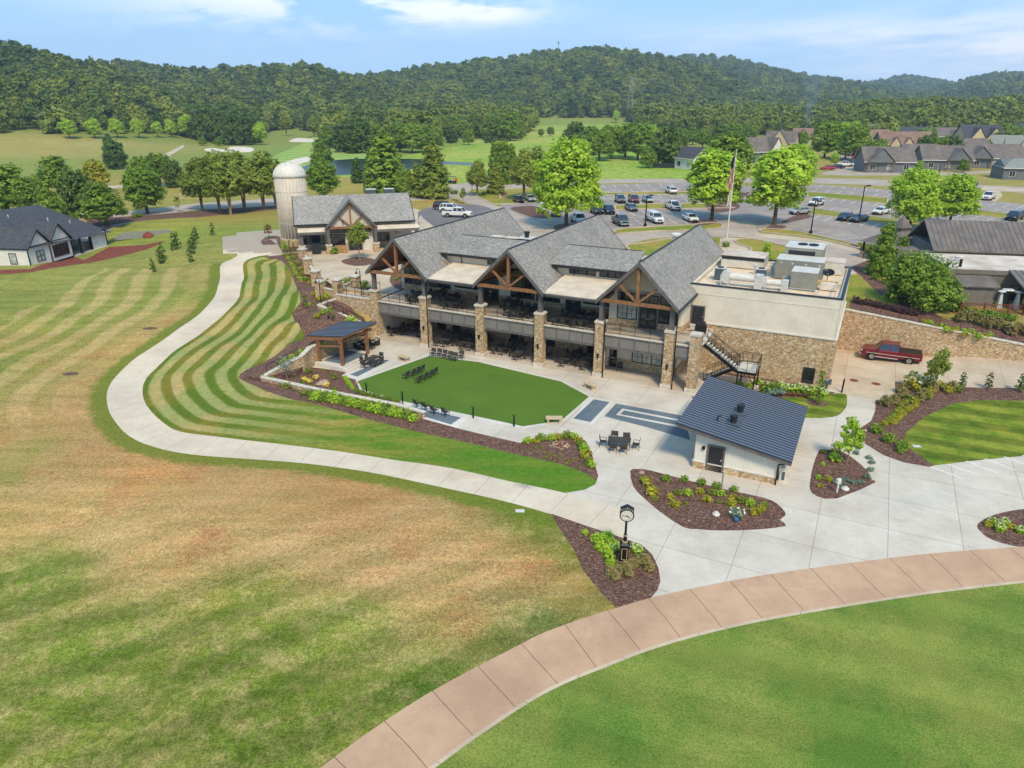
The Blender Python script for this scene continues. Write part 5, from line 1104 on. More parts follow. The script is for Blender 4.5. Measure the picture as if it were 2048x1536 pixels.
# large named trees
T('maple',1132,456,282,'largest bright green maple standing just behind the clubhouse roofs',wd=.86)
T('maple2',1423,440,303,'round lime-green maple left of the flagpole in a mulch circle',wd=1.15)
T('maple2',1548,450,300,'tall lime-green maple right of the flagpole beside the car park entrance',wd=1.1)
T('maple',1590,380,290,'lime-green maple partly behind the tall one right of the flagpole',wd=.9)
T('oak',1450,385,268,'broad green tree rising behind the maple left of the flagpole',wd=.9)
T('maple',1818,458,342,'spreading yellow-green maple in front of the right car park, left one of two',wd=.95)
T('maple',1898,450,352,'spreading yellow-green maple in front of the right car park, right one of two',wd=1.0)
T('conifer',1760,550,452,'feathery conifer with thin trunk right of the loop road sidewalk',wd=.9)
T('conifer',1795,545,475,'shorter feathery conifer in front of the dark gazebo roof',wd=.9)
T('bushtree',1832,606,516,'very wide bushy green tree between the flat roof and the brown building',wd=1.02)
T('oak',295,427,336,'round green tree on the lawn side of the entrance road, nearest the birch row',wd=.95)
T('oak2',214,450,366,'round green tree beside the white house road gate',wd=1.1)
T('darkoak',166,432,345,'taller dark tree behind the round trees by the white house',wd=.8)
T('oak',70,432,356,'dark green tree directly behind the white house roof',wd=.9)
T('oak2',18,428,330,'green tree at the left edge behind the white house',wd=1.2); T('oak2',110,450,376,'green tree overhanging the back corner of the white house',wd=.9)
T('oak2',118,388,312,'rounded olive tree left of the yellow willow',wd=1.1)
T('yellow',196,385,318,'bright yellow-green willow in front of the mown field',wd=.75)
T('darkoak',235,338,282,'dark evergreen clump on the mown field, largest of the field trees',wd=.8); T('darkoak',222,318,270,'small dark tree behind the dark evergreen clump on the mown field',wd=.5)
T('oak2',283,382,312,'olive tree right of the yellow willow',wd=.8); T('oak',322,372,308,'bushy olive tree before the left bunker',wd=.9); T('darkoak',352,375,322,'dark low tree at the right end of the olive group',wd=.7)
T('thin',357,424,392,'small young tree beside the entrance road left of the birch row')
for k,(x,y,tp,w,kd) in enumerate(((405,420,318,.85,'birch'),(440,424,308,.9,'birch'),(462,430,306,.8,'birch'),(490,420,304,1.,'birch'),(528,418,306,.95,'birch'),(552,416,322,.8,'birch'))):
    T(kd,x,y,tp,ordn(k)+' from the left in the row of multi-stemmed birches beside the silo',wd=w,grpn='birches along the entrance road')
T('oak',648,400,324,'round dark green tree directly right of the silo dome',wd=.95); T('oak2',645,345,278,'green tree behind the round tree beside the silo',wd=.8)
T('magnolia',716,366,318,'dark magnolia cone standing before the pond',wd=.95)
T('cypress',772,384,270,'tallest dense cypress between pond and barn',wd=1.35); T('cypress',748,384,300,'shorter cypress left of the tallest cypress',wd=.9)
T('oak2',812,392,338,'rounded tree in the gap between cypress and blue-green conifer',wd=.8); T('bluecon',868,396,292,'broad light conifer right of the cypress group',wd=1.05); T('bluecon',836,394,330,'smaller light conifer behind the barn roof end',wd=.9)
T('youngg',926,408,376,'thin pale young tree beside the barn car park',wd=.8); T('young',985,458,428,'small bright feathery tree behind the clubhouse valley',wd=.9)
T('youngg',720,520,444,'young tree in a mulch circle on the barn plaza',wd=1.0)
T('birch',955,392,322,'loose olive tree at the entrance road junction',wd=.8); T('bluecon',992,388,330,'blue-green conifer at the entrance road island',wd=1.0)
for k,(x,y,tp) in enumerate(((992,366,282),(1008,368,280),(1022,366,290))): T('cypress',x,y,tp,('left','middle','right')[k]+' of three tall dark cypresses behind the entrance junction',wd=.75,grpn='cypress trio')
T('birch',1048,400,300,'pale olive tree left of the largest maple',wd=.8); T('birch',1068,395,296,'hazy olive tree behind the largest maple',wd=.7)
# line of bright trees along the far fairway
for k,(x,y,tp,w) in enumerate(((140,277,240,1.25),(190,277,238,1.1),(236,276,238,1.1),(279,276,238,1.0),(316,275,244,1.0),(344,275,240,.9),(378,276,231,1.1))):
    T('maple2',x,y,tp,ordn(k)+' from the left in the far row of bright young trees before the left forest',wd=w,grpn='bright trees in the far row')
for x,y,tp,w,kd,l in ((406,291,274,1.2,'oak2','small tree just above the left bunker'),(438,292,276,1.2,'oak2','small bushy tree right above the left bunker'),(522,290,246,.9,'maple2','bright tree at the right end of the dark fairway grove'),(512,284,240,.9,'maple2','paler tree behind the right end of the dark fairway grove'),(573,272,226,.8,'birch','slim tree on the far fairway nearest the forest'),(538,262,232,.9,'oak2','small tree on the far fairway edge'),(628,274,232,.85,'birch','slim tree right of the far fairway bunker'),(640,270,228,.7,'birch','slim tree behind the far bunker')): T(kd,x,y,tp,l,wd=w)
for k,(x,y,tp) in enumerate(((420,284,212),(445,288,218),(470,290,222),(490,290,228),(455,280,205),(405,280,214),(505,286,232))): T('darkoak',x,y,tp,ordn(k)+' tree of the dark grove on the fairway, between bunker and bright row',wd=.75,grpn='dark grove on the fairway')
mid=[(690,304,250,'darkoak'),(720,306,244,'darkoak'),(745,300,250,'oak'),(800,304,250,'oak'),(825,306,252,'oak'),(850,304,256,'oak2'),(870,300,258,'oak'),(660,296,256,'oak2'),(670,285,250,'darkoak'),(740,268,222,'oak2'),(790,262,226,'oak'),(830,268,232,'oak2'),(880,272,236,'oak'),(910,276,236,'oak2'),(950,276,236,'darkoak'),(985,280,232,'oak'),(1020,282,228,'oak2'),(905,286,262,'darkoak'),(937,290,264,'oak'),(975,286,268,'darkoak'),(1082,274,262,'oak'),(1101,272,258,'oak'),(1150,300,250,'darkoak'),(1176,310,256,'oak2'),(1198,322,262,'oak'),(1222,318,256,'oak'),(1250,314,250,'oak2'),(1275,320,252,'oak'),(1300,300,254,'maple'),(1330,333,262,'darkoak'),(1296,336,298,'oak2'),(1360,300,262,'oak'),(1385,290,258,'oak2'),(1405,296,262,'oak'),(1232,246,226,'maple2'),(1440,300,256,'darkoak'),(1462,296,250,'oak'),(1500,284,254,'oak'),(1648,316,248,'oak'),(1690,318,250,'maple'),(1705,322,252,'oak'),(1668,332,310,'maple2'),(1735,332,284,'oak2'),(1755,330,292,'oak'),(1848,328,276,'darkoak'),(1870,330,280,'oak'),(1895,330,278,'darkoak'),(2000,300,252,'oak'),(1975,312,286,'oak2'),(1840,300,262,'oak'),(1775,296,262,'oak2'),(1630,290,262,'oak'),(1590,276,256,'oak2'),(1560,272,250,'darkoak'),(1735,322,288,'oak'),(1760,318,282,'oak2'),(1785,300,274,'darkoak'),(1840,316,290,'oak2'),(1855,296,262,'oak'),(1905,312,284,'oak2'),(1925,296,268,'oak'),(1960,322,300,'darkoak'),(1990,306,270,'darkoak'),(2025,300,258,'oak'),(2045,326,300,'oak2'),(1925,345,322,'oak2'),(1835,345,326,'maple'),(1700,296,254,'oak2'),(1645,300,262,'darkoak'),(1600,300,268,'oak'),(1540,290,262,'oak2'),(1480,310,268,'darkoak'),(1720,290,258,'oak')]
mid.sort()
ZN=[(760,'in the wood edge left of the tall cypress'),(900,'behind the pond'),(1060,'along the near edge of the wooded hill behind the meadow'),(1300,'in the grove right of the green meadow'),(1480,'around the small white house'),(1660,'around the steep-roofed grey house'),(1800,'along the village street'),(2100,'among the houses at the right')]
zc={}
for x,y,tp,kd in mid:
    z=next(p for l,p in ZN if x<l); k=zc.get(z,0); zc[z]=k+1
    T(kd,x,y,tp-4,{'darkoak':'dark','oak':'green','oak2':'olive','maple':'bright','maple2':'lime'}[kd]+' tree, '+ordn(k)+' from the left '+z,wd=.95,grpn='trees '+z)
# magnolia saplings on the left lawn
sap=[(307,544,516),(326,524,486),(321,528,496),(350,500,466),(355,496,464),(381,525,496),(383,508,478),(386,500,470),(390,488,458),(393,478,453),(426,470,446)]
for k,(x,y,tp) in enumerate(sap):
    lab=('sapling alone nearest the viewer on the left lawn','larger sapling of the pair second from the viewer, left lawn row','smaller sapling of the pair second from the viewer, left lawn row','left sapling of the pair nearest the block wall','right sapling of the pair nearest the block wall','nearest sapling of the tight right-hand row','second sapling of the tight right-hand row','third sapling of the tight right-hand row','fourth sapling of the tight right-hand row','farthest sapling of the tight right-hand row','lone sapling by the concrete parking pad')[k]
    T('sapling',x,y,tp,'dark magnolia '+lab,None,1.05,'magnolia saplings on the left lawn'); 
for k,(x,y,tp) in enumerate(((1922,778,746),(1975,776,745),(2038,782,748))): T('sapling',x,y,tp,('left','middle','right')[k]+' of three dark magnolias at the edge of the service drive',None,1.1,'magnolias by the service drive')
T('redmaple',538,476,447,'small reddish tree beside the silo parking pad',None); T('young',570,508,482,'small bright green tree near the foot of the silo',None,1.0)
T('columnar',580,505,480,'narrow columnar shrub at the foot of the silo',None); T('columnar',588,504,484,'second narrow columnar shrub near the barn corner',None)
T('youngg',1866,788,698,'slim young tree with bright crown in the mulch by the service drive',None,.75); T('young',1693,930,838,'staked young tree with pale leaves in the small teardrop bed',None,.9)
T('columnar',1634,807,740,'narrow columnar tree in a mulch ring before the stone wing',None,1.0)
T('thin',662,644,612,'small bright tree on the mulch slope above the pavilion',None,1.3); T('thin',611,618,588,'thin young tree high on the mulch slope',None,1.1); T('bluethin',575,760,706,'sparse silvery tree inside the pointed end of the garden wall','flat',1.2)
T('young',1530,534,484,'narrow yellow-green tree behind the service wing roof',None,.8); T('young',1537,536,506,'small yellow-green bush tree behind the service wing roof',None,1.0)
# ---------- shrubs
SH={}
def shrub(kind,name,mat,r,h,n,size,**lk):
    o=obj_of(name,leafmesh(name,[(0,0,h*.45,r,r,h*.5)]+[(math.cos(i*1.3)*r*.5,math.sin(i*1.3)*r*.5,h*.5,r*.5,r*.5,h*.4) for i in range(5)],n,size,mat,sum(map(ord,kind)),clump=9,**lk)); tag(o,'shrub','shrub'); SH[kind]=Proto(o)
shrub('round','round_shrub','l_bright',.5,.8,700,.075); shrub('dark','round_shrub','l_green',.5,.8,700,.08); shrub('yel','golden_shrub','l_yellow',.45,.7,600,.07); shrub('blue','blue_shrub','l_blue',.4,.5,500,.06)
shrub('olive','olive_shrub','l_olive',.5,.7,600,.075); shrub('small','perennial_plant','l_olive',.28,.3,160,.06); shrub('straw','tufted_plant','l_straw',.45,1.0,700,.05,up=1.5,elong=3.2); shrub('purple','purple_shrub','l_purple',.5,.8,600,.07); shrub('red','red_shrub','l_red',.3,.4,220,.06); shrub('lily','daylily','l_petaly',.3,.5,220,.07)
def flowering(kind,name,m1,m2,r,h,n,size,nf):
    t=thing(name,'flower','flowering plant'); obj_of('foliage',leafmesh('foliage',[(0,0,h*.45,r,r,h*.5)],n,size,m1,5,clump=9),t); q=random.Random(3); s=[]
    for i in range(nf): a=q.uniform(0,6.28); d=r*math.sqrt(q.random()); s.append((math.cos(a)*d,math.sin(a)*d,h*(.95-.35*(d/r)**2),.09,.09,.08))
    obj_of('blossom',leafmesh('blossom',s,nf*9,.06,m2,6,clump=9),t); SH[kind]=Proto(t)
flowering('hyd','hydrangea','l_bright','l_white',.55,.95,650,.09,14); flowering('hydy','hydrangea','l_yellow','l_white',.55,1.1,650,.09,22); flowering('lav','lavender','l_blue','l_white',.4,.5,500,.05,10)
def S(kind,px,py,label,sc=1.,g=None,grpn=None): 
    q=G(px,py,g); q.z-=.03; return SH[kind].put(q,rnd.uniform(0,6.28),label,grpn,(sc*rnd.uniform(.9,1.1),sc*rnd.uniform(.9,1.1),sc*rnd.uniform(.85,1.15)))
def row(kind,pts,phrase,grpn,sc=1.,g=None,adj='',jit=0):
    for k,p in enumerate(pts): S(kind if isinstance(kind,str) else kind[k%len(kind)],p[0],p[1],(adj+' shrub, ' if adj else 'shrub, ')+ordn(k)+' '+phrase,sc*(p[2] if len(p)>2 else 1),g,grpn)
def along(pts,n,jit=1.5):
    L=[math.dist(pts[i],pts[i+1]) for i in range(len(pts)-1)]; tot=sum(L); out=[]
    for k in range(n):
        d=tot*k/(max(1,n-1)); i=0
        while i<len(L)-1 and d>L[i]: d-=L[i]; i+=1
        t=d/L[i]; out.append((pts[i][0]+(pts[i+1][0]-pts[i][0])*t+rnd.uniform(-jit,jit),pts[i][1]+(pts[i+1][1]-pts[i][1])*t+rnd.uniform(-jit,jit)*.6))
    return out
row(['round','dark','round'],along([(632,800),(665,803),(700,812),(760,826),(800,834),(826,842)],15),'from the left in the front shrub row below the garden wall','shrubs below the garden wall',.95,None,'round bright green')
row(['dark','round'],along([(622,792),(664,794),(710,805),(770,818),(815,828),(833,833)],15),'from the left in the back shrub row against the garden wall','shrubs below the garden wall',.85,None,'leafy green')
row(['small','olive'],along([(530,757),(560,770),(590,780),(605,790)],6,3),'from the left in the sparse row left of the garden wall shrubs','sparse shrubs',.9,None,'small greyish')
row('round',along([(690,757),(698,770),(706,780)],8,.6),'from the top in the short hedge row beside the slate mat','bed edging shrubs',.5,'flat','tiny yellow-green')
row('dark',along([(716,786),(740,791),(770,798),(797,804)],11,1),'from the left in the low hedge along the turf kerb','bed edging shrubs',.55,'flat','low dark')
row(['small','olive','small'],along([(596,755),(620,745),(650,742),(680,755),(660,765),(620,775),(600,770),(690,790),(740,800)],14,5),'in the loose planting of the walled bed','loose bed plants',.8,'flat','small')
for k,(x,y) in enumerate(((609,761),(619,765),(632,758),(654,773))): S('lily',x,y,('leftmost','second','third','rightmost')[k]+' yellow daylily in the walled bed',1,'flat','yellow daylilies')
row(['round','yel'],along([(570,512),(582,530),(592,548),(603,566)],12,2),'from the top in the left file of shrubs down the mulch slope','shrubs on the mulch slope',.7,None,'yellowish green')
row(['dark','yel'],along([(583,510),(595,528),(606,548),(618,568)],12,2),'from the top in the right file of shrubs down the mulch slope','shrubs on the mulch slope',.7,None,'mid green')
row(['yel','round','small'],[(646,600,1.2),(654,596,1.1),(660,586,1),(666,590,1),(672,588,1),(630,606,.9),(638,601,1),(616,612,.8),(625,620,.8),(634,634,.9),(645,628,.8),(655,560,.8),(640,575,.8),(648,570,.8),(618,575,.9),(628,590,.8)],'of the scattered yellow-green shrubs on the slope below the plaza wall','scattered slope shrubs',.9,None,'scattered golden')
S('round',704,652,'larger bright shrub beside the stair flight wall',1.5,None)
row(['dark','round'],along([(560,736),(600,712),(640,694)],10,3),'from the left in the dark group above the descending garden wall','shrubs above the garden wall',.9,None,'dense dark')
# teardrop bed
row(['round','yel','dark'],[(1055,886),(1072,884),(1082,880,1.2),(1102,880),(1115,878,1.1),(1134,875,1.2),(1148,876),(1158,884,1.1),(1163,893,1.2),(1168,902,1.2),(1172,914,1.4),(1178,927),(1183,934)],'counter-clockwise along the upper edge of the triangular bed beside the walk','triangular bed shrubs',.72,None,'bright green')
row('small',along([(1060,898),(1090,893),(1075,907),(1105,905),(1085,916),(1120,912),(1110,922),(1140,920),(1130,930),(1150,915),(1160,932)],20,3),'of the tiny dry plants dotted in the triangular bed','tiny dry bed plants',.55,None,'tiny straw')
# middle bed
row(['yel','olive','round'],[(1340,997),(1356,988),(1375,990),(1399,987),(1424,988),(1441,992),(1465,1000),(1482,1005),(1500,1010),(1522,1020),(1527,1014)],'from the left in the main row of the long middle bed','middle bed shrubs',.68,None,'yellow-green')
row(['dark'],[(1332,962),(1368,962),(1403,970),(1433,975),(1468,982)],'from the left in the back row of the long middle bed','middle bed shrubs',.68,None,'dark leafy')
row(['small','yel'],[(1283,958),(1291,968,1.2),(1297,978,1.2),(1303,990,1.4),(1310,1001,1.3),(1350,1012),(1372,1008),(1414,1004),(1440,1006),(1462,1012),(1487,1020),(1510,1030)],'from the left among the low plants at the rim of the long middle bed','middle bed low plants',.8,None,'low green')
S('lav',1473,1034,'grey-white lavender behind the blue ball in the middle bed',1.3)
# small bed
row(['blue'],[(1712,908),(1737,917),(1743,927),(1741,942),(1734,956),(1722,966),(1707,968),(1692,962),(1680,970,1.3),(1670,966)],'clockwise in the ring of blue-green tufts of the small teardrop bed','blue tufts',.68,None,'blue-green')
row(['round','yel'],[(1677,895,1.2),(1671,908,1.4),(1669,921,1.4),(1656,962),(1636,958,.7),(1640,975,.7),(1645,930,.6),(1648,905,.7)],'of the bright shrubs left of the staked tree in the small teardrop bed','teardrop bed shrubs',.66,None,'bright')
# clock bed
row(['round'],[(1192,1083,1.3),(1205,1086,1.3),(1215,1080,1.3),(1222,1092,1.2),(1200,1098,1.3),(1212,1104,1.3),(1218,1118,1.2),(1222,1130,1.1),(1170,1068,.8),(1232,1096,1.0)],'of the leafy lime shrubs left of the street clock','clock bed shrubs',.62,None,'leafy lime')
for k,(x,y) in enumerate(((1228,1100),(1268,1100),(1276,1106))): S('hyd',x,y,('left','middle','right')[k]+' white-flowered shrub around the street clock',.6,None,'white flowers by the clock')
row('straw',[(1222,1150,1.2),(1236,1145,1.2),(1250,1142,1.2),(1262,1136,1.3),(1275,1132,1.2),(1288,1130,1.3),(1298,1140,1.1),(1230,1158,1.1),(1258,1150,1.2)],'of the ornamental grass tufts below the street clock','ornamental grasses by the clock',.55,None,'tufted')
# right beds
row('hydy',[(1822,772),(1827,780),(1848,772),(1864,775)],'from the left of the tall white hydrangeas by the service drive','white hydrangeas at the service drive',1.3,None,'white flowering')
row(['yel','olive'],along([(1768,850),(1780,840),(1795,825),(1806,810),(1815,800)],17,.8),'from the bottom in the left box hedge row of the right bed','box rows of the right bed',.62,None,'small lime')
row(['yel'],along([(1787,848),(1800,834),(1815,822),(1830,814)],13,.8),'from the bottom in the right box hedge row of the right bed','box rows of the right bed',.62,None,'small lime')
row(['olive','yel','straw'],along([(1815,800),(1830,805),(1845,800),(1860,795),(1840,790),(1870,780),(1890,778),(1915,782),(1900,786)],14,4),'of the olive shrub mass right of the twin hedge rows','olive shrub mass',.95,None,'olive')
row(['dark'],[(1753,866,1.3),(1777,884,1.3),(1804,898,1.3),(1800,905,1)],'from the left in the lower tip of the right bed','right bed tip shrubs',.8,None,'dark green')
row('straw',[(1770,812),(1786,808),(1801,785),(1804,795)],'of the upright grasses at the corner of the service drive','corner grasses',1.0,None,'upright')
row('hyd',along([(1560,778),(1590,785),(1620,788),(1645,792)],8,1),'from the left in the white hydrangea row before the stone wing','hydrangeas before the stone wing',.95,'flat','white flowering')
row(['dark','blue'],[(1532,785,1.3),(1540,790,1.4),(1548,782,1.2),(1556,790,1.4)],'of the feathery shrubs below the stair landing','stair bed shrubs',1.1,'flat','feathery')
row('red',[(1574,790),(1586,792),(1598,792),(1610,795)],'from the left of the reddish perennials before the hydrangeas','reddish perennials',1,'flat','reddish'); row('round',[(1478,772),(1500,776),(1528,778),(1515,768)],'of the bright shrubs beneath the steel stair','stair bed shrubs',.8,'flat','bright')
row(['yel','hyd'],[(1975,1052),(1985,1048),(1995,1054),(2008,1048),(2018,1056),(2000,1062),(2030,1060),(2040,1065)],'of the flowering plants in the bed at the right edge','right edge bed plants',.6,None,'pale flowering')
# planting above the right wall
row('purple',along([(1712,606),(1750,612),(1790,622),(1830,632)],16,2),'from the left in the purple hedge above the high stone wall','purple hedge above the wall',1.0,'high','purple-leaved')
row(['yel','round'],along([(1850,648),(1890,660),(1930,668),(1975,678)],16,5),'of the yellow-green shrubs above the right end of the high stone wall','shrubs above the wall',.8,'high','yellow-green')
row('straw',along([(1920,640),(1960,650),(2000,660),(2040,672)],14,6),'of the tall dry grasses above the high stone wall','dry grasses above the wall',1.2,'high','dry')
row('dark',along([(1905,620),(1945,628),(1985,636),(2020,640)],10,1.5),'from the left in the dark clipped hedge below the timber deck','hedge below the deck',1.1,'high','dark clipped')
row(['dark','yel'],[(1728,500),(1737,508),(1745,498),(1722,494),(1740,516),(1756,552),(1750,560),(1768,566)],'of the shrubs around the sidewalk bend by the conifers','shrubs at the sidewalk bend',1.2,'high','leafy')
row('dark',[(912,388),(905,388),(976,388),(968,390),(1452,494),(148,440),(160,438),(172,436),(280,434),(270,436),(668,508),(661,507),(806,507),(795,506)],'of the small clipped shrubs beside roads and porches, counted from the junction','clipped road shrubs',1.3,'high','clipped')
S('dark',696,566,'small upright shrub behind the ramp planter wall',1.2,'high'); row(['blue','dark'],[(722,574),(730,576),(738,577)],'from the left in the planter behind the iron railing','planter shrubs',1.2,'high','silvery'); row('small',[(792,560),(800,556),(808,562)],'in the mulch bed left of the glazed front','plaza bed plants',1.3,'high','golden')
# ---------- woods on the hills: one stuff object per wood, tree crowns instanced on points
def forest_variant(k,mat): 
    bl=ball_blobs(50+k,1.5,12,4.8+.6*k,14,.6); me=leafmesh('wood_crown',bl,2300,.62,mat,60+k,fill=.1); o=bpy.data.objects.new('wood_crown',me); return o
def cone_variant(k,mat):
    me=leafmesh('wood_crown',cone_blobs(70+k,2,14,3.2,12,.8),1700,.6,mat,80+k); return bpy.data.objects.new('wood_crown',me)
VAR={m:[forest_variant(i,m) for i in range(3)]+[cone_variant(1,m)] for m in ('l_far','l_haze','l_olive')}
def gnwood(name,pts,mat,kind='stuff',label='',scl=1.):
    me=bpy.data.meshes.new(name); me.from_pydata([p[:3] for p in pts],[],[]); me.update()
    me.attributes.new('sc','FLOAT','POINT').data.foreach_set('value',[p[3]*scl for p in pts]); me.attributes.new('vr','INT','POINT').data.foreach_set('value',[(3 if rnd.random()<.035 else rnd.choice((0,1,2))) for p in pts]); me.attributes.new('ro','FLOAT','POINT').data.foreach_set('value',[rnd.uniform(0,6.28) for p in pts])
    o=bpy.data.objects.new(name,me); COL.objects.link(o); tag(o,label,'wood',kind='stuff')
    ng=bpy.data.node_groups.new(name,'GeometryNodeTree'); ng.interface.new_socket('Geometry',in_out='INPUT',socket_type='NodeSocketGeometry'); ng.interface.new_socket('Geometry',in_out='OUTPUT',socket_type='NodeSocketGeometry')
    gi=ng.nodes.new('NodeGroupInput'); go=ng.nodes.new('NodeGroupOutput'); js=ng.nodes.new('GeometryNodeJoinGeometry')
    def att(nm,t): a=ng.nodes.new('GeometryNodeInputNamedAttribute'); a.data_type=t; a.inputs[0].default_value=nm; return a.outputs[0]
    sc,vr,ro=att('sc','FLOAT'),att('vr','INT'),att('ro','FLOAT'); cx=ng.nodes.new('ShaderNodeCombineXYZ'); ng.links.new(ro,cx.inputs[2])
    for i,v in enumerate(VAR[mat]):
        oi=ng.nodes.new('GeometryNodeObjectInfo'); oi.inputs[0].default_value=v; oi.inputs[1].default_value=True
        cp=ng.nodes.new('FunctionNodeCompare'); cp.data_type='INT'; cp.operation='EQUAL'; ng.links.new(vr,cp.inputs[2]); cp.inputs[3].default_value=i
        ip=ng.nodes.new('GeometryNodeInstanceOnPoints'); ng.links.new(gi.outputs[0],ip.inputs['Points']); ng.links.new(cp.outputs[0],ip.inputs['Selection']); ng.links.new(oi.outputs['Geometry'],ip.inputs['Instance']); ng.links.new(cx.outputs[0],ip.inputs['Rotation']); ng.links.new(sc,ip.inputs['Scale']); ng.links.new(ip.outputs[0],js.inputs[0])
    ng.links.new(js.outputs[0],go.inputs[0]); md=o.modifiers.new('trees','NODES'); md.node_group=ng; return o
CLEAR=[GP([(0,262),(330,268),(400,285),(500,292),(530,262),(600,258),(700,275),(700,330),(0,400)],'high')]
def front(px):  # pixel row where the wood begins, as a function of column
    return lerp([(-500,270),(0,270),(330,268),(400,278),(500,284),(540,262),(600,258),(640,268),(660,300),(700,302),(860,298),(880,276),(1040,280),(1080,250),(1250,240),(1290,262),(1420,268),(1470,276),(1600,268),(1700,278),(1760,292),(1830,290),(1900,272),(2048,268),(2600,268)],px)
pa,pb,pc_=[],[],[]
D=235.
while D<3300:
    st=8.2*(1 if D<700 else (D/700)**.55); n=int(1.72*D/st)
    for i in range(n):
        x=(-.86+1.72*(i+rnd.random())/n)*D; y=D+rnd.uniform(-.5,.5)*st; px=1024+x/(y)*FPX/CC
        z=high(x,y); d=Vector((x,y,z-CH)); 
        # projected row of the foot
        cz=y*CC+(CH-z)*CS; py=768+FPX*((CH-z)*CC-y*CS)/cz; cpx=1024+FPX*x/cz
        if py>front(cpx): continue
        if 1060<cpx<1260 and py>236 and y<900 and z<12: continue
        if rnd.random()<.06: continue
        s=(rnd.uniform(.65,1.2) if rnd.random()<.75 else rnd.uniform(1.2,1.65))*(1 if D<700 else 1+(D-700)/2200)
        if y<520: s*=.85
        hill=z-4.5
        (pa if y<640 and hill<60 else (pb if y<1500 else pc_)).append((x,y,z-1,s))
    D+=st*.9
gnwood('near_wood',[p for p in pa if p[0]<-60],'l_far',label='dark deciduous wood rising on the left hill'); gnwood('valley_wood',[p for p in pa if p[0]>=-60],'l_olive',label='lighter valley wood behind the fields and houses')
gnwood('hill_wood',pb,'l_far',label='continuous wood covering the middle hills'); gnwood('distant_wood',pc_,'l_haze',label='hazy wood on the farthest ridges')
print('forest',len(pa),len(pb),len(pc_))
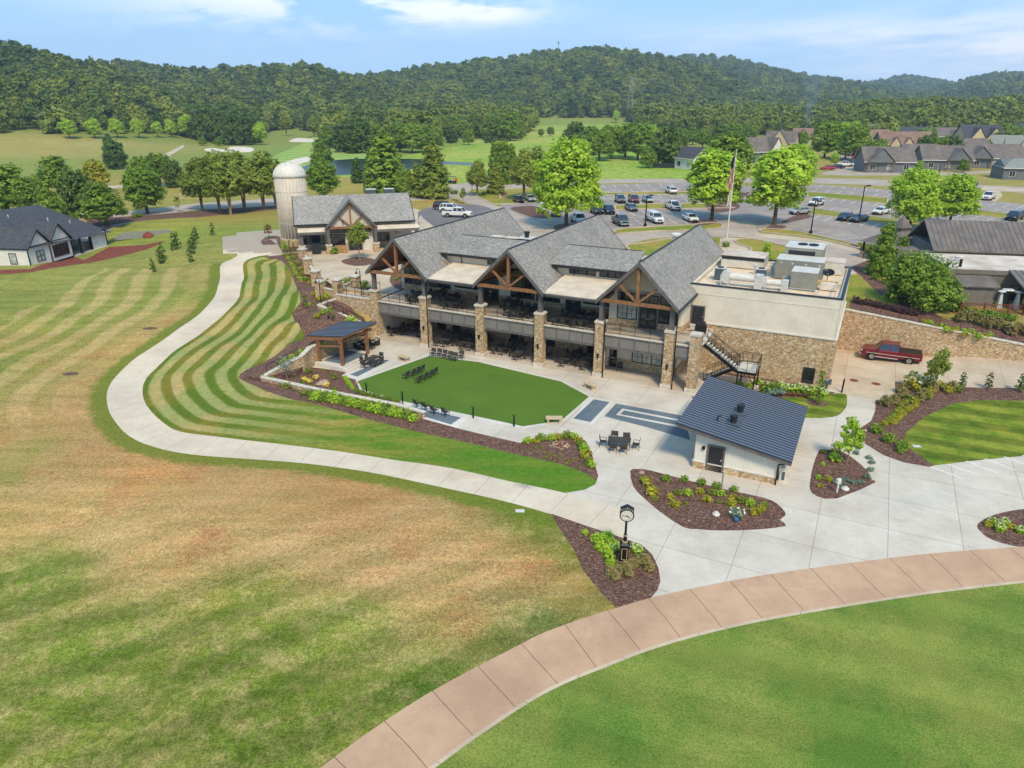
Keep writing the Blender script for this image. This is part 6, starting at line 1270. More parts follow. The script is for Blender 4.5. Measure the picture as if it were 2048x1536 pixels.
# ---------- vehicles
def paint(name,r,g,b,met=.3):
    m,n,bs=nt(name,.3); bs.inputs['Base Color'].default_value=col(r,g,b,.8); bs.inputs['Metallic'].default_value=met; bs.inputs['Coat Weight'].default_value=.6; bs.inputs['Coat Roughness'].default_value=.08; MT[name]=m; return m
for nm,c in dict(p_white=(240,242,244),p_silver=(186,192,196),p_grey=(110,116,122),p_dark=(42,48,56),p_navy=(38,50,70),p_green=(92,104,104),p_red=(122,22,36),p_bright_red=(196,34,34),p_rust=(128,62,58),p_olive=(70,72,62),p_blue=(92,120,150),p_maroon=(96,36,40)).items(): paint(nm,*c,met=.1 if 'white' in nm else .35)
def ring(x,pts): return [(x,y,z) for y,z in pts]
def vehicle(kind,label,mat):
    # x forward; stations for the lower body: (x, half width, z bottom, z shoulder)
    D={'sedan':dict(L=4.7,W=.91,hood=.95,deck=.98,roof=1.43,cab=(-1.75,-1.0,.45,1.15)),'suv':dict(L=4.7,W=.95,hood=1.08,deck=1.12,roof=1.75,cab=(-2.2,-1.9,.5,1.1)),'van':dict(L=5.0,W=.98,hood=1.08,deck=1.15,roof=1.78,cab=(-2.35,-2.15,.9,1.6)),
       'pickup':dict(L=5.8,W=1.0,hood=1.2,deck=1.2,roof=1.9,cab=(-.75,-.6,.95,1.55)),'coupe':dict(L=4.8,W=.93,hood=.92,deck=.95,roof=1.36,cab=(-1.9,-.9,.25,1.0))}[kind]
    t=thing({'suv':'parked_suv','pickup':'pickup_truck','van':'parked_suv'}.get(kind,'parked_car'),label,{'suv':'car','pickup':'pickup truck','van':'car'}.get(kind,'car')); L,W=D['L']/2,D['W']; h,dk=D['hood'],D['deck']; gz=.28 if kind in('sedan','coupe') else .42
    st=[(-L,.86,gz+.15,dk-.18),(-L+.1,.95,gz+.02,dk-.03),(-L*.55,1,gz,dk),(0,1,gz,(h+dk)/2-.0),(L*.45,1,gz,h+.01),(L-.45,.96,gz,h-.06),(L-.1,.9,gz+.02,h-.17),(L,.8,gz+.12,h-.3)]
    s=MB(); s.loft([ring(x,[(-W*w,z0+.12),(-W*w*1.0,(z0+z1)/2),(-W*w*.985,z1-.1),(-W*w*.9,z1),(W*w*.9,z1),(W*w*.985,z1-.1),(W*w,(z0+z1)/2),(W*w,z0+.12),(W*w*.85,z0),(-W*w*.85,z0)]) for x,w,z0,z1 in st]); 
    if kind=='pickup':
        s=MB(); st2=[q for q in st if q[0]>=-.9] ; st2=[(-.8,1,gz,dk)]+[q for q in st if q[0]>-.5]
        s.loft([ring(x,[(-W*w,z0+.12),(-W*w,(z0+z1)/2),(-W*w*.985,z1-.1),(-W*w*.9,z1),(W*w*.9,z1),(W*w*.985,z1-.1),(W*w,(z0+z1)/2),(W*w,z0+.12),(W*w*.85,z0),(-W*w*.85,z0)]) for x,w,z0,z1 in st2])
        s.box(-L,-.8,-W,-W+.1,gz+.1,dk+.02);s.box(-L,-.8,W-.1,W,gz+.1,dk+.02);s.box(-L,-L+.09,-W+.1,W-.1,gz+.1,dk);s.box(-L+.09,-.8,-W+.1,W-.1,gz+.1,gz+.35)
    body=s.build('body',mat,t)
    b0,r0,r1,b1=D['cab'][0],D['cab'][1],D['cab'][2],D['cab'][3]; rz=D['roof']; zb=(h+dk)/2-.04; iw=W*.9; rw=W*.74
    g=MB(); g.add([(b0,-iw,zb),(b1,-iw,zb),(b1,iw,zb),(b0,iw,zb),(r0,-rw,rz-.05),(r1,-rw,rz-.05),(r1,rw,rz-.05),(r0,rw,rz-.05)],[(0,1,5,4),(1,2,6,5),(2,3,7,6),(3,0,4,7),(4,5,6,7)]); g.build('windows','carglass',t)
    c=MB(); c.add([(r0-.03,-rw-.01,rz-.06),(r1+.04,-rw-.01,rz-.06),(r1+.04,rw+.01,rz-.06),(r0-.03,rw+.01,rz-.06),(r0+.08,-rw+.12,rz),(r1-.1,-rw+.12,rz),(r1-.1,rw-.12,rz),(r0+.08,rw-.12,rz)],[(0,1,5,4),(1,2,6,5),(2,3,7,6),(3,0,4,7),(4,5,6,7),(0,3,2,1)])
    for sg in (-1,1):
        c.beam((b1,sg*iw,zb),(r1,sg*rw,rz-.05),.07,.07); c.beam((b0,sg*iw,zb),(r0,sg*rw,rz-.05),.1 if kind!='suv' else .16,.1)
        xm=(r0+r1)/2; c.beam((xm,sg*(iw+.004),zb),(xm,sg*(rw+.004),rz-.05),.09,.05)
        if kind in('suv','van'): c.beam((r0+.5,sg*(iw+.004),zb),(r0+.5,sg*(rw+.004),rz-.05),.09,.05)
    c.build('cab',mat,t)
    wr=.34 if kind in('sedan','coupe') else .4
    for x in (L*.62,-L*.6):
        for sg in (-1,1):
            w=MB(); w.tube((x,sg*(W-.2),wr),(x,sg*(W+.02),wr),wr,n=18); o=w.build('wheel','tire',t); w=MB(); w.tube((x,sg*(W-.1),wr),(x,sg*(W+.035),wr),wr*.62,n=14); rm=w.build('rim','rim',o)
            w=MB(); w.tube((x,sg*(W-.3),wr+.03),(x,sg*(W-.005)+sg*.01,wr+.03),wr+.07,n=18); a=w.build('wheel_arch','black',t)
    for sg in (-1,1):
        w=MB(); w.box(L-.13,L-.02,sg*W*.72-.16,sg*W*.72+.16,h-.34,h-.2); w.build('headlight','lamp',t); w=MB(); w.box(-L-.01,-L+.06,sg*W*.75-.12,sg*W*.75+.12,dk-.38,dk-.2); w.build('tail_light','redlamp',t)
        w=MB(); w.box(b1-.35,b1-.2,sg*(W+.08)-.09,sg*(W+.08)+.09,zb+.03,zb+.2); w.build('mirror',mat,t)
    w=MB(); w.box(L-.05,L+.02,-W*.45,W*.45,gz+.25,h-.28); w.build('grille','black',t)
    w=MB(); w.box(L-.12,L+.06,-W*.8,W*.8,gz+.05,gz+.2); w.box(-L-.05,-L+.1,-W*.8,W*.8,gz+.05,gz+.2); w.sep('bumper','black' if kind!='pickup' else 'sheetm',t)
    w=MB(); w.box(-L-.015,-L+.02,-.26,.26,gz+.3,gz+.43); w.build('number_plate','lamp',t)
    if kind=='pickup': w=MB(); w.box(-L+.1,-.85,-W+.1,W-.1,dk-.05,dk+.01); w.build('bed_cover','black',t)
    return t
# bays run along these directions on the plateau
def hd(p,q): a,b=P(*p,4.5),P(*q,4.5); return math.atan2(b.y-a.y,b.x-a.x)
hA=hd((1266,442.5),(1288,454)); hB=hd((1323,423),(1334,430)); hR=hd((1725,431),(1700,436)); print('hd',math.degrees(hA),math.degrees(hR))
PR={}
def V_(kind,mat,px,py,h,label):
    if kind not in PR: PR[kind]=Proto(vehicle(kind,label,mat)); o=PR[kind].put(G(px,py,'high'),h,label,'parked cars'); 
    else: o=PR[kind].put(G(px,py,'high'),h,label,'parked cars')
    for c in kids(o):
        if c.name.split('.')[0] in('body','cab','mirror'):
            c.material_slots[0].link='OBJECT'; c.material_slots[0].material=MT[mat]
    return o
hn=hA
V_('pickup','p_green',1241,449,hn,'grey-green pickup nearest the middle clubhouse roof, first row'); w_=V_('pickup','p_white',1309,444,hn,'white pickup with camper shell beside the lamp post, first row')
s=MB(); s.loft([ring(x,[(-.95,1.22),(-.75,1.9),(.75,1.9),(.95,1.22)]) for x in (-2.85,-.75)]); cc=s.build('camper_shell','p_white',w_)
V_('sedan','p_white',1380,442,hn,'white sedan alone at the right end of the first row'); V_('pickup','p_white',1157,446,hn,'white pickup half hidden by the middle gable roof')
V_('suv','p_dark',1216,427,hn,'black boxy off-roader left end of the second row'); V_('sedan','p_grey',1262,421,hn,'dark grey sedan in the second row'); w_=V_('pickup','p_white',1345,419,hn,'white pickup with black hood in the second row')
s=MB(); s.box(1.5,2.5,-.6,.6,1.19,1.225); s.build('hood_scoop','black',w_)
V_('suv','p_dark',1193,427,hn,'black car under the largest maple crown'); V_('suv','p_grey',1240,405,hB,'grey car left of the red-brown one, third row'); V_('suv','p_rust',1267,405,hB,'red-brown car in the third row'); V_('sedan','p_silver',1295,404,hB,'silver sedan right of the red-brown one, third row')
V_('sedan','p_silver',1190,407,hB,'pale sedan left end of the third row beneath the maple'); V_('van','p_white',1342,387,hB+math.pi,'white minivan parked tail towards the viewer, alone in the back row')
V_('sedan','p_navy',1037,404,hB+.2,'dark blue sedan left of the pair by the entrance road'); V_('sedan','p_silver',1060,402,hB+.2,'light sedan right of the pair by the entrance road'); V_('pickup','p_white',1088,424,hB-.1,'white pickup behind the mulch island of two trees'); V_('suv','p_white',1112,431,hB-.1,'white car with its nose at the largest maple trunk')
V_('suv','p_maroon',889,419,R(-8),'maroon car at the back of the barn car park'); V_('suv','p_white',902,424,R(-12),'white SUV in the middle of the barn car park trio'); V_('pickup','p_white',915,434,R(-12),'white pickup nearest the roof in the barn car park')
V_('suv','p_white',1632,411,hR+.1,'white SUV at the left end of the right car park'); V_('sedan','p_silver',1600,428,hR-.3,'silver sedan peeking behind the tall right maple'); V_('sedan','p_white',1761,428,hR,'white sedan with black nose alone in the right car park'); V_('sedan','p_navy',1690,440,hR+.1,'dark sedan left of the olive coupe'); V_('coupe','p_olive',1717,443,hR,'olive coupe right of the dark sedan, behind the lamp post')
V_('sedan','p_blue',1829,437,hR,'blue sedan behind the spreading tree of the right car park'); V_('suv','p_dark',1906,424,hR,'dark wagon behind the trunk of the right spreading tree'); V_('van','p_dark',2028,440,hR,'dark wagon by the brown metal roof'); V_('pickup','p_white',1976,399,hR+.15,'white pickup at the far right of the car park')
for kd,mt,x,y,h_,l in (('sedan','p_bright_red',1655,340,2.9,'bright red car by the village street'),('sedan','p_dark',1674,337,3.0,'dark car in the village side parking'),('pickup','p_white',1690,333,3.0,'white pickup in the village side parking'),('suv','p_blue',1704,332,3.0,'blue car in the village side parking'),('suv','p_white',1717,331,3.0,'white SUV in the village side parking'),('pickup','p_white',1687,309,1.6,'white pickup far down the village street'),('sedan','p_dark',1697,312,1.5,'dark car far down the village street')): V_(kd,mt,x,y,h_,l)
q=G(1773,723); q.z=.12; tk=PR['pickup'].put(G(1773,722),BH+math.pi,'dark red crew cab pickup truck parked along the high stone wall')
tk.location=AB(17.0,18.1,H(AB(17,18.1).x,AB(17,18.1).y)+.02)
for c in kids(tk):
    if c.name.split('.')[0] in('body','cab','mirror'): c.material_slots[0].link='OBJECT'; c.material_slots[0].material=MT['p_red']
s=MB(); s.box(-.7,1.5,-1.08,-1.0,.42,.48); s.box(-.7,1.5,1.0,1.08,.42,.48); s.sep('running_board','sheetm',tk)
s=MB(); s.box(-2.7,2.4,-1.012,-1.0,.78,.83); s.box(-2.7,2.4,1.0,1.012,.78,.83); s.sep('chrome_strip','sheetm',tk)
def golfcart(loc,rz,label,mat,people=False):
    t=thing('golf_cart',label,'golf cart',loc,rz); s=MB(); s.loft([ring(x,[(-.55*w,.3),(-.58*w,z),(.58*w,z),(.55*w,.3)]) for x,w,z in ((-1.15,.9,.75),(-.6,1,.78),(-.2,1,.5),(.45,1,.48),(.6,1,.85),(1.15,.8,.7))]); s.build('body',mat,t)
    s=MB(); s.box(-.7,.0,-.5,.5,.72,.88); s.box(-.8,-.68,-.5,.5,.8,1.3); s.build('seat','cushion',t); s=MB(); s.loft([[(-1.1,-.58,1.85),(-1.1,.58,1.85),(-1.1,.5,1.93),(-1.1,-.5,1.93)],[(.7,-.58,1.83),(.7,.58,1.83),(.7,.5,1.9),(.7,-.5,1.9)]]); s.build('roof','black' if mat!='p_white' else 'white',t); s=MB()
    for x0,x1 in ((-.95,-1.0),(.75,.55)):
        for y in (-.5,.5): s.tube((x0,y,.6),(x1,y,1.85),.025,n=6)
    s.build('roof_frame','black',t); s=MB(); s.tube((.4,.2,.8),(.2,.2,1.05),.02,n=6); s.lathe([(.16,0),(.18,.02),(.16,.04)],12,(.18,.2,1.05)); s.build('steering_wheel','black',t)
    for x in (-.8,.8):
        for y in (-.52,.52): w=MB(); w.tube((x,y-.09,.23),(x,y+.09,.23),.23,n=14); o=w.build('wheel','tire',t); w=MB(); w.tube((x,y-.1,.23),(x,y+.1,.23),.12,n=10); w.build('rim','rim',o)
    return t
golfcart(AB(-32.6,3.1,0),BH-1.2,'black golf cart parked under the left end of the balcony','p_navy'); golfcart(G(904,367,'high'),2.6,'golf cart with orange load stopped on the path behind the trees','p_dark')
q=G(911,366,'high'); t=thing('bin','orange tub standing right beside the distant golf cart','tub',q); s=MB(); s.lathe([(.5,0),(.6,1.1),(.62,1.2),(.5,1.25)],12); s.build('tub','orange',t); s=MB(); s.lathe([(.63,1.25),(.3,1.4)],12); s.build('lid','orange',t)
# ---------- street furniture
def lamp(px,py,top,label):
    q=G(px,py,'high'); fw=FPX*CC-(top-768)*CS; h=CH-q.y*(FPX*CS+(top-768)*CC)/fw-q.z; t=thing('parking_lamp',label,'lamp post',q,0,'car park lamp posts'); s=MB(); s.tube((0,0,0),(0,0,h-.2),.13,.09,8); s.lathe([(.3,0),(.3,.5),(.2,.55)],12); s.build('pole','black',t); s=MB(); s.beam((0,0,h-.35),(.75,0,h-.25),.08,.08); s.build('arm','black',t); s=MB(); s.box(.35,1.05,-.22,.22,h-.3,h-.1); s.build('lamp_head','black',t)
lamp(1290,453,388,'black car park lamp beside the white camper pickup'); lamp(1621,468,400,'black car park lamp at the curb right of the tall maple'); lamp(1717,444,369,'tallest black car park lamp, behind the olive coupe'); lamp(1877,352,322,'distant black lamp in front of the grey row houses')
def walklamp(a,zb,label,off):
    t=thing('walk_lamp',label,'lamp',a,BH); s=MB(); s.tube((0,0,zb),(0,0,zb+3.1),.05,n=8)
    for k in range(6): a0,a1=R(180-30*k),R(150-30*k); s.tube((-.25+ .25*math.cos(a0)+0,0,zb+3.1+.28*math.sin(a0)),(-.25+.25*math.cos(a1),0,zb+3.1+.28*math.sin(a1)),.03,n=6)
    s.build('pole','black',t); s=MB(); s.lathe([(.2,0),(.17,.06),(.08,.12),(.05,.3),(.02,.34)],14,(-.5,0,zb+2.78)); s.build('lamp_shade','black',t); return t
walklamp(AB(-39.2,.4,0),4.5,'black gooseneck lamp beside the leftmost balcony column',0)
q=G(643,612); walklamp((q.x,q.y,0),q.z,'black gooseneck lamp on the mulch slope below the plaza wall',0)
# flagpole
q=P(1452,490,4.5); t=thing('flagpole','tall white flagpole with two hanging flags behind the clubhouse','flagpole',q); s=MB(); s.tube((0,0,0),(0,0,14.3),.13,.06,10); s.lathe([(.3,0),(.3,.25),(.18,.4)],12); s.build('pole','white',t); s=MB(); s.lathe([(.02,14.25),(.14,14.36),(.14,14.46),(.02,14.56)],12); s.build('finial','cloth_y',t)
for m_,c_ in (('flag_red',(190,48,48)),('flag_blue',(46,58,96)),('flag_white',(238,234,232))): MT[m_]=plain(m_,col(*c_),None,3)
def drape(z0,z1,w0,w1,n,mats,name,nfold=6,ph=0):
    V=[];F=[];M=[];nz=n
    for i in range(nz+1):
        z=z0+(z1-z0)*i/nz; w=w0+(w1-w0)*i/nz
        for j in range(nfold+1): u=j/nfold; V.append((-.1-w*u*(1+.15*math.sin(i*.7)),.16*math.sin(j*2.2+i*.35+ph),z-.35*u*(1-i/nz*.5)+.0))
    for i in range(nz):
        for j in range(nfold): F.append((i*(nfold+1)+j,i*(nfold+1)+j+1,(i+1)*(nfold+1)+j+1,(i+1)*(nfold+1)+j)); M.append((i,j))
    s=MB(); s.v=V; s.f=F; s.m=[mats(i,j) for i,j in M]; return s
s=drape(13.7,8.9,.35,.75,14,lambda i,j: 1 if i<5 else (0 if (j+(i//3))%2 else 2),'flag'); fl=s.build('flag',['flag_red','flag_blue','flag_white'],t); fl['label']='red white and blue striped flag hanging limp'
st_=MB()
for k in range(9): st_.box(-.2-.05*(k%3),-.12-.05*(k%3),-.2,-.16,13.1-k*.12,13.14-k*.12)
st_.build('star_field','flag_white',fl)
s=drape(8.7,6.2,.3,.6,8,lambda i,j:0,'flag2',4,1.); f2=s.build('flag','flag_white',t); f2['label']='smaller white flag hanging limp below'
# clock
q=G(1247,1126); ck=thing('street_clock','tall black street clock with white dial on a flower bed','clock',q,R(-8)); s=MB(); s.lathe([(.42,0),(.42,.12)],8); s.build('footing','pale_wood',ck)
s=MB(); s.box(-.3,.3,-.3,.3,.12,.3); s.box(-.24,.24,-.24,.24,.3,1.35); s.box(-.3,.3,-.3,.3,1.35,1.45); s.loft([[(-.26,-.26,1.45),(.26,-.26,1.45),(.26,.26,1.45),(-.26,.26,1.45)],[(-.12,-.12,1.62),(.12,-.12,1.62),(.12,.12,1.62),(-.12,.12,1.62)]]); s.build('pedestal','black',ck)
s=MB()
for y in (-.245,): 
    for x0,x1,z0,z1 in ((-.17,.17,1.22,1.25),(-.17,.17,.42,.45),(-.17,-.14,.42,1.25),(.14,.17,.42,1.25)): s.box(x0,x1,y-.012,y,z0,z1)
s.box(-.31,.31,-.31,-.3,.26,.3); s.lathe([(.17,1.62),(.17,1.67)],14); s.lathe([(.13,2.05),(.13,2.1)],14); s.build('gold_trim','cloth_y',ck)
s=MB(); s.lathe([(.12,1.67),(.1,2.1),(.075,2.15),(.065,3.05),(.13,3.1)],14); s.build('post','black',ck)
s=MB(); s.tube((0,-.17,3.58),(0,.17,3.58),.41,n=36); s.lathe([(.12,3.05),(.18,3.22)],10); s.build('clock_case','black',ck,True)
s=MB(); s.tube((0,-.2,3.58),(0,-.16,3.58),.43,n=36); s.build('bezel','dark_trim',ck); s=MB(); s.tube((0,-.215,3.58),(0,-.2,3.58),.365,n=36); dial=s.build('dial','white',ck); dial['label']='white clock dial with black hour marks and hands'
s=MB()
for k in range(12):
    a=k*R(30); p1=(math.sin(a)*.27,-.222,3.58+math.cos(a)*.27); p2=(math.sin(a)*.33,-.222,3.58+math.cos(a)*.33); s.beam(p1,p2,.035 if k%3==0 else .02,.01)
s.build('hour_marks','black',dial); s=MB(); s.beam((.1,-.228,3.58),(-.28,-.228,3.58),.03,.012); s.build('minute_hand','black',dial); s=MB(); s.beam((-.05,-.234,3.61),(.2,-.234,3.44),.04,.012); s.build('hour_hand','black',dial)
# scrolled header band above the dial
s=MB(); 
for k in range(-4,5): a=R(k*9); a2=R((k+1)*9); 
s.prism([(-.36,-.14,3.86),(-.4,-.14,3.97),(0,-.14,4.2),(.4,-.14,3.97),(.36,-.14,3.86),(0,-.14,4.0)],(0,.28,0)); hd_=s.build('header','black',ck)
s=MB()
for k,x in enumerate((-.3,-.2,-.1,0,.1,.2,.3)): z=4.09-abs(x)*.48-.02; s.box(x-.03,x+.03,-.152,-.14,z-.05,z-.02); s.box(x-.03,x-.01,-.152,-.14,z-.02,z+.03); s.box(x-.03,x+.03,-.152,-.14,z+.03,z+.05)
s.build('lettering','sheetm',hd_); ck.scale=(1,1,.965)
# turf torches
for k,(x,y) in enumerate(((733.4,787),(805.4,805),(946.5,836),(1028,853))):
    q=G(x,y,'flat'); t=thing('turf_light','black forked post light, '+ordn(k)+' from the left along the turf edge','post light',q,0,'post lights along the turf'); s=MB(); s.tube((0,0,0),(0,0,.95),.075,.07,8); s.build('post','black',t); s=MB(); s.beam((0,0,.93),(.16,0,1.12),.07,.05); s.beam((0,0,.93),(-.16,0,1.12),.07,.05); s.build('fork_head','black',t)
# benches
for k,(x,y,a,l) in enumerate(((808,721,BH-.15,'pale stone bench at the top left turf edge'),(1180,777,BH-R(28),'pale stone bench at the right turf corner'),(1108,845,BH+.45,'pale stone bench at the lower right turf corner'))):
    t=thing('stone_bench',l,'bench',G(x,y,'flat'),a); s=MB(); s.loft([ring(x_,[(-.28,.4),(.28,.4),(.28,.52),(-.28,.52)]) for x_ in (-.72,-.7,.7,.72)]); s.build('seat','benchstone',t)
    for x_ in (-.52,.52): s=MB(); s.box(x_-.07,x_+.07,-.24,.24,0,.4); s.box(x_-.1,x_+.1,-.27,.27,0,.07); s.build('leg','benchstone',t)
# misc small things
for k,(x,y,sx) in enumerate(((1708,761,1),(1752,768,1))): t=thing('manhole_cover',('left','right')[k]+' rusty manhole cover in the service yard','manhole cover',G(x,y)+Vector((0,0,.006))); s=MB(); s.lathe([(.42,0),(.42,.012),(.4,.014)],20); s.build('lid','rust',t); s=MB(); s.box(-.2,.2,-.02,.02,.014,.02); s.box(-.02,.02,-.2,.2,.014,.02); s.build('ribs','rust',t)
t=thing('bollard','dark leaning post at the lawn corner by the service yard','bollard',G(1683,785)); s=MB(); s.tube((0,0,-.1),(.05,0,1.35),.08,n=10); s.build('post','black',t); s=MB(); s.lathe([(.09,1.3),(.09,1.4),(.03,1.44)],10,(.05,0,0)); s.build('cap','rust',t)
t=thing('gas_meter','pale blue gas meters at the corner of the stone wing','gas meter',AB(11.55,6.2,0),BH); s=MB(); s.box(-.3,0,-.12,.12,.5,.95); s.box(.1,.4,-.12,.12,.6,1.1); s.build('meter_body','bluedoor',t); s=MB(); s.tube((-.15,0,0),(-.15,0,.5),.03); s.tube((.25,0,0),(.25,0,.6),.03); s.tube((-.15,0,.95),(.25,0,1.15),.03); s.build('pipe','sheetm',t)
q=G(1673,985); t=thing('utility_pedestal','white box on a short white post in the teardrop bed','utility box',q,.3); s=MB(); s.beam((0,0,0),(.02,0,.8),.1,.1); s.build('post','white',t); s=MB(); s.box(-.16,.16,-.1,.1,.75,1.1); s.box(-.08,.08,-.12,-.1,.85,1.0); s.build('box','white',t)
q=G(1443,977); t=thing('sign_post','thin grey post at the back edge of the middle bed','post',q); s=MB(); s.box(-.04,.04,-.04,.04,0,1.35); s.build('post','unit',t); s=MB(); s.box(-.05,.05,-.05,.05,1.35,1.38); s.build('cap','unit_light',t)
for x,y,r,l in ((1432,1030,.24,'pale green painted round marker with white top in the middle bed'),(1690,979,.26,'flat pale green round marker in the teardrop bed')): t=thing('garden_marker',l,'garden marker',G(x,y)); s=MB(); s.lathe([(r,0),(r*1.1,.08),(r*.9,.14),(r*.5,.17)],16); s.build('base','l_blue' if 0 else 'unit_light',t); s=MB(); s.box(-.13,.13,-.08,.08,.16,.24); s.build('top','white',t)
t=thing('garden_ball','small glossy blue pot in the middle bed before the lavender','pot',G(1472,1043)); s=MB(); s.lathe([(.05,0),(.13,.04),(.17,.15),(.13,.25),(.1,.27)],16); s.build('pot','blue_pot',t,True); s=MB(); s.lathe([(.11,.26),(.13,.28),(.09,.29)],14); s.build('rim','blue_pot',t)
def rock(px,py,r,label,g=None,nm='boulder',k=1,z=.55):
    q=G(px,py,g); rr=random.Random(px); me=bpy.data.meshes.new(nm); V=[];
    s=MB(); s.lathe([(r*.9,-.1),(r,r*z*.3),(r*.8,r*z*.7),(r*.4,r*z)],9); s.v=[(x*rr.uniform(.85,1.15),y*rr.uniform(.8,1.2)*.8,zz*rr.uniform(.8,1.2)) for x,y,zz in s.v]; o=s.build(nm,'boulder'); o.location=q; o.rotation_euler=(0,0,rr.random()*6); tag(o,label,'rock')
rock(646,768,.65,'low pale boulder in the walled bed beside the daylilies','flat'); rock(714,766,.22,'small white stone at the left turf corner','flat'); rock(1283,946,.25,'round pale stone at the left tip of the middle bed'); rock(1731,861,.2,'small round stone at the left tip of the right bed'); rock(1378,1042,.1,'tiny pale stone before the garden marker'); rock(1747,880,.1,'tiny white stone in the right bed')
t=thing('drain_basin','ring of pale cobbles around a rusty grate in the triangular bed','stone ring',G(1120,891)); s=MB(); rr=random.Random(2)
for i in range(70): a=rr.uniform(0,6.28); d=rr.uniform(.32,.8); z=.04; r=rr.uniform(.05,.09); x,y=math.cos(a)*d,math.sin(a)*d; s.lathe([(r*.6,-.02),(r,z*.6),(r*.5,z+.03)],6,(x,y,0))
o=s.build('cobbles','boulder',t); o['kind']='stuff'; s=MB(); s.lathe([(.28,0),(.28,.03)],8); s.build('grate','rust',t)
for k,(x,y,l) in enumerate(((1040,1022,'pale green valve box lid in the grass beside the walk'),(1833,893,'pale grey drain lid in the striped side lawn'))): t=thing('valve_box',l,'valve box',G(x,y)+Vector((0,0,.01))); s=MB(); s.box(-.3,.3,-.18,.18,0,.03); s.build('lid','unit_light',t); s=MB(); s.box(-.34,.34,-.22,.22,-.02,.015); s.build('frame','unit',t)
for k,(x,y) in enumerate(((300,657),(142,748))):
    q=G(x,y); o=MB().lathe([(1.1,-.02),(1.0,.03),(.5,.05)],14).build('bare_patch','mulch'); o.location=q; o.scale=(.8,.45,1); tag(o,('upper','lower')[k]+' small dark bare patch in the dry left lawn','soil patch')
# traffic sign
q=G(944,386,'high'); t=thing('stop_sign','small red sign on a green post at the entrance junction','traffic sign',q); s=MB(); s.tube((0,0,0),(0,0,2.2),.05); s.build('post','black',t); s=MB(); s.tube((0,-.04,2.3),(0,-.01,2.3),.38,n=8); s.build('sign_face','redlamp',t)
# parking stripes: painted structure
pm=MB()
def stripes(p0,p1,n,dx,dy,w=.16):
    for k in range(n):
        t=k/max(1,n-1); x=p0[0]+(p1[0]-p0[0])*t; y=p0[1]+(p1[1]-p0[1])*t; a=G(x,y,'high'); b=G(x+dx,y+dy,'high'); d=(b-a).normalized(); nn=Vector((-d.y,d.x,0))*w/2; u=Vector((0,0,.035)); o=len(pm.v); pm.add([a-nn+u,a+nn+u,b+nn+u,b-nn+u],[(0,1,2,3)])
stripes((1203,370),(1387,365),9,7,6); stripes((1196,386.5),(1360,380.5),8,-6,-4); stripes((1203,392),(1383,388),9,8,6.5); stripes((1216,413),(1400,404),9,-8,-7); stripes((1206,424),(1386,419),8,12,9); stripes((1243,453),(1376,448),7,-17,-11); stripes((1040,396),(1110,410),4,6,4)
stripes((1645,370),(1780,381),7,-6,4); stripes((1626,384),(1770,394),7,9,-4.5); stripes((1650,393),(1800,412),8,-12,7); stripes((1613,414),(1800,436),9,14,-5); stripes((1600,433),(1720,452),6,-16,8) if 0 else stripes((1640,432),(1760,447),6,-16,8); stripes((1600,462),(1710,486),5,34,-5)
stripes((1880,396),(2048,412),7,-16,6); stripes((1890,412),(2040,430),6,18,-4); stripes((1900,424),(2048,445),6,-18,6); stripes((1850,466),(1880,458),2,18,-4)
for k in range(6): a=G(1863+k*37,935-k*3.4,None) if k else G(1862,935,None)
for k,(x,y,x2,y2) in enumerate(((1862,934.5,1927,959),(1895,929,1960,952),(1932,923,1996,947),(1969,918,2033,942),(2008,914,2075,938),(2044,911,2110,934),(453,479,473,478),(449,490,474,489),(447,500,477,498),(566,466,600,464),(528,481,552,478),(558,492,600,490))): stripes((x,y),(x,y),1,x2-x,y2-y,.12)
tag(pm.build('parking_marking','marking'),kind='structure')
# kerbs along the islands
km=MB()
kb=[p for n_,p in REG if n_ in('verge_grass',) ]
for p in kb:
    for i in range(len(p)):
        a=Vector((*p[i],0));b=Vector((*p[(i+1)%len(p)],0)); 
        if (b-a).length<.05 or a.y<95: continue
        a.z=high(a.x,a.y)+.07;b.z=high(b.x,b.y)+.07; d=(b-a).normalized()*.02; km.beam(a-d,b+d,.32,.14)
tag(km.build('kerb','concrete_tan'),kind='structure')
# ---------- furniture
def chair_proto():
    t=thing('patio_chair','chair','chair'); m=MB(); m.box(-.25,.25,-.24,.24,.40,.44); m.build('seat','chairm',t)
    m=MB(); m.prism([(-.25,.22,.5),(.25,.22,.5),(.25,.3,.9),(-.25,.3,.9)],(0,.03,0)); m.build('backrest','chairm',t)
    for sx in (-1,1):
        m=MB(); m.tube((sx*.27,-.24,0),(sx*.27,-.24,.64),.018,n=6); m.build('leg','chairf',t); m=MB(); m.tube((sx*.27,.3,0),(sx*.27,.22,.45),.018,n=6); m.tube((sx*.27,.22,.45),(sx*.27,.31,.92),.018,n=6); m.build('leg','chairf',t)
        m=MB(); m.beam((sx*.27,-.27,.65),(sx*.27,.26,.66),.045,.025); m.build('armrest','chairf',t)
    return Proto(t)
CHP=chair_proto()
def table_proto(w,d,nm='patio_table'):
    t=thing(nm,'table','table'); m=MB(); m.box(-w/2,w/2,-d/2,d/2,.71,.74); m.build('tabletop','chairm',t)
    for sx in (-1,1):
        for sy in (-1,1): m=MB(); m.box(sx*(w/2-.07)-.025,sx*(w/2-.07)+.025,sy*(d/2-.07)-.025,sy*(d/2-.07)+.025,0,.71); m.build('leg','chairf',t)
    m=MB(); m.box(-w/2+.05,w/2-.05,-d/2+.05,-d/2+.08,.66,.71); m.box(-w/2+.05,w/2-.05,d/2-.08,d/2-.05,.66,.71); m.sep('apron','chairf',t)
    return Proto(t)
TS=table_proto(.95,.95); TL=table_proto(1.8,.95)
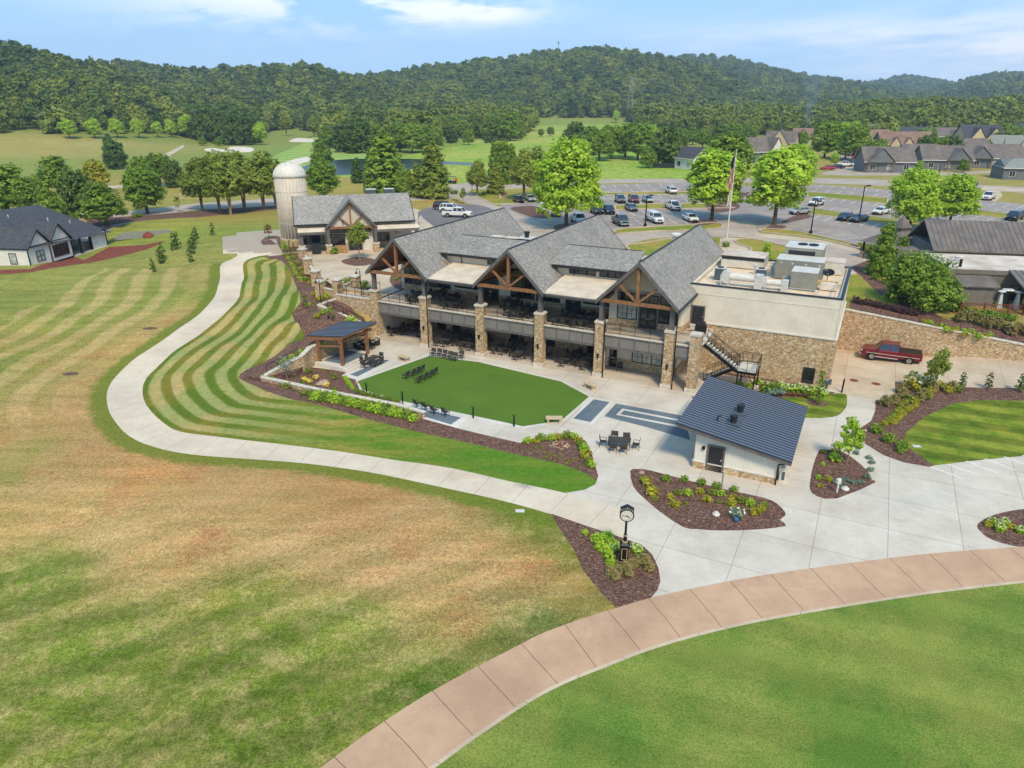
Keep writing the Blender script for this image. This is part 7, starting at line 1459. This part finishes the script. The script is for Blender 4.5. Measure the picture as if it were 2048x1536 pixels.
def fr(p,h,x,y): return Vector((p.x+math.cos(h)*x-math.sin(h)*y,p.y+math.sin(h)*x+math.cos(h)*y,p.z))
def chair(p,h,label,g=None): return CHP.put(p,h,label,g)   # h: heading so that the chair looks along local -y
def dset(p,h,kind,where,n=4):
    g='chairs and tables '+where
    if kind=='s':
        TS.put(p,h,'square dark table '+where,None); L=[(0,-.8,0),(0,.8,math.pi),(-.8,0,-R(90)),(.8,0,R(90))][:n]; nm=['nearest the viewer','on the far side','on the left','on the right']
    else:
        TL.put(p,h,'long dark table '+where,None); L=[(-.45,-.8,0),(.45,-.8,0),(-.45,.8,math.pi),(.45,.8,math.pi),(-1.25,0,-R(90)),(1.25,0,R(90))][:n]; nm=['near side left','near side right','far side left','far side right','at the left end','at the right end']
    for k,(x,y,a) in enumerate(L):
        j=rnd.uniform(-.12,.12); chair(fr(p,h,x+rnd.uniform(-.08,.08),y+rnd.uniform(-.08,.08)),h+a+math.pi+j,'chair '+nm[k]+' of the table '+where,g)
ab=AB
# turf rows: facing -a
def rowc(pts,h,phrase,grpn,fl='flat'):
    for k,(x,y) in enumerate(pts): chair(G(x,y,fl),h+rnd.uniform(-.06,.06),'dark sling chair, '+ordn(k)+' '+phrase,grpn)
rowc([(812,758),(824.5,753.5),(834.5,749),(843,744.5)],BH-R(90),'from the front in the left line on the turf','chairs on the turf'); rowc([(837,766.5),(849,760.5),(859.5,755.5),(869,750)],BH-R(90),'from the front in the right line on the turf','chairs on the turf')
rowc([(865.5,713),(877.5,714),(888.5,716.5),(899,719.5),(909,722),(922,718)],BH+.1,'from the left in the line along the top turf edge','chairs along the turf edge')
rowc([(834.5,815),(851.6,820.5),(869,828),(891,832)],BH+math.pi-.35,'from the left on the slate mat by the garden wall','chairs on the lower slate mat')
dset(G(745,729,'flat'),BH+R(90),'l','on the slate mat beside the pavilion steps',6)
dset(G(1238,895,'flat'),BH+.25,'l','alone on the plaza left of the hut',6)
dset(fr(SO+Vector((0,0,0)),BH,-.3,10.9),BH,'s','half hidden by the hut roof',4)
chair(ab(-7.9,2.1),BH+.25,'single chair under the balcony left of the triple window')
# tables under the balcony
low=[(-34.6,3.9,'l','at the far left under the balcony',6),(-35.7,1.9,'s','against the white side wall under the balcony',4),(-28.6,1.2,'l','under the balcony just right of the second pillar',6),(-28.2,3.9,'l','by the wall right of the second pillar, below',6),(-25.4,1.3,'l','under the balcony just left of the third pillar',6),(-25.2,3.9,'l','by the wall left of the third pillar, below',6),(-21.4,1.7,'l','under the balcony right of the third pillar',6),(-20.6,4.2,'s','by the wall in the middle bay, below',4),(-18.9,.9,'s','in the middle bay under the balcony',4),(-16.9,2.4,'s','behind the fourth pillar, below',4),(-13.6,1.4,'s','left one of the two in the fourth bay below',4),(-11.3,1.3,'s','right one of the two in the fourth bay below',4),(-13.4,3.9,'s','back left in the fourth bay below',4),(-11.0,4.0,'s','back right in the fourth bay below',4)]
for a,b,k,w,n in low: dset(ab(a,b),BH,k,w,n)
up=[(-33.0,3.4,'s','at the open left end of the balcony',4),(-31.3,4.7,'s','beneath the left gable on the balcony',4),(-32.4,1.3,'s','by the railing beneath the left gable',4),(-28.9,3.8,'s','on the balcony right of the second column',4),(-27.3,1.3,'l','by the balcony railing in the second bay',6),(-24.7,4.3,'s','outside the balcony glass door',4),(-21.9,4.5,'l','outside the windows beneath the middle gable',6),(-19.0,3.2,'l','on the balcony beneath the middle gable',6),(-19.2,1.2,'l','by the railing beneath the middle gable',6),(-14.0,1.2,'l','long pair left by the railing of the fourth bay',6),(-12.0,1.2,'l','long pair right by the railing of the fourth bay',6),(-13.6,3.6,'l','inner left on the balcony of the fourth bay',6),(-11.5,3.6,'l','inner right on the balcony of the fourth bay',6)]
for a,b,k,w,n in up: dset(ab(a,b,4.45),BH,k,w,n)
# lounge group
def lounge(px,py,h,label):
    t=thing('wicker_armchair',label,'armchair',G(px,py,'flat'),h,'wicker lounge group'); s=MB(); s.box(-.4,.4,-.38,.38,.05,.3); s.box(-.4,.4,.26,.4,.3,.78); s.box(-.42,-.3,-.38,.26,.3,.6); s.box(.3,.42,-.38,.26,.3,.6); s.build('wicker_frame','wicker',t); s=MB(); s.loft([[(-.29,-.36,z),(.29,-.36,z),(.29,.25,z),(-.29,.25,z)] for z in (.3,.42)]); s.build('seat_cushion','cushion',t); s=MB(); s.prism([(-.28,.14,.43),(.28,.14,.43),(.28,.24,.74),(-.28,.24,.74)],(0,.04,0)); s.build('back_cushion','cushion',t)
lounge(713,694,BH+R(90),'wicker armchair at the left of the lounge group by the wall'); lounge(721,702,BH+math.pi,'wicker armchair nearest the pavilion in the lounge group'); lounge(732,690,BH,'wicker armchair at the back of the lounge group'); lounge(751,690,BH-R(20),'wicker armchair at the right of the lounge group')
t=thing('coffee_table','low dark coffee table amid the wicker armchairs','coffee table',G(742,698,'flat'),BH); s=MB(); s.box(-.4,.4,-.3,.3,.36,.4); s.build('tabletop','wicker',t)
for x in (-.34,.34):
    for y in (-.24,.24): s=MB(); s.box(x-.03,x+.03,y-.03,y+.03,0,.36); s.build('leg','wicker',t)
# ---------- brown building at the right
def gbox(s,a0,a1,b0,b1,z0,z1): s.box(a0,a1,b0,b1,z0,z1)
RO=P(1905,600,4.6); RZ=R(-11); rb=thing('brown_building','taupe flat-roofed building with brown metal roof behind, timber deck','building',(RO.x,RO.y,4.5),RZ)
s=MB(); s.box(-.6,24,1.0,11,-.6,3.3); s.build('wall','taupe',rb); s=MB(); s.box(-.6,24,1.0,11,3.3,3.42); s.build('flat_roof','flatroof_white',rb); s=MB(); s.box(-.85,-.55,.9,11.1,2.9,3.62); s.box(-.55,24,.85,1.05,3.0,3.5); s.box(-.55,24,11,11.2,3,3.7); s.sep('parapet','taupe',rb)
s=MB(); s.box(1,24,11.2,20,-.5,4.2); s.build('rear_wall','greywall',rb); s=MB(); s.prism([(.6,10.6,3.9),(.6,15.8,6.9),(.6,21,3.9),(.6,21,3.7),(.6,15.8,6.7),(.6,10.6,3.7)],(24,0,0)); mr=s.build('metal_roof','brownroof',rb); s=MB()
for k in range(40): x=.6+k*.61; s.beam((x,10.6,3.93),(x,15.8,6.93),.06,.08)
s.build('seam','greywall',mr)
s=MB(); s.box(-3.2,-.5,11.5,14.5,-.5,3.6); s.build('side_block','taupe',rb)
s=MB(); s.box(.0,3.4,-1.8,1.0,-.5,2.3); s.build('lean_to','taupe',rb); s=MB(); s.prism([(-.2,-2.1,2.3),(-.2,1.0,2.9),(-.2,1.0,2.75),(-.2,-2.1,2.15)],(3.9,0,0)); s.build('lean_to_roof','brownroof',rb)
s=MB(); s.prism([(5.5,-4.5,2.2),(5.5,1.1,3.6),(5.5,1.1,3.45),(5.5,-4.5,2.05)],(12,0,0)); o=s.build('porch_roof','brownroof',rb); s=MB()
for k in range(20): s.beam((5.5+k*.62,-4.5,2.23),(5.5+k*.62,1.1,3.63),.05,.07)
s.build('seam','greywall',o)
for x in (5.7,9.5): s=MB(); s.box(x-.12,x+.12,-4.3,-4.06,-1.5,2.1); s.build('post','rust',rb)
s=MB(); s.box(-1.2,16,-4.2,1.0,-.5,-.3); s.build('deck_floor','wood',rb)
window(rb,6.2,9.8,.2,1.8,1.0,3,1,'glass')
t=thing('deck_railing','red-brown timber deck railing in front of the taupe building','railing',(RO.x,RO.y,4.3),RZ); s=MB()
def pick(p,q):
    p,q=Vector(p),Vector(q); n=int((q-p).length/.16); s.beam(p+Vector((0,0,1.0)),q+Vector((0,0,1.0)),.1,.06); s.beam(p+Vector((0,0,.15)),q+Vector((0,0,.15)),.06,.06)
    for k in range(n+1): c=p+(q-p)*k/n; s.box(c.x-.02,c.x+.02,c.y-.02,c.y+.02,.1,1.0)
pick((-1.2,-.5,0),(-.6,-4.0,0)); pick((-.6,-4.0,0),(6.6,-4.0,0)); pick((6.6,-4.0,0),(7.6,-6.8,0)); s.build('pickets','rust',t); s=MB()
for x,y in ((-1.2,-.5),(-.6,-4),(1.8,-4),(4.2,-4),(6.6,-4),(7.6,-6.8)): s.box(x-.08,x+.08,y-.08,y+.08,-1.2,1.15)
s.sep('post','rust',t)
def RBP(x,y,z=4.3): return Vector((RO.x+math.cos(RZ)*x-math.sin(RZ)*y,RO.y+math.sin(RZ)*x+math.cos(RZ)*y,z))
for k,x in enumerate((3.9,5.6)):
    t=thing('patio_heater',('left','right')[k]+' tall pyramid patio heater on the timber deck','patio heater',RBP(x,-2.2)); s=MB(); s.loft([[(-.28,-.28,0),(.28,-.28,0),(.28,.28,0),(-.28,.28,0)],[(-.1,-.1,2.0),(.1,-.1,2.0),(.1,.1,2.0),(-.1,.1,2.0)]]); s.build('tower','sheetm',t); s=MB(); s.lathe([(.42,2.05),(.3,2.15),(.05,2.2)],16); s.build('reflector','sheetm',t)
for k,x in enumerate((4.6,5.0)):
    t=thing('mushroom_heater',('left','right')[k]+' round-topped patio heater between the pyramid heaters','patio heater',RBP(x,-1.6)); s=MB(); s.lathe([(.25,0),(.25,.7),(.05,.75),(.05,2.1)],12); s.build('body','dark_trim',t); s=MB(); s.lathe([(.5,2.1),(.4,2.2),(.05,2.27)],16); s.build('reflector','sheetm',t)
t=thing('closed_parasol','folded cream parasol on the timber deck','parasol',RBP(6.5,-2.0)); s=MB(); s.tube((0,0,0),(0,0,2.2),.03); s.build('pole','black',t); s=MB(); s.lathe([(.2,.7),(.28,1.0),(.2,1.5),(.08,2.1),(.02,2.25)],10); s.build('canopy','cloth_y',t)
for k,(x,y) in enumerate(((2.0,6),(1.3,4.2),(.9,2.4))): t=thing('roof_fan',('round white','square grey','small dark')[k]+' roof fan on the white flat roof','roof fan',RBP(x,y,7.92)); s=MB(); s.lathe([(.4,0),(.45,.5),(.5,.6),(.3,.7)] if k==0 else [(.36,0),(.36,.6),(.4,.62)] if k==1 else [(.15,0),(.15,.9),(.2,.95)],12 if k!=1 else 4); s.build('housing',('white','sheetm','black')[k],t); s=MB(); s.box(-.5,.5,-.5,.5,-.03,.06); s.build('curb','unit_light',t)
# gazebo roof behind the conifers
q=G(1790,520,'high'); t=thing('gazebo','grey gazebo roof with raised peak half hidden by the conifers','gazebo',q,R(20)); s=MB(); s.loft([[(-3.6,-3.6,2.4),(3.6,-3.6,2.4),(3.6,3.6,2.4),(-3.6,3.6,2.4)],[(-1,-1,4.2),(1,-1,4.2),(1,1,4.2),(-1,1,4.2)]]); s.loft([[(-1,-1,4.7),(1,-1,4.7),(1,1,4.7),(-1,1,4.7)],[(-.05,-.05,6.3),(.05,-.05,6.3),(.05,.05,6.3),(-.05,.05,6.3)]]); s.box(-.8,.8,-.8,.8,4.1,4.75); s.build('roof','brownroof',t)
for x in (-3.1,3.1):
    for y in (-3.1,3.1): s=MB(); s.box(x-.25,x+.25,y-.25,y+.25,0,1.0); o=s.build('pier','stone',t); s=MB(); s.box(x-.12,x+.12,y-.12,y+.12,1,2.45); s.build('post','dark_trim',t)
# ---------- village houses
def house(px,py,label,w,d,h,rh,rz,roof='brownroof',wall='greywall',gab=None,g='high',gw='greywall',name='village_house',porch=False,hip=False,nwin=3):
    q=G(px,py,g); t=thing(name,label,'house',q,rz); s=MB(); s.box(-w/2,w/2,-d/2,d/2,-.5,h); s.prism([(-w/2,-d/2,h),(-w/2,d/2,h),(-w/2,0,h+rh*.96)],(w,0,0)); s.build('wall',wall,t)
    s=MB(); o=.5; ih=w*.22 if hip else 0; s.add([(-w/2-o,-d/2-o,h-.15),(w/2+o,-d/2-o,h-.15),(w/2+o-ih,0,h+rh),(-w/2-o+ih,0,h+rh),(w/2+o,d/2+o,h-.15),(-w/2-o,d/2+o,h-.15)],[(0,1,2,3),(4,5,3,2)]+([(1,4,2),(5,0,3)] if hip else [])); ro=s.build('roof',roof,t)
    s=MB(); s.box(-w/2-o,w/2+o,-d/2-o-.1,-d/2-o,h-.35,h-.1); s.build('gutter','white',ro)
    for i,(gx,gw_,gh) in enumerate(gab or []):
        y0=-d/2-1.2; k=gh/(rh); yb=-(1-min(1,gh/rh))*(d/2); s=MB(); s.add([(gx-gw_/2-.3,y0-.3,h-.2),(gx,y0-.3,h+gh),(gx+gw_/2+.3,y0-.3,h-.2),(gx-gw_/2-.3,-d/2+.2,h-.2),(gx,yb,h+gh),(gx+gw_/2+.3,-d/2+.2,h-.2)],[(0,1,4,3),(1,2,5,4)]); s.build('gable_roof',roof,t)
        s=MB(); s.prism([(gx-gw_/2,y0,h-.1),(gx+gw_/2,y0,h-.1),(gx,y0,h+gh-.2)],(0,1.2,0)); 
        if not porch: s.box(gx-gw_/2,gx+gw_/2,y0,-d/2,-.3,h-.1)
        s.build('gable_wall',gw,t)
        if porch:
            for x in (gx-gw_/2+.2,gx+gw_/2-.2): s=MB(); s.box(x-.15,x+.15,y0,y0+.3,0,h); s.build('porch_post','wood',t)
    for i in range(nwin): x=-w/2+w*(i+.5)/nwin; window(t,x-.7,x+.7,.9,min(h-.5,2.4),-d/2,2,1,'glass_pale' if i%2 else 'glass',0,fr='white')
    return t
house(1384,337,'small white house with dark roof and chimney among the maples',9,8,3.6,3.4,R(-60),'darkroof','siding_white',nwin=2,name='white_cottage')
s=MB(); q=G(1330,336,'high'); t=thing('board_fence','dark board fence left of the small white house','fence',q,R(-3)); s.box(-4,5,-.05,.05,0,1.6); s.build('boards','dark_trim',t); s=MB()
for k in range(5): s.box(-4+k*2.2,-3.86+k*2.2,-.09,-.05,0,1.7)
s.sep('post','dark_trim',t)
house(1513,332,'large grey house with steep dark roof and white trim behind the maples',11,10,5.2,4.4,R(20),'brownroof','greywall',[(3,5,4.5)],gw='white')
house(1560,308,'tan-roofed house with timber gable truss behind the maple',12,10,5,4.4,R(-30),'brownroof','creamwall',[(0,7,5)],gw='creamwall')
house(1612,292,'brown-roofed house emitting chimney smoke',14,10,4.5,4,R(-10),'redroof','creamwall',[(-3,5,3.5)],gw='creamwall')
house(1765,342,'left grey row house with porch gable and timber posts',15,11,3.4,4.2,R(-8),'brownroof','greywall',[(-3,8,4.0)],porch=True)
house(1880,338,'middle grey row house with porch gable and timber posts',15,11,3.4,4.2,R(-10),'brownroof','greywall',[(3,7,3.6)],porch=True); house(1975,334,'right grey row house with porch gable and timber posts',17,11,3.4,4.2,R(-12),'brownroof','greywall',[(-5,7,3.6)],porch=True)
house(1830,332,'grey row house between the left and middle ones',11,9,3.2,4.2,R(-8),'brownroof','greywall',[],nwin=2); house(1930,329,'grey row house between the middle and right ones',11,9,3.2,4.2,R(-10),'brownroof','greywall',[],nwin=2)
house(1800,312,'long house with reddish tan roof and three dormers',20,11,5,4.6,R(-6),'redroof','greywall',[(-5,3.5,2.6),(0,3.5,2.6),(5,3.5,2.6)],gw='creamwall'); house(1745,305,'reddish-roofed house with gable left of the long tan-roofed house',13,11,5,4.6,R(20),'redroof','creamwall',[(0,6,4)],gw='greywall'); house(1735,288,'dark-roofed house behind the reddish-roofed houses',15,10,5,5,R(0),'brownroof','creamwall',[(-2,5,3.5)])
house(1815,288,'distant dark roof between trees',15,10,4.5,4,R(0),'darkroof','creamwall'); house(1880,290,'distant grey-roofed house right of the tree clump',14,10,4.5,4,R(5),'brownroof','creamwall',[(3,5,3)],gw='creamwall')
house(1950,300,'blue-grey roofed house with two cream gables',17,11,5.5,5.5,R(-5),'darkroof','creamwall',[(-3,6,4.5),(4,6,4.5)],gw='creamwall'); house(2010,312,'house with pale green-grey roof and cream gable, left one',12,10,4,4.2,R(-30),'unit','creamwall',[(0,5,3.5)],gw='creamwall'); house(2040,318,'house with pale green-grey roof and cream gable, right one',12,10,4,4.2,R(-30),'unit','creamwall',[(0,5,3.5)],gw='creamwall'); house(2048,290,'blue-roofed house at the right edge',14,10,5,5,R(0),'darkroof','greywall')
house(1925,322,'brown-roofed house behind the row houses',14,10,4,4.2,R(0),'brownroof','creamwall',[(-3,5,3)]); 
house(2060,357,'low grey building with pale roof at the right edge beyond the road',18,10,3.4,2.2,R(-14),'unit','greywall',hip=True,nwin=4)
house(1388,247,'tiny red and white farmhouse at the foot of the wooded hill',14,12,5,5,0,'redroof','white',nwin=2)
t=thing('roof_shed','small bright red roof beside the left grey row house','shed',G(1718,331,'high')); s=MB(); s.loft([[(-2.6,-2,2.6),(2.6,-2,2.6),(2.6,2,2.6),(-2.6,2,2.6)],[(-1,-.2,3.9),(1,-.2,3.9),(1,.2,3.9),(-1,.2,3.9)]]); s.build('roof','redlamp',t); s=MB(); s.box(-2,2,-1.6,1.6,0,2.6); s.build('wall','creamwall',t)
# utility box
t=thing('transformer_box','pale green utility cabinet on the grass beyond the right car park','utility cabinet',G(1944,373,'high')); s=MB(); s.box(-1.1,1.1,-.7,.7,.1,1.4); s.build('cabinet','bluedoor',t); s=MB(); s.box(-1.3,1.3,-.9,.9,0,.1); s.build('pad','concrete',t)
# pylon, wires, antenna
q=atY(1258,240,760); gz=high(q.x,q.y); t=thing('lattice_pylon','tall grey lattice pylon at the foot of the wooded hill','pylon',(q.x,q.y,gz)); top=atY(1258,152,q.y).z-gz; s=MB()
for sx in (-1,1):
    for sy in (-1,1): s.beam((sx*3.2,sy*3.2,0),(sx*.7,sy*.7,top),.28,.28)
for k in range(10):
    z0,z1=top*k/10,top*(k+1)/10; w0,w1=3.2-2.5*k/10,3.2-2.5*(k+1)/10
    for sy in (-1,1): s.beam((-w0,sy*w0,z0),(w1,sy*w1,z1),.15,.15); s.beam((w0,sy*w0,z0),(-w1,sy*w1,z1),.15,.15)
s.build('tower','unit',t); s=MB()
for z in (top*.78,top*.88,top*.97): s.beam((-5,0,z),(5,0,z),.25,.25)
s.sep('crossarm','unit',t)
wm=MB()
def wirep(p,q,sag):
    p,q=Vector(p),Vector(q); pr=p
    for k in range(1,17): u=k/16; c=p.lerp(q,u)-Vector((0,0,sag*4*u*(1-u))); wm.beam(pr,c,.09,.09); pr=c
tp=Vector((q.x,q.y,gz))
for dz,e in ((.78,-5),(.88,5),(.97,0)): wirep(tp+Vector((e,0,top*dz)),atY(2300,205+dz*22,520),14); 
wirep(tp+Vector((5,0,top*.8)),atY(1300,215,760),1)
tag(wm.build('power_line','unit_light'),'thin power lines running from the pylon to the right edge','power line')
q=atY(1116,130,1180); gz=high(q.x,q.y); t=thing('antenna_mast','thin antenna mast on top of the wooded hill','mast',(q.x,q.y,gz)); tz=atY(1116,83,1180).z-gz; s=MB(); s.tube((0,0,0),(0,0,tz),.35,n=6); s.build('mast','unit',t); s=MB(); s.lathe([(1.3,tz-3),(1.5,tz-1.5),(1.0,tz)],8); s.build('antenna_head','unit',t)
# entrance wall by the road
t=thing('stone_gate_pier','stone gate pier on the verge behind the white house','pier',G(172,447)); s=MB(); s.box(-.7,.7,-.7,.7,-.3,1.7); s.build('shaft','stone',t); s=MB(); s.box(-.85,.85,-.85,.85,1.7,1.9); s.build('cap','capstone',t)
# golfer
def person(px,py,label,shirt,legs,g='high',rz=0):
    q=G(px,py,g); t=thing('person',label,'person',q,rz)
    def skin(name,vs,es,rad,mat,par):
        me=bpy.data.meshes.new(name); me.from_pydata(vs,es,[]); o=bpy.data.objects.new(name,me); COL.objects.link(o); o.parent=par; md=o.modifiers.new('s','SKIN')
        for i,r in enumerate(rad): me.skin_vertices[0].data[i].radius=(r,r)
        me.skin_vertices[0].data[0].use_root=True; sb=o.modifiers.new('u','SUBSURF'); sb.levels=sb.render_levels=1; me.materials.append(MT[mat]); return o
    vs=[(0,0,.95),(0,0,1.2),(0,0,1.42),(0,0,1.52),(0,-.02,1.66),(.1,0,.9),(.12,-.05,.5),(.13,0,.06),(.14,-.16,.03),(-.1,0,.9),(-.13,.06,.5),(-.14,.1,.06),(-.15,-.05,.03),(.2,0,1.4),(.27,-.05,1.15),(.2,-.3,1.02),(-.2,0,1.4),(-.26,-.08,1.15),(-.1,-.32,1.02)]
    es=[(0,1),(1,2),(2,3),(3,4),(0,5),(5,6),(6,7),(7,8),(0,9),(9,10),(10,11),(11,12),(2,13),(13,14),(14,15),(2,16),(16,17),(17,18)]
    b=skin('body',vs,es,[.14,.14,.15,.06,.1,.1,.07,.05,.04,.1,.07,.05,.04,.07,.05,.035,.07,.05,.035],'skin_tone',t)
    skin('shirt',[(0,0,.98),(0,0,1.2),(0,0,1.42),(.2,0,1.4),(.26,-.04,1.2),(-.2,0,1.4),(-.25,-.06,1.2)],[(0,1),(1,2),(2,3),(3,4),(2,5),(5,6)],[.16,.16,.17,.085,.07,.085,.07],shirt,t)
    skin('trousers',[(0,0,.95),(.1,0,.88),(.12,-.05,.5),(.13,0,.14),(-.1,0,.88),(-.13,.06,.5),(-.14,.1,.14)],[(0,1),(1,2),(2,3),(0,4),(4,5),(5,6)],[.15,.115,.085,.07,.115,.085,.07],legs,t)
    s=MB(); s.lathe([(.125,1.66),(.125,1.74),(.08,1.8),(.02,1.82)],10); s.build('cap','white',t)
MT['skin_tone']=plain('skin_tone',col(214,166,138),col(200,150,122),5)
person(364,400,'person in white shirt standing on the practice green by the entrance road','white','white',rz=1.0)
# smoke: a soft rising column from the chimney
m=bpy.data.materials.new('smoke'); m.use_nodes=True; n=m.node_tree; n.nodes.clear(); out=n.nodes.new('ShaderNodeOutputMaterial'); vol=n.nodes.new('ShaderNodeVolumePrincipled'); vol.inputs['Color'].default_value=(.72,.85,.92,1)
tcn=n.nodes.new('ShaderNodeTexCoord'); sx=N(n,'ShaderNodeSeparateXYZ',{0:tcn.outputs['Object']}); rr_=mth(n,'SQRT',mth(n,'ADD',mth(n,'POWER',sx.outputs[0],2.),mth(n,'POWER',sx.outputs[1],2.))); ed=mth(n,'SUBTRACT',1,mth(n,'DIVIDE',rr_,mth(n,'ADD',mth(n,'MULTIPLY',sx.outputs[2],.22),1.3)),cl=True)
nn=noise(n,coord(n,'Object',(.16,.16,.1)),1.,4); fade=mth(n,'SUBTRACT',1,mth(n,'DIVIDE',sx.outputs[2],26.),cl=True); dn=mth(n,'MULTIPLY',mth(n,'MULTIPLY',ed,mth(n,'SUBTRACT',nn,.36,cl=True)),mth(n,'MULTIPLY',fade,.75)); n.links.new(dn,vol.inputs['Density']); n.links.new(vol.outputs[0],out.inputs['Volume']); MT['smoke']=m
q=G(1612,290,'high'); s=MB(); s.lathe([(1.3,0),(4.5,14),(9.5,36)],14); o=s.build('smoke','smoke'); o.location=(q.x-1,q.y,q.z+9); tag(o,'thin bluish smoke column rising over the village roofs','smoke',kind='stuff')
# ---------- camera, sun, sky
cam=bpy.data.cameras.new('camera'); cam.sensor_width=36; cam.lens=FPX/2048*36; cam.clip_end=9000; cam.clip_start=.5
co=bpy.data.objects.new('camera',cam); COL.objects.link(co); co.location=(0,0,CH); co.rotation_euler=(R(90)-PIT,0,0); SC.camera=co
SUN_EL,SUN_AZ=R(50),R(168)   # azimuth clockwise from +Y
sd=bpy.data.lights.new('sun','SUN'); sd.energy=2.7; sd.angle=R(11); sd.color=(1,.92,.78)
so=bpy.data.objects.new('sun',sd); COL.objects.link(so)
dv=Vector((math.sin(SUN_AZ)*math.cos(SUN_EL),math.cos(SUN_AZ)*math.cos(SUN_EL),math.sin(SUN_EL))); so.rotation_euler=(dv).to_track_quat('Z','Y').to_euler(); so.location=(0,0,80)
w=bpy.data.worlds.new('World'); SC.world=w; w.use_nodes=True; n=w.node_tree
sky=n.nodes.new('ShaderNodeTexSky'); sky.sky_type='NISHITA'; sky.sun_disc=False; sky.sun_elevation=SUN_EL; sky.sun_rotation=SUN_AZ; sky.air_density=1.0; sky.dust_density=.6; sky.ozone_density=1.5
tc=n.nodes.new('ShaderNodeTexCoord'); v=tc.outputs['Generated']; s=N(n,'ShaderNodeSeparateXYZ',{0:v})
az=mth(n,'DIVIDE',s.outputs[0],mth(n,'MAXIMUM',s.outputs[1],.05)); el=s.outputs[2]
def gs(a0,wa,e0,we):
    a=mth(n,'POWER',mth(n,'ABSOLUTE',mth(n,'DIVIDE',mth(n,'SUBTRACT',az,a0),wa)),2.); e=mth(n,'POWER',mth(n,'ABSOLUTE',mth(n,'DIVIDE',mth(n,'SUBTRACT',el,e0),we)),2.); return mth(n,'EXPONENT',mth(n,'MULTIPLY',mth(n,'ADD',a,e),-1.))
cv=N(n,'ShaderNodeCombineXYZ',{0:mth(n,'MULTIPLY',az,9.),1:mth(n,'MULTIPLY',el,34.),2:1.7}).outputs[0]; cv2=N(n,'ShaderNodeCombineXYZ',{0:mth(n,'MULTIPLY',az,5.),1:mth(n,'MULTIPLY',mth(n,'SUBTRACT',el,mth(n,'MULTIPLY',az,.04)),38.),2:4.2}).outputs[0]
c1=mth(n,'MULTIPLY',ramp(n,noise(n,cv,1.,9,.62),[(.4,(0,0,0,1)),(.54,(1,1,1,1))]),mth(n,'ADD',gs(-.27,.24,.118,.04),gs(-.05,.08,.1,.012)),cl=True)
c2=mth(n,'MULTIPLY',ramp(n,noise(n,cv2,1.,9,.6),[(.34,(0,0,0,1)),(.58,(1,1,1,1))]),mth(n,'ADD',gs(.62,.24,.055,.034),mth(n,'MULTIPLY',gs(.3,.2,.07,.02),.35)),cl=True)
cl=mth(n,'ADD',mth(n,'MULTIPLY',c1,.9),c2,cl=True)
hz_=mth(n,'SUBTRACT',1,mth(n,'MULTIPLY',el,7.),cl=True)
skc=mixc(n,mth(n,'MULTIPLY',hz_,.75),mixc(n,.75,sky.outputs[0],(1.5,3.6,6.9,1)),(3.7,5.3,6.8,1))
cc_=mixc(n,cl,skc,(7.4,7.4,7.4,1))
bg=n.nodes['Background']; n.links.new(cc_,bg.inputs[0]); bg.inputs[1].default_value=.14
SC.view_settings.view_transform='Standard'; SC.view_settings.look='None'; SC.view_settings.exposure=.49; SC.view_settings.gamma=1

# ---------- the air between here and the ridges
m=bpy.data.materials.new('haze'); m.use_nodes=True; n=m.node_tree; n.nodes.clear(); out=n.nodes.new('ShaderNodeOutputMaterial'); vol=n.nodes.new('ShaderNodeVolumePrincipled'); vol.inputs['Color'].default_value=(.8,.89,.97,1); vol.inputs['Density'].default_value=0.00018; vol.inputs['Anisotropy'].default_value=.2; n.links.new(vol.outputs[0],out.inputs['Volume']); MT['haze_air']=m
o=MB().box(-4500,4500,-80,4400,-12,330).build('haze','haze_air'); tag(o,'thin bluish summer haze filling the valley','haze',kind='stuff')
